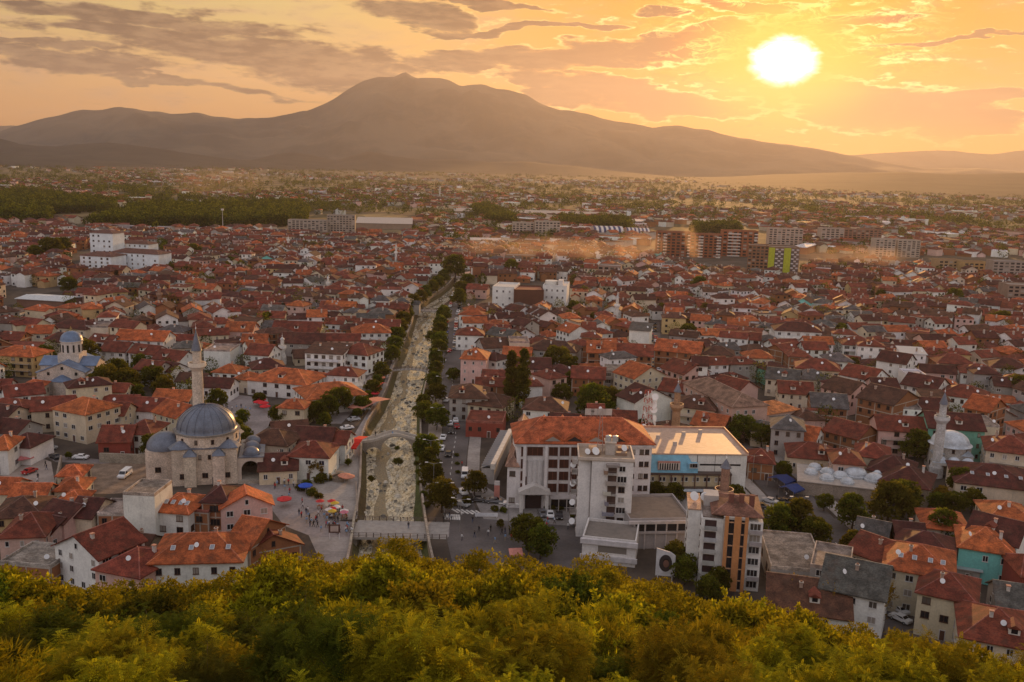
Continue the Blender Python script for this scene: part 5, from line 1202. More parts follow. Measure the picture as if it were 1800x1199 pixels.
# ================================================================== HOUSES placed by hand
HH = """40 614 75 12 8 -8 h Y o L0
40 682 50 10 6 35 g W r
60 672 34 9 5 10 h C o
152 707 72 13 9 -25 h C o
95 705 62 11 7 20 g C r
15 720 44 11 6 -20 g C d
30 745 50 10 5 -15 g G d
48 768 52 11 5 -6 h W d
8 772 34 11 7 8 h W o
205 715 46 10 6 0 g C r
270 707 52 11 5 -4 g W r
210 757 52 12 5 8 g R r
255 745 52 12 6 -3 h W r
315 715 56 11 6 -35 g C o
255 587 88 12 8 -4 g W o
210 607 46 11 6 -8 g W r
262 612 50 10 6 -18 g W r
307 622 52 11 5 -20 g W r
300 642 36 9 5 -25 g W d
390 611 46 13 8 0 f W g N
405 645 44 10 6 -8 h W o
387 670 50 9 5 -4 g W d
437 658 30 9 5 -20 h C o
270 640 44 10 6 -20 g G r
72 577 40 10 7 12 g C o
120 592 42 10 7 -25 g C d
135 568 70 12 7 -15 h C d
182 570 40 14 8 0 f C g N
425 572 48 12 7 0 g P o
130 822 40 8 3.4 8 h C o
130 845 46 9 3.8 8 h C o
131 868 44 8 3 6 h C o
60 858 58 9 3.4 4 g C o
14 848 44 9 3.4 0 g C o
42 882 74 12 5.5 14 h Y b
55 912 70 13 6 10 h P r
100 917 34 9 4.5 -20 g P d
120 892 58 10 6 -22 g P d
162 885 44 10 6.5 -8 g C d
208 891 48 9 7 4 f B b
260 857 56 9 12.5 -4 f W g N
321 876 62 11 8 -8 h W o K
365 887 34 9 7.5 -6 f B r
389 861 44 10 9.5 0 h B d
432 872 38 11 9 -70 g P o
450 925 46 14 7 -18 g B o
475 945 34 12 5 -60 g B r
175 940 80 13 8 62 g W r
243 975 88 12 6.5 -18 h P r
356 950 150 14 7.5 7 h W o K
72 975 92 10 5 -8 f B b N
247 948 50 9 4 -10 g S b
508 655 108 19 5.5 -14 h W o
580 680 92 17 5.5 28 h W o
578 612 66 14 9 -6 s W b L
634 610 56 14 8 -20 h W r
608 650 56 10 6 -8 h W r
652 575 64 13 8 12 h W o
519 706 46 9 6.5 -5 h C o
484 762 74 12 7 -10 h C b
490 806 62 11 4 12 g C d
556 760 66 12 6 -4 g C d
552 783 70 12 6.5 -3 h W r
602 765 26 9 6 -6 g W r
836 618 44 14 10 -4 h P o
826 682 66 15 8 0 h G b
864 698 60 13 6 -18 h C b
873 658 46 12 6 -6 g C r
855 733 64 13 5 -4 f R r
827 580 48 12 7 0 h W r
866 600 44 12 7 20 g G b
525 572 82 14 7 0 g C r
536 592 80 13 6 -4 g G d
586 590 34 11 7 0 f G g
462 612 42 12 7 -10 g W r
470 636 52 12 6 20 h C d
960 705 74 13 6 -6 h W b
998 735 58 11 5.5 -8 g C d
1047 717 26 9 10 0 g B r
1088 730 58 12 6 -4 g C r
1133 688 46 15 9.5 -62 g W d N
1178 748 62 14 5 -6 h C b
1226 702 66 13 8 -20 h C b L
1196 676 50 12 7 -30 g G r
1205 642 52 13 7 -60 g P r
1229 632 25 10 10 -4 g W d
1253 735 48 11 5 -30 g B o
1246 668 56 12 6 -25 h C d
1291 672 50 12 8 -50 g P r
1262 614 54 12 7 -10 h C b
1195 606 74 15 8 -18 g B o
1057 607 48 14 9 -4 g B o
1115 612 62 14 8 -6 g B r
975 605 84 14 7 -14 h G b
912 597 34 12 10 4 f C b N
1007 575 36 11 8 -60 g W o
1035 571 22 10 9 0 g C r
1127 574 34 13 11 -14 s W g N
1125 648 48 15 9 -58 g C o
1085 648 46 12 8 -6 f G g L
1035 652 56 12 7 -6 g B r
1332 620 48 11 7 0 h C o
910 616 48 11 6 -4 g C o
950 636 34 12 8 0 g P d
984 646 46 11 5 8 h W d
1385 737 52 13 9 -14 h G g
1414 756 44 11 6 -30 g W o
1455 700 58 13 7.5 -10 g B g L
1562 690 56 17 11 -50 g B b
1597 712 32 10 9 -12 f W g L
1628 706 52 11 7 -4 g C d
1672 735 90 13 10 -8 g N d
1726 740 36 12 10 -8 f C b N
1733 706 36 13 10 -50 g B o
1580 740 80 12 8 -8 g P r L
1497 750 56 12 6 -50 g B r
1425 786 76 13 5 -12 h C r
1487 796 50 12 7 -10 h P r
1535 786 52 12 6 -20 h C r
1570 810 62 14 5 -28 h S d
1597 830 68 14 5 -30 h S d
1775 775 72 14 9 -22 h C r L
1742 826 118 19 6 -18 h C d K
1397 678 56 12 6 -10 g C r
1378 655 50 12 7 -22 g C g
1425 655 54 12 6 0 h C g
1490 675 48 13 8 -55 g P b
1520 652 50 13 8 -48 g W r
1576 626 42 12 11 -40 g W d
1602 616 40 10 10 -10 s W l
1604 655 34 10 9 -6 f W l
1628 668 50 13 8 -45 g W d
1673 628 62 13 8 -8 h B r
1720 646 56 13 7 -20 h W r
1640 694 40 11 8 -6 s C b
1696 684 64 14 7 -30 h W r
1770 636 60 13 7 -14 h W d
1437 637 72 14 7 -14 h C r
1472 625 44 12 7 -4 h W g
1400 572 78 15 10 -8 h W d L
1506 597 54 13 8 -8 h W r L
1402 618 38 11 7 -4 h B r
1392 968 90 20 5 -8 f G b
1463 979 60 13 8 -22 f G b
1508 1001 92 15 9 -26 g W g
1420 1032 130 15 6 -14 g W b
1536 925 44 11 6 -28 g C g
1548 956 60 11 7 -50 g C r
1618 970 100 15 9 -24 h C o KD
1628 945 84 12 7 -26 h C d
1596 928 46 10 6 -10 g B d
1731 938 78 13 7.5 -22 h T o D
1757 922 68 13 8 -40 g W d
1768 890 72 12 7 -12 h C o
1658 905 70 12 6 -14 h C o D
1669 1018 80 12 8.5 -28 h C r D
1692 1042 40 9 6 -24 h C r
1754 1083 112 15 8 -22 h C r D
1785 1040 64 12 6 -18 g G g
1800 985 36 11 7 -8 h R r
1337 796 42 11 5 -12 h B r
1700 985 34 8 3 -20 s G l
1340 745 40 10 5 -10 h C g
740 0 0 0 0 0 x W r"""
for ln in HH.split('\n'):
    t = ln.split()
    if t[6] == 'x': continue
    px, py, w, d, h, rot = map(float, t[:6]); op = t[9] if len(t) > 9 else ''
    lab = {(1731, 938): 'turquoise house with an orange hipped roof on the right', (1672, 735): 'mint green long house with a dark maroon roof behind the white minaret', (260, 857): 'tall blank white-walled block with a flat roof below the great mosque',
           (356, 950): 'long white house with a wide orange-brown roof and a row of skylights', (175, 940): 'big white gabled house seen end on, left of the long skylit roof', (1562, 690): 'large bare brick building with pale concrete frame lines and gabled roof',
           (508, 655): 'market building with a wide orange roof, left one of the joined pair', (580, 680): 'market building with a wide orange roof, right one of the joined pair'}.get((int(px), int(py)))
    hp(px, py, w, d, h, rot, t[6], t[7], t[8], op, label=lab)
# ================================================================== HOUSES of the dense town
KEEPOUT = EXC+[[(640,1010),(600,1010),(612,915),(636,770),(690,650),(722,570),(752,510),(785,478),(830,474),(828,500),(812,560),(815,700),(820,905),(850,1010)],
  [(165,700),(175,645),(205,640),(250,660),(300,665),(300,690),(250,700)], [(1350,940),(1350,890),(1440,890),(1460,940)], [(1528,900),(1545,850),(1632,850),(1720,870),(1715,892),(1600,905)],
  [(1000,740),(1010,690),(1100,690),(1100,715),(1020,745)], [(450,1010),(450,800),(640,770),(640,1010)], [(0,365),(190,365),(200,385),(0,392)], [(140,396),(190,366),(535,362),(540,404),(400,408),(150,404)],
  [(1240,860),(1180,860),(1180,800),(1250,800)], [(1345,1100),(1345,905),(1500,905),(1800,1160),(1800,1199),(1400,1199)], [(-400,1199),(-400,890),(520,890),(640,1199)], [(640,1199),(640,905),(1345,905),(1345,1199)]]
def bad(x, y, r):
    for dx, dy in ((0, 0), (r*.8, 0), (-r*.8, 0), (0, r*.8), (0, -r*.8)):
        p = proj((x+dx, y+dy, 0))
        for P in KEEPOUT:
            if inpoly(p[0], p[1], P): return True
    return False
def townlimit(px):   # photo row of the far edge of the dense town
    return lerp([(-300,402),(0,402),(190,408),(560,410),(700,412),(830,432),(1000,430),(1150,448),(1320,468),(1560,462),(1700,480),(1800,470),(2100,470)], px)
cand = []
rs = random.Random(11)
y = 205.0
while y < 1010:
    sx = 12.6
    half = y*.60+25; x = -half+rs.uniform(0, sx)
    while x < half:
        xx = x+rs.uniform(-2.5, 2.5); yy = y+rs.uniform(-3.2, 3.2)
        cand.append((xx, yy)); x += sx*rs.uniform(.9, 1.15)
    y += 12.2
FAR = []; n_ind = 0
def dirfield(x, y):
    # streets follow the river near it and bend away from it elsewhere; jumps by quarter
    cx, cyy = math.floor(x/70), math.floor(y/85)
    k = random.Random(cx*7919+cyy*104729).uniform(-28, 28)
    return R(k)+(math.pi/2 if random.Random(cx*31+cyy*17).random() < .35 else 0)
for (x, y) in cand:
    p = proj((x, y, 3))
    if p[0] < -120 or p[0] > 1920: continue
    if p[1] < townlimit(p[0]) or bad(x, y, 7): continue
    w = rs.uniform(8.5, 13.5)*(1.35 if rs.random() < .1 else 1); d = rs.uniform(7.5, 10); r = max(w, d)*.47
    if occupied(x, y, r*.86): continue
    rot = dirfield(x, y)+R(rs.uniform(-20, 20))
    k = rs.choices(['g', 'h', 'f', 's'], [46, 46, 5, 3])[0]
    wk = rs.choices('WCGBPYTN', [36, 22, 12, 18, 8, 3, .6, .4])[0]
    rk = rs.choices('ordbg', [12, 36, 28, 15, 9])[0]
    h = rs.choices([3.4, 5.8, 7.2, 8.6], [20, 38, 26, 16])[0]*rs.uniform(.88, 1.15)
    FAR.append((math.hypot(x, y), x, y, w, d, h, rot, k, wk, rk)); OCC.append((x, y, r*.62))
FAR.sort()
NI = 300-len(HOUSES)
for q in FAR[:NI]:
    _, x, y, w, d, h, rot, k, wk, rk = q
    house(x, y, w, d, h, rot, k, wk, rk)
b = MB(); br = MB()
DC = (.75, .75, .74)
for (dist, x, y, w, d, h, rot, k, wk, rk) in FAR[NI:]:
    rh = {'g': .26, 'h': .24, 's': .12, 'f': 0}[k]*d
    wc = jit(WALLC[wk][0], .14); rc = jit(ROOFC[rk][0], .2)
    b.at(x, y, 0, rot); br.at(x, y, 0, rot); wall_geo(b, w, d, h, k, rh, wc); roof_geo(br, w, d, h, k, rh, rc, wc, .5)
    if rs.random() < .4:      # a lower wing or lean-to
        c, s = math.cos(rot), math.sin(rot); ex = rs.choice((-1, 1))*w*.28; ey = -d*.5-1.2; h2 = h*rs.choice((.55, .75, 1)); w2 = rs.uniform(4, 6.5)
        b.at(x+c*ex-s*ey, y+s*ex+c*ey, 0, rot+math.pi/2); br.at(x+c*ex-s*ey, y+s*ex+c*ey, 0, rot+math.pi/2); wall_geo(b, 6.5, w2, h2, 'g', w2*.26, wc); roof_geo(br, 6.5, w2, h2, 'g', w2*.26, jit(rc, .15), wc, .35); b.at(x, y, 0, rot); br.at(x, y, 0, rot)
    vc = Vector((-x, -y)).normalized(); c, s = math.cos(rot), math.sin(rot)
    if rs.random() < .6: cx = rs.uniform(-w*.3, w*.3); b.box(cx-.35, cx+.35, -d*.2-.35, -d*.2+.35, h, h+rh+.9, 0, (.5, .42, .38))
    for (fx, fy), f_, hl, nm in faces_of(w, d):
        if (c*nm[0]-s*nm[1])*vc.x+(s*nm[0]+c*nm[1])*vc.y < .15: continue
        nf = max(1, int((h+.3)//2.7)); nc = max(1, int(2*hl//3.0)); cf, sf = math.cos(f_), math.sin(f_)
        for lv in range(nf):
            for kk in range(nc):
                if rs.random() < .35: continue
                t = -hl+2*hl*(kk+.5)/nc; z = (lv+.5)*h/nf; v = []
                for (a_, b_) in ((-.6, -.65), (.6, -.65), (.6, .65), (-.6, .65)): v.append((fx+cf*(t+a_)+nm[0]*.05, fy+sf*(t+a_)+nm[1]*.05, z+b_))
                b.add(v, [(0, 1, 2, 3)], 1)
    if rs.random() < .5:
        b.at(x+rs.uniform(-4, 4), y+rs.uniform(-4, 4), h+rh*.8+.6); r_ = rs.uniform(.45, .7); b.add([(r_*math.cos(i*math.pi/4), -.3-.3*math.sin(i*math.pi/4), r_*math.sin(i*math.pi/4)) for i in range(8)], [tuple(range(8))], 2, DC)
# the last villages thinning out over the plain
for i in range(8500):
    y = 1000*math.exp(rs.uniform(0, 1.75)); x = rs.uniform(-.62, .62)*y; p = proj((x, y, 0))
    if p[0] < -60 or p[0] > 1860: continue
    if p[1] > townlimit(p[0])+2: continue
    v = mnoise.noise(Vector((x*.0022, y*.0016, 2)))+.35*mnoise.noise(Vector((x*.008, y*.006, 5)))
    if v < (-.60 if y < 1450 else -.12 if y < 2600 else .08) or (y < 1700 and bad(x, y, 5)): continue
    w = rs.uniform(9, 15); d = rs.uniform(8, 11); h = rs.choice([3, 6, 7]); rot = rs.uniform(0, 3.1); k = rs.choice('gghhhf')
    if rs.random() < .06: w, d, h, k = rs.uniform(25, 60), rs.uniform(12, 22), rs.uniform(5, 9), 'f'
    rk = 'l' if k == 'f' and rs.random() < .2 else rs.choice('orrdb'); wc = jit(WALLC[rs.choice('WCCGGPBB')][0], .15)
    b.at(x, y, 0, rot); br.at(x, y, 0, rot); rh = .25*d if k != 'f' else 0
    wall_geo(b, w, d, h, k, rh, wc)
    roof_geo(br, w, d, h, k, rh, jit(ROOFC[rk][0], .2), wc, .5)
tag(b.build('far_house_walls', [M_wall, M_glass, M_dish]), 'mass of small far house walls in the outer town and villages', 'houses', kind='stuff')
tag(br.build('far_house_roofs', M_roof), 'mass of small far tiled roofs of the outer town and villages', 'houses', kind='stuff')
# ================================================================== TREES
def quads_mesh(name, V, C, mat_, nv=4):
    """V (n,nv,3) corner array, C (n,3) colours"""
    n = len(V); me = bpy.data.meshes.new(name); me.vertices.add(n*nv); me.vertices.foreach_set('co', np.ascontiguousarray(V, dtype=np.float32).ravel())
    me.loops.add(n*nv); me.loops.foreach_set('vertex_index', np.arange(n*nv, dtype=np.int32))
    me.polygons.add(n); me.polygons.foreach_set('loop_start', np.arange(0, n*nv, nv, dtype=np.int32))
    me.materials.append(mat_); at = me.attributes.new('Col', 'FLOAT_COLOR', 'FACE')
    at.data.foreach_set('color', np.concatenate([C, np.ones((n, 1))], 1).astype(np.float32).ravel()); me.update(calc_edges=True); return me
def unit(a): return a/np.maximum(1e-6, np.linalg.norm(a, axis=-1, keepdims=True))
def leaf_cards(P, D, L, Wd, rng):
    """one leaf card per point: along D, length L, width Wd"""
    n = len(P); D = unit(D+rng.normal(0, .55, (n, 3))); S = unit(np.cross(D, rng.normal(0, 1, (n, 3))))
    L = (L*rng.uniform(.6, 1.3, n))[:, None]; Wd = (Wd*rng.uniform(.6, 1.3, n))[:, None]
    return np.stack([P, P+D*L*.5+S*Wd, P+D*L, P+D*L*.5-S*Wd], 1)
def crown_points(rng, n, R_, H, clumps, shape='round', fill=.35):
    K = clumps
    th = rng.uniform(0, 2*np.pi, K); u = rng.uniform(-.75, 1, K)
    if shape == 'poplar': prof = np.sqrt(np.maximum(.02, 1-np.abs(u)**2.2)); rad = rng.uniform(.4, .95, K)*prof
    elif shape == 'fir': prof = (1-u)*.55+.03; rad = rng.uniform(.6, 1., K)*prof
    else: prof = np.sqrt(np.maximum(0, 1-u*u)); rad = rng.uniform(.55, 1., K)*prof
    cc = np.stack([rad*np.cos(th)*R_, rad*np.sin(th)*R_, u*H], 1)*(1 if shape != 'round' else rng.uniform(.8, 1.08, (K, 1)))
    k = rng.integers(0, K, n); cr = (R_*(.30 if shape == 'round' else .34))*rng.uniform(.6, 1.25, K)
    d = unit(rng.normal(0, 1, (n, 3))); d[:, 2] = np.where(rng.random(n) < .6, np.abs(d[:, 2]), d[:, 2])
    P = cc[k]+d*(cr[k]*rng.uniform(.45, 1.0, n)**.6)[:, None]*np.array([1, 1, .75])
    tone = rng.uniform(0, 1, K)[k]*.6+rng.uniform(0, 1, n)*.4
    br = rng.uniform(.15, 1, K)[k]*.6+rng.uniform(0, 1, n)*.4
    return P, d, np.stack([tone, br, rng.uniform(0, 1, n)], 1), cc
def trunk_mesh(h0, r, cc, zc, n=5, seed=1, top=None, spr=None):
    b = MB(); rg = random.Random(seed)
    bx = rg.uniform(-.3, .3); pts = [(0, 0, -.4), (bx*.3, .1, h0*.5), (bx, .15, h0)]
    b.tube(pts[0], pts[1], r, r*.8, 7); b.tube(pts[1], pts[2], r*.8, r*.62, 7)
    if top: b.tube(pts[2], (0, 0, top), r*.6, r*.12, 6)
    idx = list(range(len(cc))); rg.shuffle(idx)
    for i in idx[:n]:
        q = cc[i]; e = (q[0]*.85, q[1]*.85, zc+q[2]*.8); m_ = tuple((pts[2][j]*.5+e[j]*.5)+rg.uniform(-.3, .3) for j in range(3))
        b.tube(pts[2], m_, r*.45, r*.25, 5); b.tube(m_, e, r*.25, r*.06, 4)
    if spr is not None:
        for q in spr[::2]: b.tube(pts[2], (q[0]*.5, q[1]*.5, zc+q[2]*.45), r*.28, r*.16, 4); b.tube((q[0]*.5, q[1]*.5, zc+q[2]*.45), (q[0], q[1], zc+q[2]), r*.16, r*.03, 3)
    return b.mesh('trunk', M_bark)
def frond_cards(P, D, rng, L=.55, pairs=5, lw=.055, ll=.17):
    """compound leaves: a drooping rachis with paired leaflets"""
    n = len(P); D = unit(D*np.array([1, 1, .4])+rng.normal(0, .45, (n, 3))); up = np.array([0, 0, 1.0]); S = unit(np.cross(D, up)+1e-3); N = unit(np.cross(S, D))
    L = (L*rng.uniform(.65, 1.25, n))[:, None]; out = []; ci = []
    for k in range(pairs):
        t = (k+.6)/pairs; c = P+D*L*t-up*(t*t)*L*.35
        for s in (-1, 1):
            ax = unit(S*s+D*.45-up*.15); w_ = D*lw*(L/.55); l_ = ax*ll*(1-.35*abs(t-.4))*(L/.55)
            out.append(np.stack([c-w_*.2, c+l_*.5-w_, c+l_, c+l_*.5+w_], 1)); ci.append(np.arange(n))
    t = 1.0; c = P+D*L-up*L*.35; l_ = unit(D-up*.5)*ll*(L/.55); w_ = S*lw*(L/.55)
    out.append(np.stack([c, c+l_*.5-w_, c+l_, c+l_*.5+w_], 1)); ci.append(np.arange(n))
    return np.concatenate(out), np.concatenate(ci)
TPL = {}
def make_tpl(key, seed, n, R_, H, zc, clumps, leaf, mat_, shape='round', frond=False, tr=.2, h0=None, spray=.3):
    rng = np.random.default_rng(seed); P, d, C, cc = crown_points(rng, n, R_, H, clumps, shape)
    if shape == 'round' and spray:
        K2 = 26; a = rng.uniform(0, 2*np.pi, K2); el = rng.uniform(.25, 1.4, K2); dirs = np.stack([np.cos(a)*np.cos(el), np.sin(a)*np.cos(el), np.sin(el)], 1); ln = rng.uniform(1.05, 1.55, K2)
        k = rng.integers(0, K2, int(n*spray)); t = rng.uniform(.45, 1, len(k))**.8; Q = dirs[k]*(t*ln[k])[:, None]*np.array([R_, R_, H])+rng.normal(0, .13, (len(k), 3))*(1.3-t)[:, None]
        P = np.concatenate([P, Q]); d = np.concatenate([d, unit(rng.normal(0, 1, (len(k), 3))+dirs[k]*.5)]); C = np.concatenate([C, np.stack([rng.uniform(.3, 1, len(k)), rng.uniform(.4, 1, len(k)), rng.uniform(0, 1, len(k))], 1)]); SPR = dirs*ln[:, None]*np.array([R_, R_, H])*.95
    else: SPR = None
    P[:, 2] += zc
    if frond: V, ci = frond_cards(P, d, rng, *leaf); C = C[ci]
    else: V = leaf_cards(P, d, leaf[0], leaf[1], rng)
    cm = quads_mesh('crown', V, C, mat_); cm.name = 'crown'
    tm = trunk_mesh(h0 if h0 is not None else max(.6, zc-H*.8), tr, cc, zc, 6 if shape == 'round' else 0, seed, top=zc+H*.8 if shape != 'round' else None, spr=SPR)
    TPL.setdefault(key, []).append((cm, tm, zc, R_, H))
for s in range(3): make_tpl('near', 10+s, 7000, 2.7, 2.5, 3.6, 46, (.46, 5, .036, .13), L_slope, frond=True)
make_tpl('near', 31, 6500, 2.4, 2.6, 3.7, 46, (.42, 5, .034, .11), L_dark, frond=True)
for s in range(2): make_tpl('slope', 40+s, 6500, 2.7, 2.3, 3.6, 64, (.34, .085), L_slope)
make_tpl('slope', 44, 6000, 2.6, 2.4, 3.6, 52, (.32, .08), L_dark)
make_tpl('willowy', 50, 6500, 2.5, 2.0, 2.8, 44, (.50, .035), L_slope)
make_tpl('willowy', 51, 6500, 2.6, 2.0, 2.8, 50, (.46, .035), L_slope)
for s in range(3): make_tpl('town', 60+s, 4600, 2.5, 2.1, 3.1, 56, (.40, .14), L_town, spray=0)
make_tpl('bare', 47, 500, 2.0, 3.0, 3.6, 30, (.30, .07), L_gold, spray=1.6, tr=.16)
make_tpl('gold', 70, 3000, 2.5, 2.2, 3.6, 40, (.40, .13), L_gold)
make_tpl('poplar', 80, 11000, 1.7, 7.6, 8.6, 150, (.45, .15), L_town, 'poplar', h0=1.2)
make_tpl('fir', 90, 3600, 2.6, 4.6, 5.2, 80, (.42, .07), L_fir, 'fir', h0=.8)
make_tpl('bush', 95, 1500, 1.5, .9, .8, 24, (.30, .10), L_town, h0=.3)
used = set(); tpl_i = 0
def tree(kind, x, y, z, s, look, cat, px=None, group=None, label=None, sz=None, name='tree', rz=None, tpl=None):
    L = TPL[kind]; t = L[tpl] if tpl is not None else random.choice(L); cm, tm = t[0], t[1]
    o = empty(name, (x, y, z), random.uniform(0, 6.28) if rz is None else rz); o.scale = (s, s, sz or s)
    link('trunk', tm, o); link('crown', cm, o)
    if label: tag(o, label, cat, group)
    else: pend(o, look, cat, px or proj((x, y, z+3*s)), group)
    return o
def tp(px, py, r, kind='town', look=None, name='tree', cat='tree', label=None, sz=1.0):
    """tree whose crown centre shows at a photo pixel, crown radius r px"""
    t = TPL[kind][0]; s = 1.0
    for _ in range(6):
        p = G(px, py, t[2]*s*sz); s = r*dep(p)/FPX/t[3]
    p = G(px, py, t[2]*s*sz)
    lk = look or {'town': 'dark green round tree', 'gold': 'yellow autumn tree', 'poplar': 'tall narrow dark poplar', 'fir': 'dark pointed fir', 'bush': 'low green bush'}[kind]
    OCC.append((p.x, p.y, s*1.6))
    return tree(kind, p.x, p.y, 0, s, lk, cat, (px, py), 'trees in the town', label, sz=s*sz, name=name)
TT = """773 580 11|773 597 12|771 612 12|768 628 12|766 648 11|764 668 12|767 690 14|744 705 11|743 722 14|768 731 18|752 785 19|757 808 17|760 834 18|776 868 24|797 658 10
835 848 17|800 468 17|806 522 10|781 550 9|760 592 8|775 567 9|812 505 8|822 492 8|688 622 12|694 604 10|699 588 10|704 573 9|709 560 9|714 548 9|719 538 8|728 528 8|739 521 8|749 513 8|760 504 8|770 496 8|781 485 8
671 650 12|655 681 12|664 667 8|637 709 12|646 695 7|82 622 13|150 620 20|165 645 17|183 668 22|205 655 20|222 670 20|236 690 14|246 637 13|268 662 17|288 680 17|380 702 15|425 732 11|428 766 15|412 750 12
270 782 18|491 728 14|595 702 18|575 714 16|558 722 15|570 738 11|537 733 9|1045 706 26|1070 700 18|1092 704 15|987 690 14|1007 667 13|982 632 20|1000 640 14|1210 582 12|1309 752 19|1340 764 16|1395 600 10
1612 782 22|1735 792 14|1378 826 13|1692 845 20|1575 862 16|1682 768 12|1790 682 20|1577 780 12|1370 915 26|1408 910 27|1433 935 22|1500 897 24|1565 883 30|1590 875 26|1650 882 14|1680 884 17|1710 878 17
1503 960 22|1661 928 27|1698 960 24|1450 882 12|930 935 26|950 950 24|1190 980 22|1205 1000 20|1155 862 13|1185 866 15|1290 868 14|1262 1018 18|1245 1035 20|905 640 12|1255 790 9|1330 540 11|1230 500 12|1165 545 10|860 560 9|555 600 9|470 560 10|330 560 11
120 500 12|340 440 10|220 540 10|90 435 16|110 430 12|60 445 12|1440 660 9|1500 640 10|1700 600 10|1640 560 12|1760 560 12|1590 540 10|1480 580 10|1300 590 9|640 560 8|620 520 8|545 560 8|455 700 9|20 640 10|1205 760 10|1100 780 8|845 600 9
1425 575 8|1540 640 9|1800 930 14|1760 980 12|1130 745 8|885 735 8|930 640 8|395 470 9|430 520 9|300 475 10|900 470 12|1010 540 10|1045 560 9|1240 545 10|1780 600 12|1680 520 11|1550 520 9|1390 520 10"""
for g_ in TT.replace('\n', '|').split('|'):
    a, c, r = map(float, g_.split()); tp(a, c, r*(1.45 if r < 11 and 660 < a < 830 and c < 640 else 1.18))
tp(899, 668, 11, 'poplar', label='tall dark poplar, left one of the close pair in the middle of town', sz=1.0)
tp(920, 668, 11, 'poplar', label='tall dark poplar, right one of the close pair in the middle of town', sz=1.06)
for a, c, r in ((472, 590, 8), (300, 915, 10), (965, 680, 9), (1120, 700, 8), (1190, 690, 7), (205, 490, 8), (1620, 660, 8), (498, 545, 7), (560, 470, 6)): tp(a, c, r, 'fir')
for a, c, r in ((470, 795, 10), (452, 790, 9), (520, 812, 9), (535, 795, 8), (508, 800, 7), (590, 806, 8), (440, 812, 9), (612, 812, 6), (622, 700, 9), (648, 640, 8), (640, 700, 8), (628, 725, 8), (120, 800, 6), (350, 700, 9), (820, 880, 8), (1010, 905, 8), (880, 920, 7), (1115, 880, 7)): tp(a, c, r)
for a, c, r in ((557, 822, 15), (1437, 828, 12), (1655, 868, 13), (1600, 600, 8)): tp(a, c, r, 'gold')
for a, c, r in ((540, 850, 8), (563, 842, 12), (575, 840, 9), (530, 858, 9), (548, 866, 10), (560, 872, 8), (583, 828, 6), (733, 815, 6), (737, 830, 6), (741, 850, 7), (745, 868, 7), (750, 888, 7), (732, 800, 5), (870, 895, 7), (885, 897, 7), (960, 892, 5), (972, 893, 5), (985, 894, 5), (803, 800, 4), (804, 815, 4), (805, 830, 4), (240, 925, 10), (268, 930, 9), (700, 812, 8), (653, 842, 7), (698, 788, 5)): tp(a, c, r, 'bush', name='bush', cat='bush')
# trees filling gaps between the houses
rs = random.Random(23); n = 0; FILL = []
for i in range(4000):
    y = rs.uniform(300, 980); x = rs.uniform(-.58, .58)*y; p = proj((x, y, 2))
    if not (-20 < p[0] < 1820) or p[1] < townlimit(p[0]): continue
    if bad(x, y, 2) or occupied(x, y, .5): continue
    if any((a-x)**2+(b_-y)**2 < 9 for a, b_, c in OCC[-40:]): continue
    s = rs.uniform(1.0, 1.8); FILL.append((x, y, s)); OCC.append((x, y, 1.5)); n += 1
    if n >= 460: break
# far woods, hedges and orchards: leaf clumps by the thousand
rng = np.random.default_rng(5); Vs = []; Cs = []
def clumpy(x, y, r, h, n, big):
    d = unit(rng.normal(0, 1, (n, 3))); P = np.array([x, y, h*.55])+d*np.array([r, r, h*.5])*rng.uniform(.6, 1, (n, 1)); P[:, 2] = np.maximum(P[:, 2], .2)
    V = leaf_cards(P, d, big, big*.45, rng); Vs.append(V); t = rng.uniform(0, .8); Cs.append(np.stack([np.full(n, t), rng.uniform(0, 1, n), rng.uniform(0, 1, n)], 1))
for (x, y, s_) in FILL: clumpy(x, y, 2.4*s_, 5.8*s_, 420, .5 if y < 600 else .8)
WOODS = [[(148,402),(190,392),(230,374),(280,366),(350,366),(440,364),(520,362),(540,372),(536,392),(500,398),(400,402),(300,398)], [(0,372),(0,345),(60,342),(120,350),(200,360),(205,374),(60,378)], [(1215,412),(1225,404),(1300,404),(1300,412)], [(990,402),(985,392),(1090,395),(1120,408),(1030,405)], [(860,398),(830,372),(850,366),(900,385),(905,398)], [(0,392),(0,378),(90,380),(88,396)]]
for W_ in WOODS:
    xs = [q[0] for q in W_]; ys = [q[1] for q in W_]; A = (max(xs)-min(xs))*(max(ys)-min(ys)); k = 0
    for i in range(int(A/9)):
        px, py = rng.uniform(min(xs), max(xs)), rng.uniform(min(ys), max(ys))
        if not inpoly(px, py, W_): continue
        g = G(px, py, 0); 
        clumpy(g.x, g.y, rng.uniform(4, 7), rng.uniform(11, 17), 260, 1.7); k += 1
for i in range(7000):
    y = 980*math.exp(rng.uniform(0, 2.05)); x = rng.uniform(-.62, .62)*y; p = proj((x, y, 0))
    if p[1] > townlimit(p[0])-1 or p[0] < -50 or p[0] > 1850: continue
    row = mnoise.noise(Vector((x*.004, y*.0012, 9)))
    if row < .02 and rng.random() < .6: continue
    if y < 1700 and bad(x, y, 5): continue
    L_ = 1 if y < 1500 else rng.integers(1, 5)
    for j in range(L_): clumpy(x+j*rng.uniform(6, 14), y+rng.uniform(-3, 3), rng.uniform(3, 6), rng.uniform(5, 12), 110 if y < 1700 else 40, 1.5 if y < 1700 else 2.6)
o = link('far_trees', quads_mesh('far_trees', np.concatenate(Vs), np.concatenate(Cs), L_town)); tag(o, 'distant woods, hedges and orchard trees across the plain', 'trees', kind='stuff')
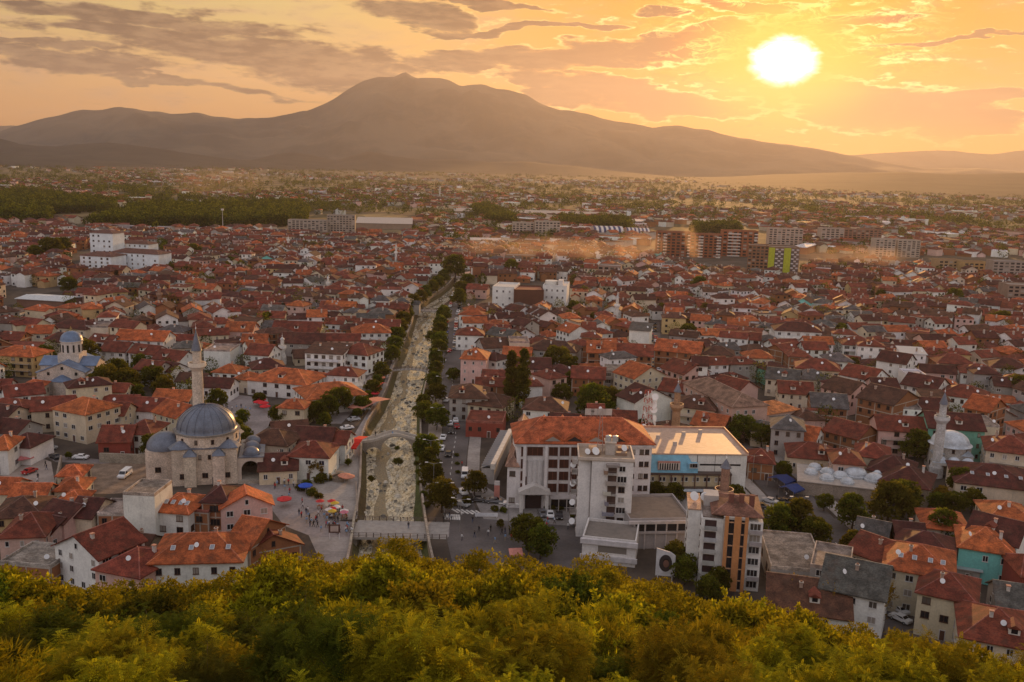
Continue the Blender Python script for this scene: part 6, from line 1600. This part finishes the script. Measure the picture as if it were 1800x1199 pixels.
# ---- foreground slope
rs = random.Random(5); pts = []
for i in range(60000):
    az = rs.uniform(-.62, .62); d = math.sqrt(rs.uniform(36**2, 158**2)); x, y = d*math.sin(az), d*math.cos(az)
    px = proj((x, y, hill(x, y)+3)); 
    if px[0] < -120 or px[0] > 1920 or px[1] > 1330: continue
    z = hill(x, y)
    if z < .3: continue
    sp = 3.9 if d < 80 else 4.6
    if any((a-x)**2+(b_-y)**2 < sp*sp for a, b_, _, _ in pts): continue
    pts.append((x, y, z, d))
pts.sort(key=lambda q: q[3])
print('slope trees', len(pts))
Vs = []; Cs = []
def hidden(x, y, z):
    """would nearer crowns hide this tree from the photo's side?"""
    return False
IND = pts[:190]; REST = pts[190:]
for (x, y, z, d) in IND:
    v = mnoise.noise(Vector((x*.045, y*.045, 3)))
    kind = ('near' if d < 78 else 'slope') if v > -.12 else 'willowy'
    tpl = None
    if kind != 'willowy':
        k = rs.random(); tpl = (3 if kind == 'near' else 2) if k < .27 else rs.choice([0, 1, 2] if kind == 'near' else [0, 1])
    s = rs.uniform(.75, 1.5)*(1.0 if d < 80 else 1.08)
    look = 'feathery willow-like bush' if kind == 'willowy' else ('dark green tree' if (kind == 'near' and tpl == 3) or (kind == 'slope' and tpl == 2) else 'yellow-green tree')
    tree(kind, x, y, z, s, look+' on the front slope', 'bush' if kind == 'willowy' else 'tree', proj((x, y, z+3)), 'trees on the foreground slope', tpl=tpl, sz=s*rs.uniform(.85, 1.15), name='bush' if kind == 'willowy' else 'tree')
for i_, (a, c) in enumerate(((1462, 1085), (1495, 1075), (1525, 1090), (1548, 1082), (700, 962), (1400, 1075))):
    for d_ in range(60, 170, 3):
        q = ray(a, c); x, y = q.x/q.y*d_, d_; zz = CH+q.z/q.y*d_
        if zz-hill(x, y) < 4: break
    z = hill(x, y); tree('bare', x, y, z, 1.25, 'half bare reddish tree with thin upright branches', 'tree', (a, c), 'trees on the foreground slope', name='tree', sz=1.4)
def slope_mass(n, seed):
    rng = np.random.default_rng(seed); P = []
    for (x, y, z, d) in REST:
        s = rs.uniform(1.0, 1.5); Pp, dd, C, cc = crown_points(rng, 3200, 2.7*s, 2.3*s, 44); Pp += np.array([x, y, z+3.4*s]); Vs.append(leaf_cards(Pp, dd, .40, .11, rng)); Cs.append(C)
    for (x, y, z, d) in pts:      # undergrowth
        for j in range(2):
            xx, yy = x+rs.uniform(-3, 3), y+rs.uniform(-3, 3); zz = hill(xx, yy)
            if zz < .3: continue
            Pp, dd, C, cc = crown_points(rng, 260, 1.9, 1.1, 12); Pp += np.array([xx, yy, zz+.7]); Vs.append(leaf_cards(Pp, dd, .42, .10, rng)); Cs.append(C)
Vs = []; Cs = []; slope_mass(0, 3)
o = link('undergrowth', quads_mesh('undergrowth', np.concatenate(Vs), np.concatenate(Cs), L_slope)); tag(o, 'tangled undergrowth and leafy scrub between the slope trees', 'undergrowth', kind='stuff')
# ================================================================== CARS, PEOPLE, STREET THINGS
def car_parts(kind='car'):
    L, W2 = (4.3, .88) if kind == 'car' else (5.4, 1.0)
    if kind == 'car': prof = [(-2.15,.45),(-2.15,.85),(-2.0,.98),(-1.25,1.03),(-.75,1.42),(.75,1.44),(1.35,1.05),(2.05,.95),(2.15,.75),(2.15,.42)]; cab = (3, 6)
    else: prof = [(-2.7,.45),(-2.7,.95),(-2.5,1.15),(-1.9,1.25),(-1.3,2.0),(2.6,2.05),(2.7,1.2),(2.7,.45)]; cab = (3, 4)
    b = MB(); n = len(prof)
    def wd(z): return W2 if z < 1.05 else W2-.16
    vs = [(x, -wd(z), z) for x, z in prof]+[(x, wd(z), z) for x, z in prof]
    b.add(vs, [(i, i+1, n+i+1, n+i) for i in range(n-1)]+[tuple(range(n-1, -1, -1)), tuple(range(n, 2*n))], 0)
    body = b
    g = MB()
    if kind == 'car':
        for s in (-1, 1): g.add([(-1.1, s*(W2-.11), 1.06), (-.72, s*(W2-.14), 1.36), (.68, s*(W2-.14), 1.37), (1.15, s*(W2-.11), 1.07)], [(0, 1, 2, 3), (3, 2, 1, 0)])
        g.add([(-1.22, -.68, 1.06), (-1.22, .68, 1.06), (-.79, .62, 1.41), (-.79, -.62, 1.41)], [(0, 1, 2, 3), (3, 2, 1, 0)]); g.add([(1.32, -.68, 1.09), (1.32, .68, 1.09), (.82, .62, 1.43), (.82, -.62, 1.43)], [(0, 1, 2, 3), (3, 2, 1, 0)])
    else:
        for s in (-1, 1): g.add([(-1.7, s*(W2+.01), 1.3), (-1.25, s*(W2-.13), 1.85), (-.5, s*(W2-.13), 1.85), (-.5, s*(W2+.01), 1.3)], [(0, 1, 2, 3), (3, 2, 1, 0)])
        g.add([(-1.93, -.8, 1.3), (-1.93, .8, 1.3), (-1.36, .75, 1.97), (-1.36, -.75, 1.97)], [(0, 1, 2, 3), (3, 2, 1, 0)])
    wh = MB(); wh.tube((0, -.11, 0), (0, .11, 0), .33, .33, 12, 0, (.02, .02, .02)); wh.tube((0, -.12, 0), (0, .12, 0), .18, .18, 8, 0, (.4, .4, .4))
    hl = MB(); hl.box(-.03, .03, -.2, .2, -.08, .08, 0, (.8, .8, .75))
    return body, g.mesh('window', M_glass), wh.mesh('wheel', M_plain), hl.mesh('headlight', M_plain), L, W2
CARP = {k: car_parts(k) for k in ('car', 'van')}; BODY = {}
CC = {'white': (.75, .75, .75), 'silver': (.42, .43, .44), 'black': (.02, .02, .025), 'grey': (.14, .14, .15), 'red': (.40, .02, .02), 'blue': (.04, .08, .25), 'beige': (.45, .38, .28)}
def car(px, py, col, rot, where, kind='car', grp='cars in the streets', z=.02):
    bd, gl, wh, hl, L, W2 = CARP[kind]
    if (kind, col) not in BODY:
        bd.c = [CC[col]]*len(bd.f); BODY[(kind, col)] = bd.mesh('body', M_car)
    p = G(px, py); o = empty('car' if kind == 'car' else 'van', (p.x, p.y, z), R(rot)); link('body', BODY[(kind, col)], o); link('window', gl, o)
    for x in (-L*.31, L*.31):
        for y in (-W2+.1, W2-.1): link('wheel', wh, o, (x, y, .33))
    for y in (-W2+.25, W2-.25): link('headlight', hl, o, (-L/2-.01, y, .68))
    pend(o, f'{col} {kind} {where}', kind, (px, py), grp)
    return o
for a, c, k, r in ((779,637,'white',80),(785,706,'white',82),(797,731,'white',95),(801,742,'white',95),(791,747,'white',95),(803,752,'red',95),(793,761,'black',92),(779,772,'white',88),(776,791,'white',88),(788,801,'black',88),(813,868,'white',115),(811,890,'silver',150),(790,619,'red',88),(798,615,'grey',88),(790,660,'silver',88),(797,690,'black',88)): car(a, c, k, r, 'on the riverside road')
rs = random.Random(9)
for i in range(20):
    y = 604-i*4.6; 
    for x in (784.5+i*.25, 799.5+i*.35): 
        if rs.random() < .85: car(x+(0 if i < 10 else (i-10)*.9), y, rs.choice(['white', 'white', 'silver', 'black', 'grey', 'blue', 'red']), 88, 'parked along the river')
for i in range(22):
    y = 570+i*6.3; x = lerp([(565,1147),(590,1148),(625,1150),(665,1154),(700,1161),(735,1168)], y)
    for dx in (-3.4, 3.6): 
        if rs.random() < .8: car(x+dx*(1+i*.03), y, rs.choice(['black', 'black', 'grey', 'silver', 'white', 'red']), 92-i*.7, 'in the side street')
for a, c, k, r in ((191,801,'white',8),(205,803,'white',8),(217,804,'silver',5),(97,806,'black',-40),(52,832,'red',70),(88,792,'silver',70),(142,807,'white',0)): car(a, c, k, r, 'on the street')
car(220, 838, 'white', 88, 'in the earth yard beside the great mosque', 'van')
car(817, 838, 'white', 92, 'beside the glass-roofed hall', 'van')
for a, c, k, r in ((840,882,'black',2),(868,884,'grey',-2),(899,889,'white',-4),(953,906,'grey',100),(967,908,'white',92),(983,910,'black',88),(915,885,'black',90),(1005,880,'red',0)): car(a, c, k, r, 'in front of the hotel')
for a, c, k, r in ((1336,893,'black',-20),(1350,912,'black',-30),(1353,884,'silver',-40),(1270,766,'grey',0),(1288,770,'white',0),(1380,885,'black',-42),(1316,806,'silver',-45),(1404,900,'white',-42),(1325,820,'grey',-45)): car(a, c, k, r, 'on the diagonal road on the right')
for a, c, k, r in ((1616,1061,'silver',-5),(1580,1076,'white',-70),(1582,1092,'white',-55),(1770,1010,'white',-20),(1750,1000,'silver',-20)): car(a, c, k, r, 'between the houses at the lower right')
for a, c, k, r in ((610,755,'white',30),(622,740,'silver',30),(640,722,'white',40),(600,765,'black',30)): car(a, c, k, r, 'parked on the square above the stone bridge')
# street lamps with two arms
def lamp():
    o = empty('street_lamp'); b = MB(); b.lathe([(.14, 0), (.08, 1.2), (.06, 8.0)], 8, 0, (.35, .33, .31)); b.build('pole', M_metal, o)
    for s in (-1, 1):
        b = MB(); b.tube((0, 0, 7.9), (s*1.7, 0, 8.3), .05, .04, 5, 0, (.35, .33, .31)); a = b.build('arm', M_metal, o)
        b = MB(); b.box(min(s*1.5, s*2.3), max(s*1.5, s*2.3), -.14, .14, 8.24, 8.38, 0, (.75, .74, .7)); b.build('lamp_head', M_plain, a)
    return o
def copy_tree(o, parent=None):
    c = o.copy(); COL.objects.link(c); c.parent = parent
    for ch in o.children: copy_tree(ch, c)
    return c
L0 = lamp(); first = True
for (a, c) in ((769, 760), (757, 822), (781, 905), (762, 866), (777, 700), (779, 650), (1255, 800), (1322, 850), (1400, 930), (809, 935), (893, 945)):
    o = L0 if first else copy_tree(L0); first = False; p = G(a, c); o.location = p; o.rotation_euler = (0, 0, random.uniform(-.2, .2)); pend(o, 'two-armed street lamp', 'lamp', (a, c), 'street lamps')
# parasols and awnings
def parasol(px, py, col, cn, r=1.8, h=2.6):
    p = G(px, py); o = empty('parasol', p, random.uniform(0, 1)); b = MB(); b.tube((0, 0, 0), (0, 0, h), .04, .04, 6, 0, (.6, .6, .6)); b.build('pole', M_metal, o)
    b = MB(); b.lathe([(r, h-.55), (r*.5, h-.2), (.04, h+.05)], 8, 0, col); b.lathe([(r, h-.75), (r, h-.55)], 8, 0, tuple(x*.9 for x in col)); b.build('canopy', M_cloth, o); pend(o, f'{cn} parasol', 'parasol', (px, py), 'parasols on the squares')
rs = random.Random(3); CRD = (.62, .03, .04)
for (a, c, col, cn) in [(537,866,(.04,.10,.5),'blue'),(612,850,(.6,.25,.16),'salmon'),(606,848,(.6,.25,.16),'salmon'),(500,890,(.6,.05,.05),'red'),(657,700,(.65,.03,.05),'red'),(661,694,(.65,.03,.05),'red'),(668,672,(.6,.2,.12),'salmon'),(672,666,(.6,.2,.12),'salmon'),
    (30,806,CRD,'red'),(42,808,CRD,'red'),(52,806,CRD,'red'),(62,804,CRD,'red'),(24,812,CRD,'red'),(36,818,(.6,.2,.2),'pink'),(48,816,(.6,.2,.2),'pink'),(8,808,CRD,'red'),(16,803,CRD,'red'),(455,716,CRD,'red'),(463,718,CRD,'red'),(459,712,CRD,'red'),(466,724,CRD,'red'),(1180,818,(.6,.5,.3),'cream'),(490,822,(.6,.35,.05),'orange'),(497,826,(.05,.12,.35),'blue'),(478,824,(.1,.1,.1),'dark'),(507,826,(.08,.16,.2),'teal')]: parasol(a, c, col, cn, 1.9 if c > 700 else 2.2)
def awn(px, py, w, d, h, rot, col, lab, open_=True):
    p = G(px, py); o = empty('awning', p, R(rot)); tag(o, lab, 'awning')
    b = MB(); b.add([(-w/2, -d/2, h-.4), (w/2, -d/2, h-.4), (w/2, 0, h+.5), (-w/2, 0, h+.5), (w/2, d/2, h-.4), (-w/2, d/2, h-.4), (-w/2, -d/2, h-.8), (w/2, -d/2, h-.8)], [(0, 1, 2, 3), (3, 2, 4, 5), (6, 7, 1, 0)], 0, col); b.build('canopy', M_cloth, o)
    for sx in (-1, 1):
        for sy in (-1, 1):
            b = MB(); b.tube((sx*w*.48, sy*d*.46, 0), (sx*w*.48, sy*d*.46, h-.4), .06, .06, 5, 0, (.4, .35, .32)); b.build('post', M_metal, o)
awn(650, 722, 6, 17, 3.2, -28, (.55, .22, .15), 'long salmon pink terrace awning along the left river wall'); awn(629, 795, 3, 12, 3.6, -8, (.65, .03, .02), 'narrow bright red awning at the left end of the stone bridge')
awn(620, 690, 7, 6, 3.4, 20, (.62, .55, .45), 'cream square awning beside the market roofs'); awn(30, 800, 18, 4, 3.0, -4, (.50, .03, .05), 'long crimson shop awning under the white houses at the left edge')
awn(1372, 858, 5, 6, 3.0, 40, (.02, .035, .13), 'blue market tarpaulin by the diagonal road'); awn(1390, 872, 5, 5, 2.6, 40, (.03, .05, .16), 'second blue tarpaulin nearer the round trees'); awn(668, 688, 3, 7, 3.0, -25, (.62, .05, .05), 'small red terrace awning above the salmon one')
awn(905, 985, 3, 3, 2.4, 10, (.6, .25, .2), 'small pale red kiosk awning by the road junction')
# fountain, kiosk terrace
o = empty('fountain', G(598, 843)); tag(o, 'round stone fountain basin on the paved square by the river', 'fountain'); b = MB(); b.lathe([(2.4, 0), (2.4, 1.0), (2.0, 1.0), (2.0, .5), (.5, .5), (.5, 1.8), (1.1, 2.1), (.1, 2.2)], 18, 0, (.3, .25, .2)); b.build('basin', M_stone, o)
def wall_line(C, h, lab, th=.5, col=(.42, .37, .31)):
    pts = [G(x, y) for x, y in C]; b = MB()
    for p, q in zip(pts, pts[1:]): d = q-p; b.at(p.x, p.y, 0, math.atan2(d.y, d.x)); b.box(0, d.length+.15, -th/2, th/2, -.2, h, 0, jit(col, .08))
    return tag(b.build('stone_wall', M_stone), lab, 'wall')
wall_line([(176,812),(262,815)], 2.6, 'low stone retaining wall behind the earth yard', 1.0); wall_line([(108,812),(100,850),(94,878),(125,885)], 2.0, 'pale curving wall beside the small pyramid roofs'); wall_line([(626,852),(628,905)], 1.0, 'low wall edging the paved square above the river', .4)
wall_line([(1185,800),(1262,806)], 1.8, 'low courtyard wall behind the office block'); wall_line([(1150,922),(1112,920)], .9, 'low garden wall behind the grey shopping block', .4)
wall_line([(1745,990),(1700,1030),(1720,1060)], 2.2, 'grey yard wall below the turquoise house')
# people: skinned single-surface bodies in a few poses
def person_mesh(pose, cols):
    J = {'pel': (0, 0, .95), 'chest': (0, .02, 1.30), 'neck': (0, .02, 1.48), 'head': (0, .0, 1.62), 'top': (0, .0, 1.74)}
    st = {'stand': (.03, -.03), 'walk': (.28, -.30), 'walk2': (-.22, .24)}[pose]
    for s, k in ((-1, 'L'), (1, 'R')):
        f = st[0] if s < 0 else st[1]
        J['hip'+k] = (s*.10, 0, .90); J['kn'+k] = (s*.11, -f*.55, .49); J['an'+k] = (s*.11, -f+(.05 if f < 0 else 0), .08); J['to'+k] = (s*.12, -f-.16, .04)
        J['sh'+k] = (s*.19, .02, 1.42); J['el'+k] = (s*.24, .02+f*.35, 1.15); J['ha'+k] = (s*.25, -.06+f*.7, .90); J['fi'+k] = (s*.25, -.08+f*.75, .80)
    Ed = [('pel','chest',.15,.17), ('chest','neck',.17,.055), ('neck','head',.055,.10), ('head','top',.105,.06)]
    for k in 'LR': Ed += [('pel','hip'+k,.14,.10), ('hip'+k,'kn'+k,.095,.062), ('kn'+k,'an'+k,.062,.042), ('an'+k,'to'+k,.045,.03), ('chest','sh'+k,.12,.062), ('sh'+k,'el'+k,.058,.045), ('el'+k,'ha'+k,.043,.03), ('ha'+k,'fi'+k,.035,.02)]
    shirt, trou, hair = cols; b = MB()
    for a, c, r0, r1 in Ed:
        z = (J[a][2]+J[c][2])/2; col = hair if c == 'top' else (.42, .26, .19) if (a in ('neck',) or a[:2] == 'ha') else trou if z < .93 and a[:2] in ('hi', 'kn', 'an', 'pe') else shirt
        b.tube(J[a], J[c], r0, r1, 8, 0, col); q = J[c]; b.lathe([(.01, q[2]-r1), (r1*.8, q[2]-r1*.6), (r1, q[2]), (r1*.8, q[2]+r1*.6), (.01, q[2]+r1)], 8, 0, col, q[0], q[1])
    return b.mesh('person', M_plain)
PC = [('white shirt and dark trousers', ((.7,.7,.7),(.04,.04,.06),(.03,.02,.015))), ('dark jacket and jeans', ((.03,.03,.04),(.06,.09,.18),(.05,.03,.02))), ('red top and dark trousers', ((.5,.04,.04),(.03,.03,.04),(.04,.02,.01))), ('light blue shirt and beige trousers', ((.25,.4,.6),(.4,.33,.24),(.08,.05,.03))), ('black clothes', ((.02,.02,.02),(.02,.02,.02),(.03,.02,.02)))]
PM = [(n_, [person_mesh(p_, c_) for p_ in ('stand', 'walk', 'walk2')]) for n_, c_ in PC]
rs = random.Random(77)
PP = [(498,850),(502,846),(507,852),(512,848),(516,856),(480,846),(483,850),(570,912),(574,905),(580,910),(586,900),(590,912),(597,905),(602,899),(608,910),(575,918),(594,918),(565,900),(560,908),(583,914),(718,929),(782,912),(786,916),(790,910),(794,914),(780,918),(834,945),(858,942),(888,950),(812,950),(870,955),(905,944),(67,842),(66,850),(80,820),(82,826),(393,722),(400,718),(408,722),(416,720),(424,718),(432,722),(440,724),(388,716),(645,742),(640,728),(655,715),(812,820),(815,828),(905,865),(1365,880),(1382,875),(1470,900),(1455,945),(640,765),(660,776),(690,776)]
for _ in range(60):
    t_ = rs.random(); PP.append((lerp([(0, 470), (.3, 505), (.6, 560), (1, 620)], t_)+rs.uniform(-12, 12), lerp([(0, 835), (.3, 878), (.6, 930), (1, 935)], t_)+rs.uniform(-7, 7)))
for _ in range(26): PP.append((rs.uniform(830, 1000), rs.uniform(918, 950)))
for a, c in PP:
    n_, ms = rs.choice(PM); p = G(a, c); z = 0.02
    o = link('person', rs.choice(ms), None, (p.x, p.y, 1.7 if (650 < a < 700 and c == 776) else z), rs.uniform(0, 6.28)); pend(o, f'person in {n_}', 'person', (a, c), 'people on foot')
# street market of toys and sweets on the rounded corner
for i in range(9):
    a, c = 562+rs.uniform(0, 45), 892+rs.uniform(0, 22); p = G(a, c); o = empty('market_stall', p, rs.uniform(-.5, .5)); cn, col = rs.choice([('pink', (.6,.2,.25)), ('red', (.55,.05,.05)), ('white', (.7,.65,.6)), ('yellow', (.6,.4,.05))])
    b = MB(); b.box(-.8, .8, -.4, .4, .75, .82, 0, (.3, .2, .12)); b.build('table', M_plain, o)
    for sx in (-.7, .7):
        b = MB(); b.box(sx-.03, sx+.03, -.3, .3, 0, .75, 0, (.2, .15, .1)); b.build('leg', M_plain, o)
    b = MB(); 
    for k in range(6): x = -.6+.24*k; b.lathe([(.02, .82), (.11, .95), (.02, 1.1)], 6, 0, rs.choice([(.6,.05,.08), (.7,.6,.1), (.1,.25,.5), (.7,.7,.7)]), x, rs.uniform(-.2, .2))
    b.build('goods', M_plain, o); b = MB(); b.lathe([(1.2, 2.0), (.04, 2.5)], 6, 0, col); b.tube((0, 0, .8), (0, 0, 2.3), .03, .03, 5); b.build('canopy', M_cloth, o); pend(o, f'small market stall under a {cn} shade', 'stall', (a, c), 'market stalls on the rounded corner')
# notice board, shop banner
o = empty('notice_board', G(588, 948), R(5)); tag(o, 'dark notice board on two legs beside the street bend', 'sign'); b = MB(); b.box(-1.3, 1.3, -.08, .08, 1.6, 3.6, 0, (.10, .05, .04)); b.box(-.9, .9, -.1, -.081, 1.9, 3.3, 0, (.5, .4, .35)); b.build('board', M_plain, o)
for x in (-1.1, 1.1): b = MB(); b.tube((x, 0, 0), (x, 0, 1.6), .06, .06); b.build('leg', M_metal, o)
o = empty('banner_board', G(855, 910), R(3)); tag(o, 'long low white board standing beside the hotel car park', 'sign'); b = MB(); b.box(-2.8, 2.8, -.05, .05, .3, 1.2, 0, (.72, .72, .74)); b.build('panel', M_plain, o)
for x in (-2.5, 2.5): b = MB(); b.tube((x, .1, 0), (x, .1, 1.0), .05, .05); b.build('leg', M_metal, o)
o = empty('totem_sign', G(873, 880)); tag(o, 'tall pink and white pillar sign by the hotel corner', 'sign'); b = MB(); b.box(-.7, .7, -.2, .2, 0, 5.2, 0, (.62, .25, .2)); b.box(-.7, .7, -.21, .21, 4.2, 5.3, 0, (.7, .65, .62)); b.build('pillar', M_plain, o)
# tall floodlight mast of the stadium
o = empty('floodlight_mast', G(392, 408)); tag(o, 'thin tall floodlight mast in front of the dark wood', 'mast'); b = MB(); b.lathe([(.5, 0), (.25, 24)], 8, 0, (.5, .48, .45)); b.box(-1.5, 1.5, -.3, .3, 24, 26, 0, (.5, .5, .5)); b.build('pole', M_metal, o)
# smoke over the dusty quarter: soft volumes
def smoke(px, py, rx, ry, rz_, z, dens, lab, tilt=0, nsc=.05):
    p = G(px, py); M = bpy.data.materials.new('smoke'); M.use_nodes = True; T = NT(M.node_tree); T.n.clear(); o_ = T.node('ShaderNodeOutputMaterial'); v = T.node('ShaderNodeVolumePrincipled')
    tcn = T.node('ShaderNodeTexCoord').outputs['Object']; q = T.vm('MULTIPLY', tcn, (1/rx, 1/ry, 1/rz_)); r2 = T.vm('DOT_PRODUCT', q, q)
    n = T.noise(tcn, nsc, 4, .62); f = T.m('MULTIPLY', T.ss(r2, 1.0, .1), T.ss(n, .32, .78)); v.inputs['Color'].default_value = (1.0, .78, .58, 1); v.inputs['Anisotropy'].default_value = .5
    T.l.new(T.m('MULTIPLY', f, dens), v.inputs['Density']); T.l.new(v.outputs[0], o_.inputs['Volume']); M.cycles.volume_step_rate = 1.0
    b = MB(); b.lathe([(.02, -rz_)]+[(rx*math.sin(math.pi*i/8), -rz_*math.cos(math.pi*i/8)) for i in range(1, 8)]+[(.02, rz_)], 20, 0, sy=ry/rx); o = b.build('smoke', M, None, (p.x, p.y, z+.2)); o.rotation_euler = (0, R(tilt), 0)
    tag(o, lab, 'smoke', kind='stuff')
if SMOKE:
    smoke(1212, 474, 8, 8, 24, 25, .05, 'pale plume of smoke in front of the long red-brown block', -20, .12); smoke(1120, 470, 30, 24, 17, 18, .014, 'tan cloud of smoke left of the red-brown block', 0, .06)
    smoke(960, 468, 95, 50, 13, 14, .009, 'wide band of orange dust over the roofs right of the river', 0, .04); smoke(1500, 478, 60, 35, 12, 13, .010, 'low orange smoke drifting right of the green tower', 0, .05)
    smoke(375, 352, 120, 60, 34, 35, .0028, 'thin smoke rising from the distant town on the left plain', 0, .02)
# ================================================================== unique labels
LM = [('great domed mosque', 348, 780), ('blue-domed church', 115, 650), ('stone arch bridge', 690, 772), ('red-roofed hotel', 960, 830), ('apartment tower', 1060, 860), ('poplar pair', 910, 668), ('white-domed mosque', 1676, 800), ('domed bath house', 1490, 855),
 ('turquoise house', 1731, 940), ('striped sports hall', 1070, 408), ('green panelled tower', 1375, 460), ('riverside road bend', 790, 600), ('pink school', 1300, 725), ('long skylit roof', 356, 950), ('dark roofed hall', 930, 520), ('apartment complex', 210, 455), ('road bridge', 700, 935),
 ('mint green house', 1672, 735), ('brick minaret', 1185, 720), ('small white minaret', 497, 612), ('river bend', 770, 530), ('orange-striped tower', 1275, 960), ('blue office block', 1220, 820), ('brown gridded tower', 1330, 460), ('metal-roofed market hall', 70, 530), ('orange market roofs', 545, 665), ('side street of cars', 1152, 640), ('large bare brick building', 1562, 690), ('white clock minaret', 1083, 545)]
O1 = 'first second third fourth fifth sixth seventh eighth ninth tenth eleventh twelfth thirteenth fourteenth fifteenth sixteenth seventeenth eighteenth nineteenth'.split()
TENS = ['', '', 'twenty', 'thirty', 'forty', 'fifty', 'sixty', 'seventy', 'eighty', 'ninety']
def ordn(n):
    if n < 20: return O1[n-1]
    if n % 10 == 0: return TENS[n//10][:-1]+'ieth' if n < 100 else str(n)
    return TENS[n//10]+'-'+O1[n % 10-1]
grp = {}
for o, look, px, tail in PEND:
    sx, sy = px[0], px[1]
    if 'front slope' in look:
        row = min(5, max(0, int((1230-sy)//48))); ph = ['in the lowest row', 'in the second row up', 'in the third row up', 'in the fourth row up', 'in the fifth row up', 'along the top edge'][row]
        base = look+' '+ph
    else:
        nm, lx, ly = min(LM, key=lambda q: (q[1]-sx)**2+((q[2]-sy)*1.3)**2)
        dx, dy = sx-lx, sy-ly
        rel = ('left of' if dx < 0 else 'right of') if abs(dx) > abs(dy)*1.1 else ('beyond' if dy < 0 else 'in front of')
        if len(look.split()) > 8: look = look.replace(' one-storey', '').replace(' with a flat roof', ' with flat roof')
        base = f'{look}, {rel} the {nm}'
    grp.setdefault(base, []).append((sx, o))
for base, L in grp.items():
    L.sort(key=lambda q: q[0])
    for i, (_, o) in enumerate(L):
        if len(L) == 1: lab = base
        elif i == 0: lab = base+', leftmost'
        elif i == len(L)-1: lab = base+', rightmost'
        else: lab = base+f', {ordn(i+1)} from left'
        w_ = lab.split()
        if len(w_) > 16:
            lab = lab.replace(' with flat roof', '').replace(' tiled', '').replace(' from left', ' along').replace(' parked along the far riverside road', ' parked by the river'); w_ = lab.split()
        o['label'] = lab
# ================================================================== haze
hz = MB(); hz.box(-21000, 21000, -260, 20900, -5.0, 1750)
hm = bpy.data.materials.new('air'); hm.use_nodes = True; hn = hm.node_tree; hn.nodes.clear()
ho = hn.nodes.new('ShaderNodeOutputMaterial'); pv = hn.nodes.new('ShaderNodeVolumePrincipled')
pv.inputs['Color'].default_value = (.57, .55, .63, 1); pv.inputs['Density'].default_value = HAZE_D; pv.inputs['Anisotropy'].default_value = .52
hn.links.new(pv.outputs[0], ho.inputs['Volume'])
ha = hz.build('haze', hm); tag(ha, 'warm evening haze over the plain and the mountains', 'haze', kind='stuff'); ha.visible_shadow = True
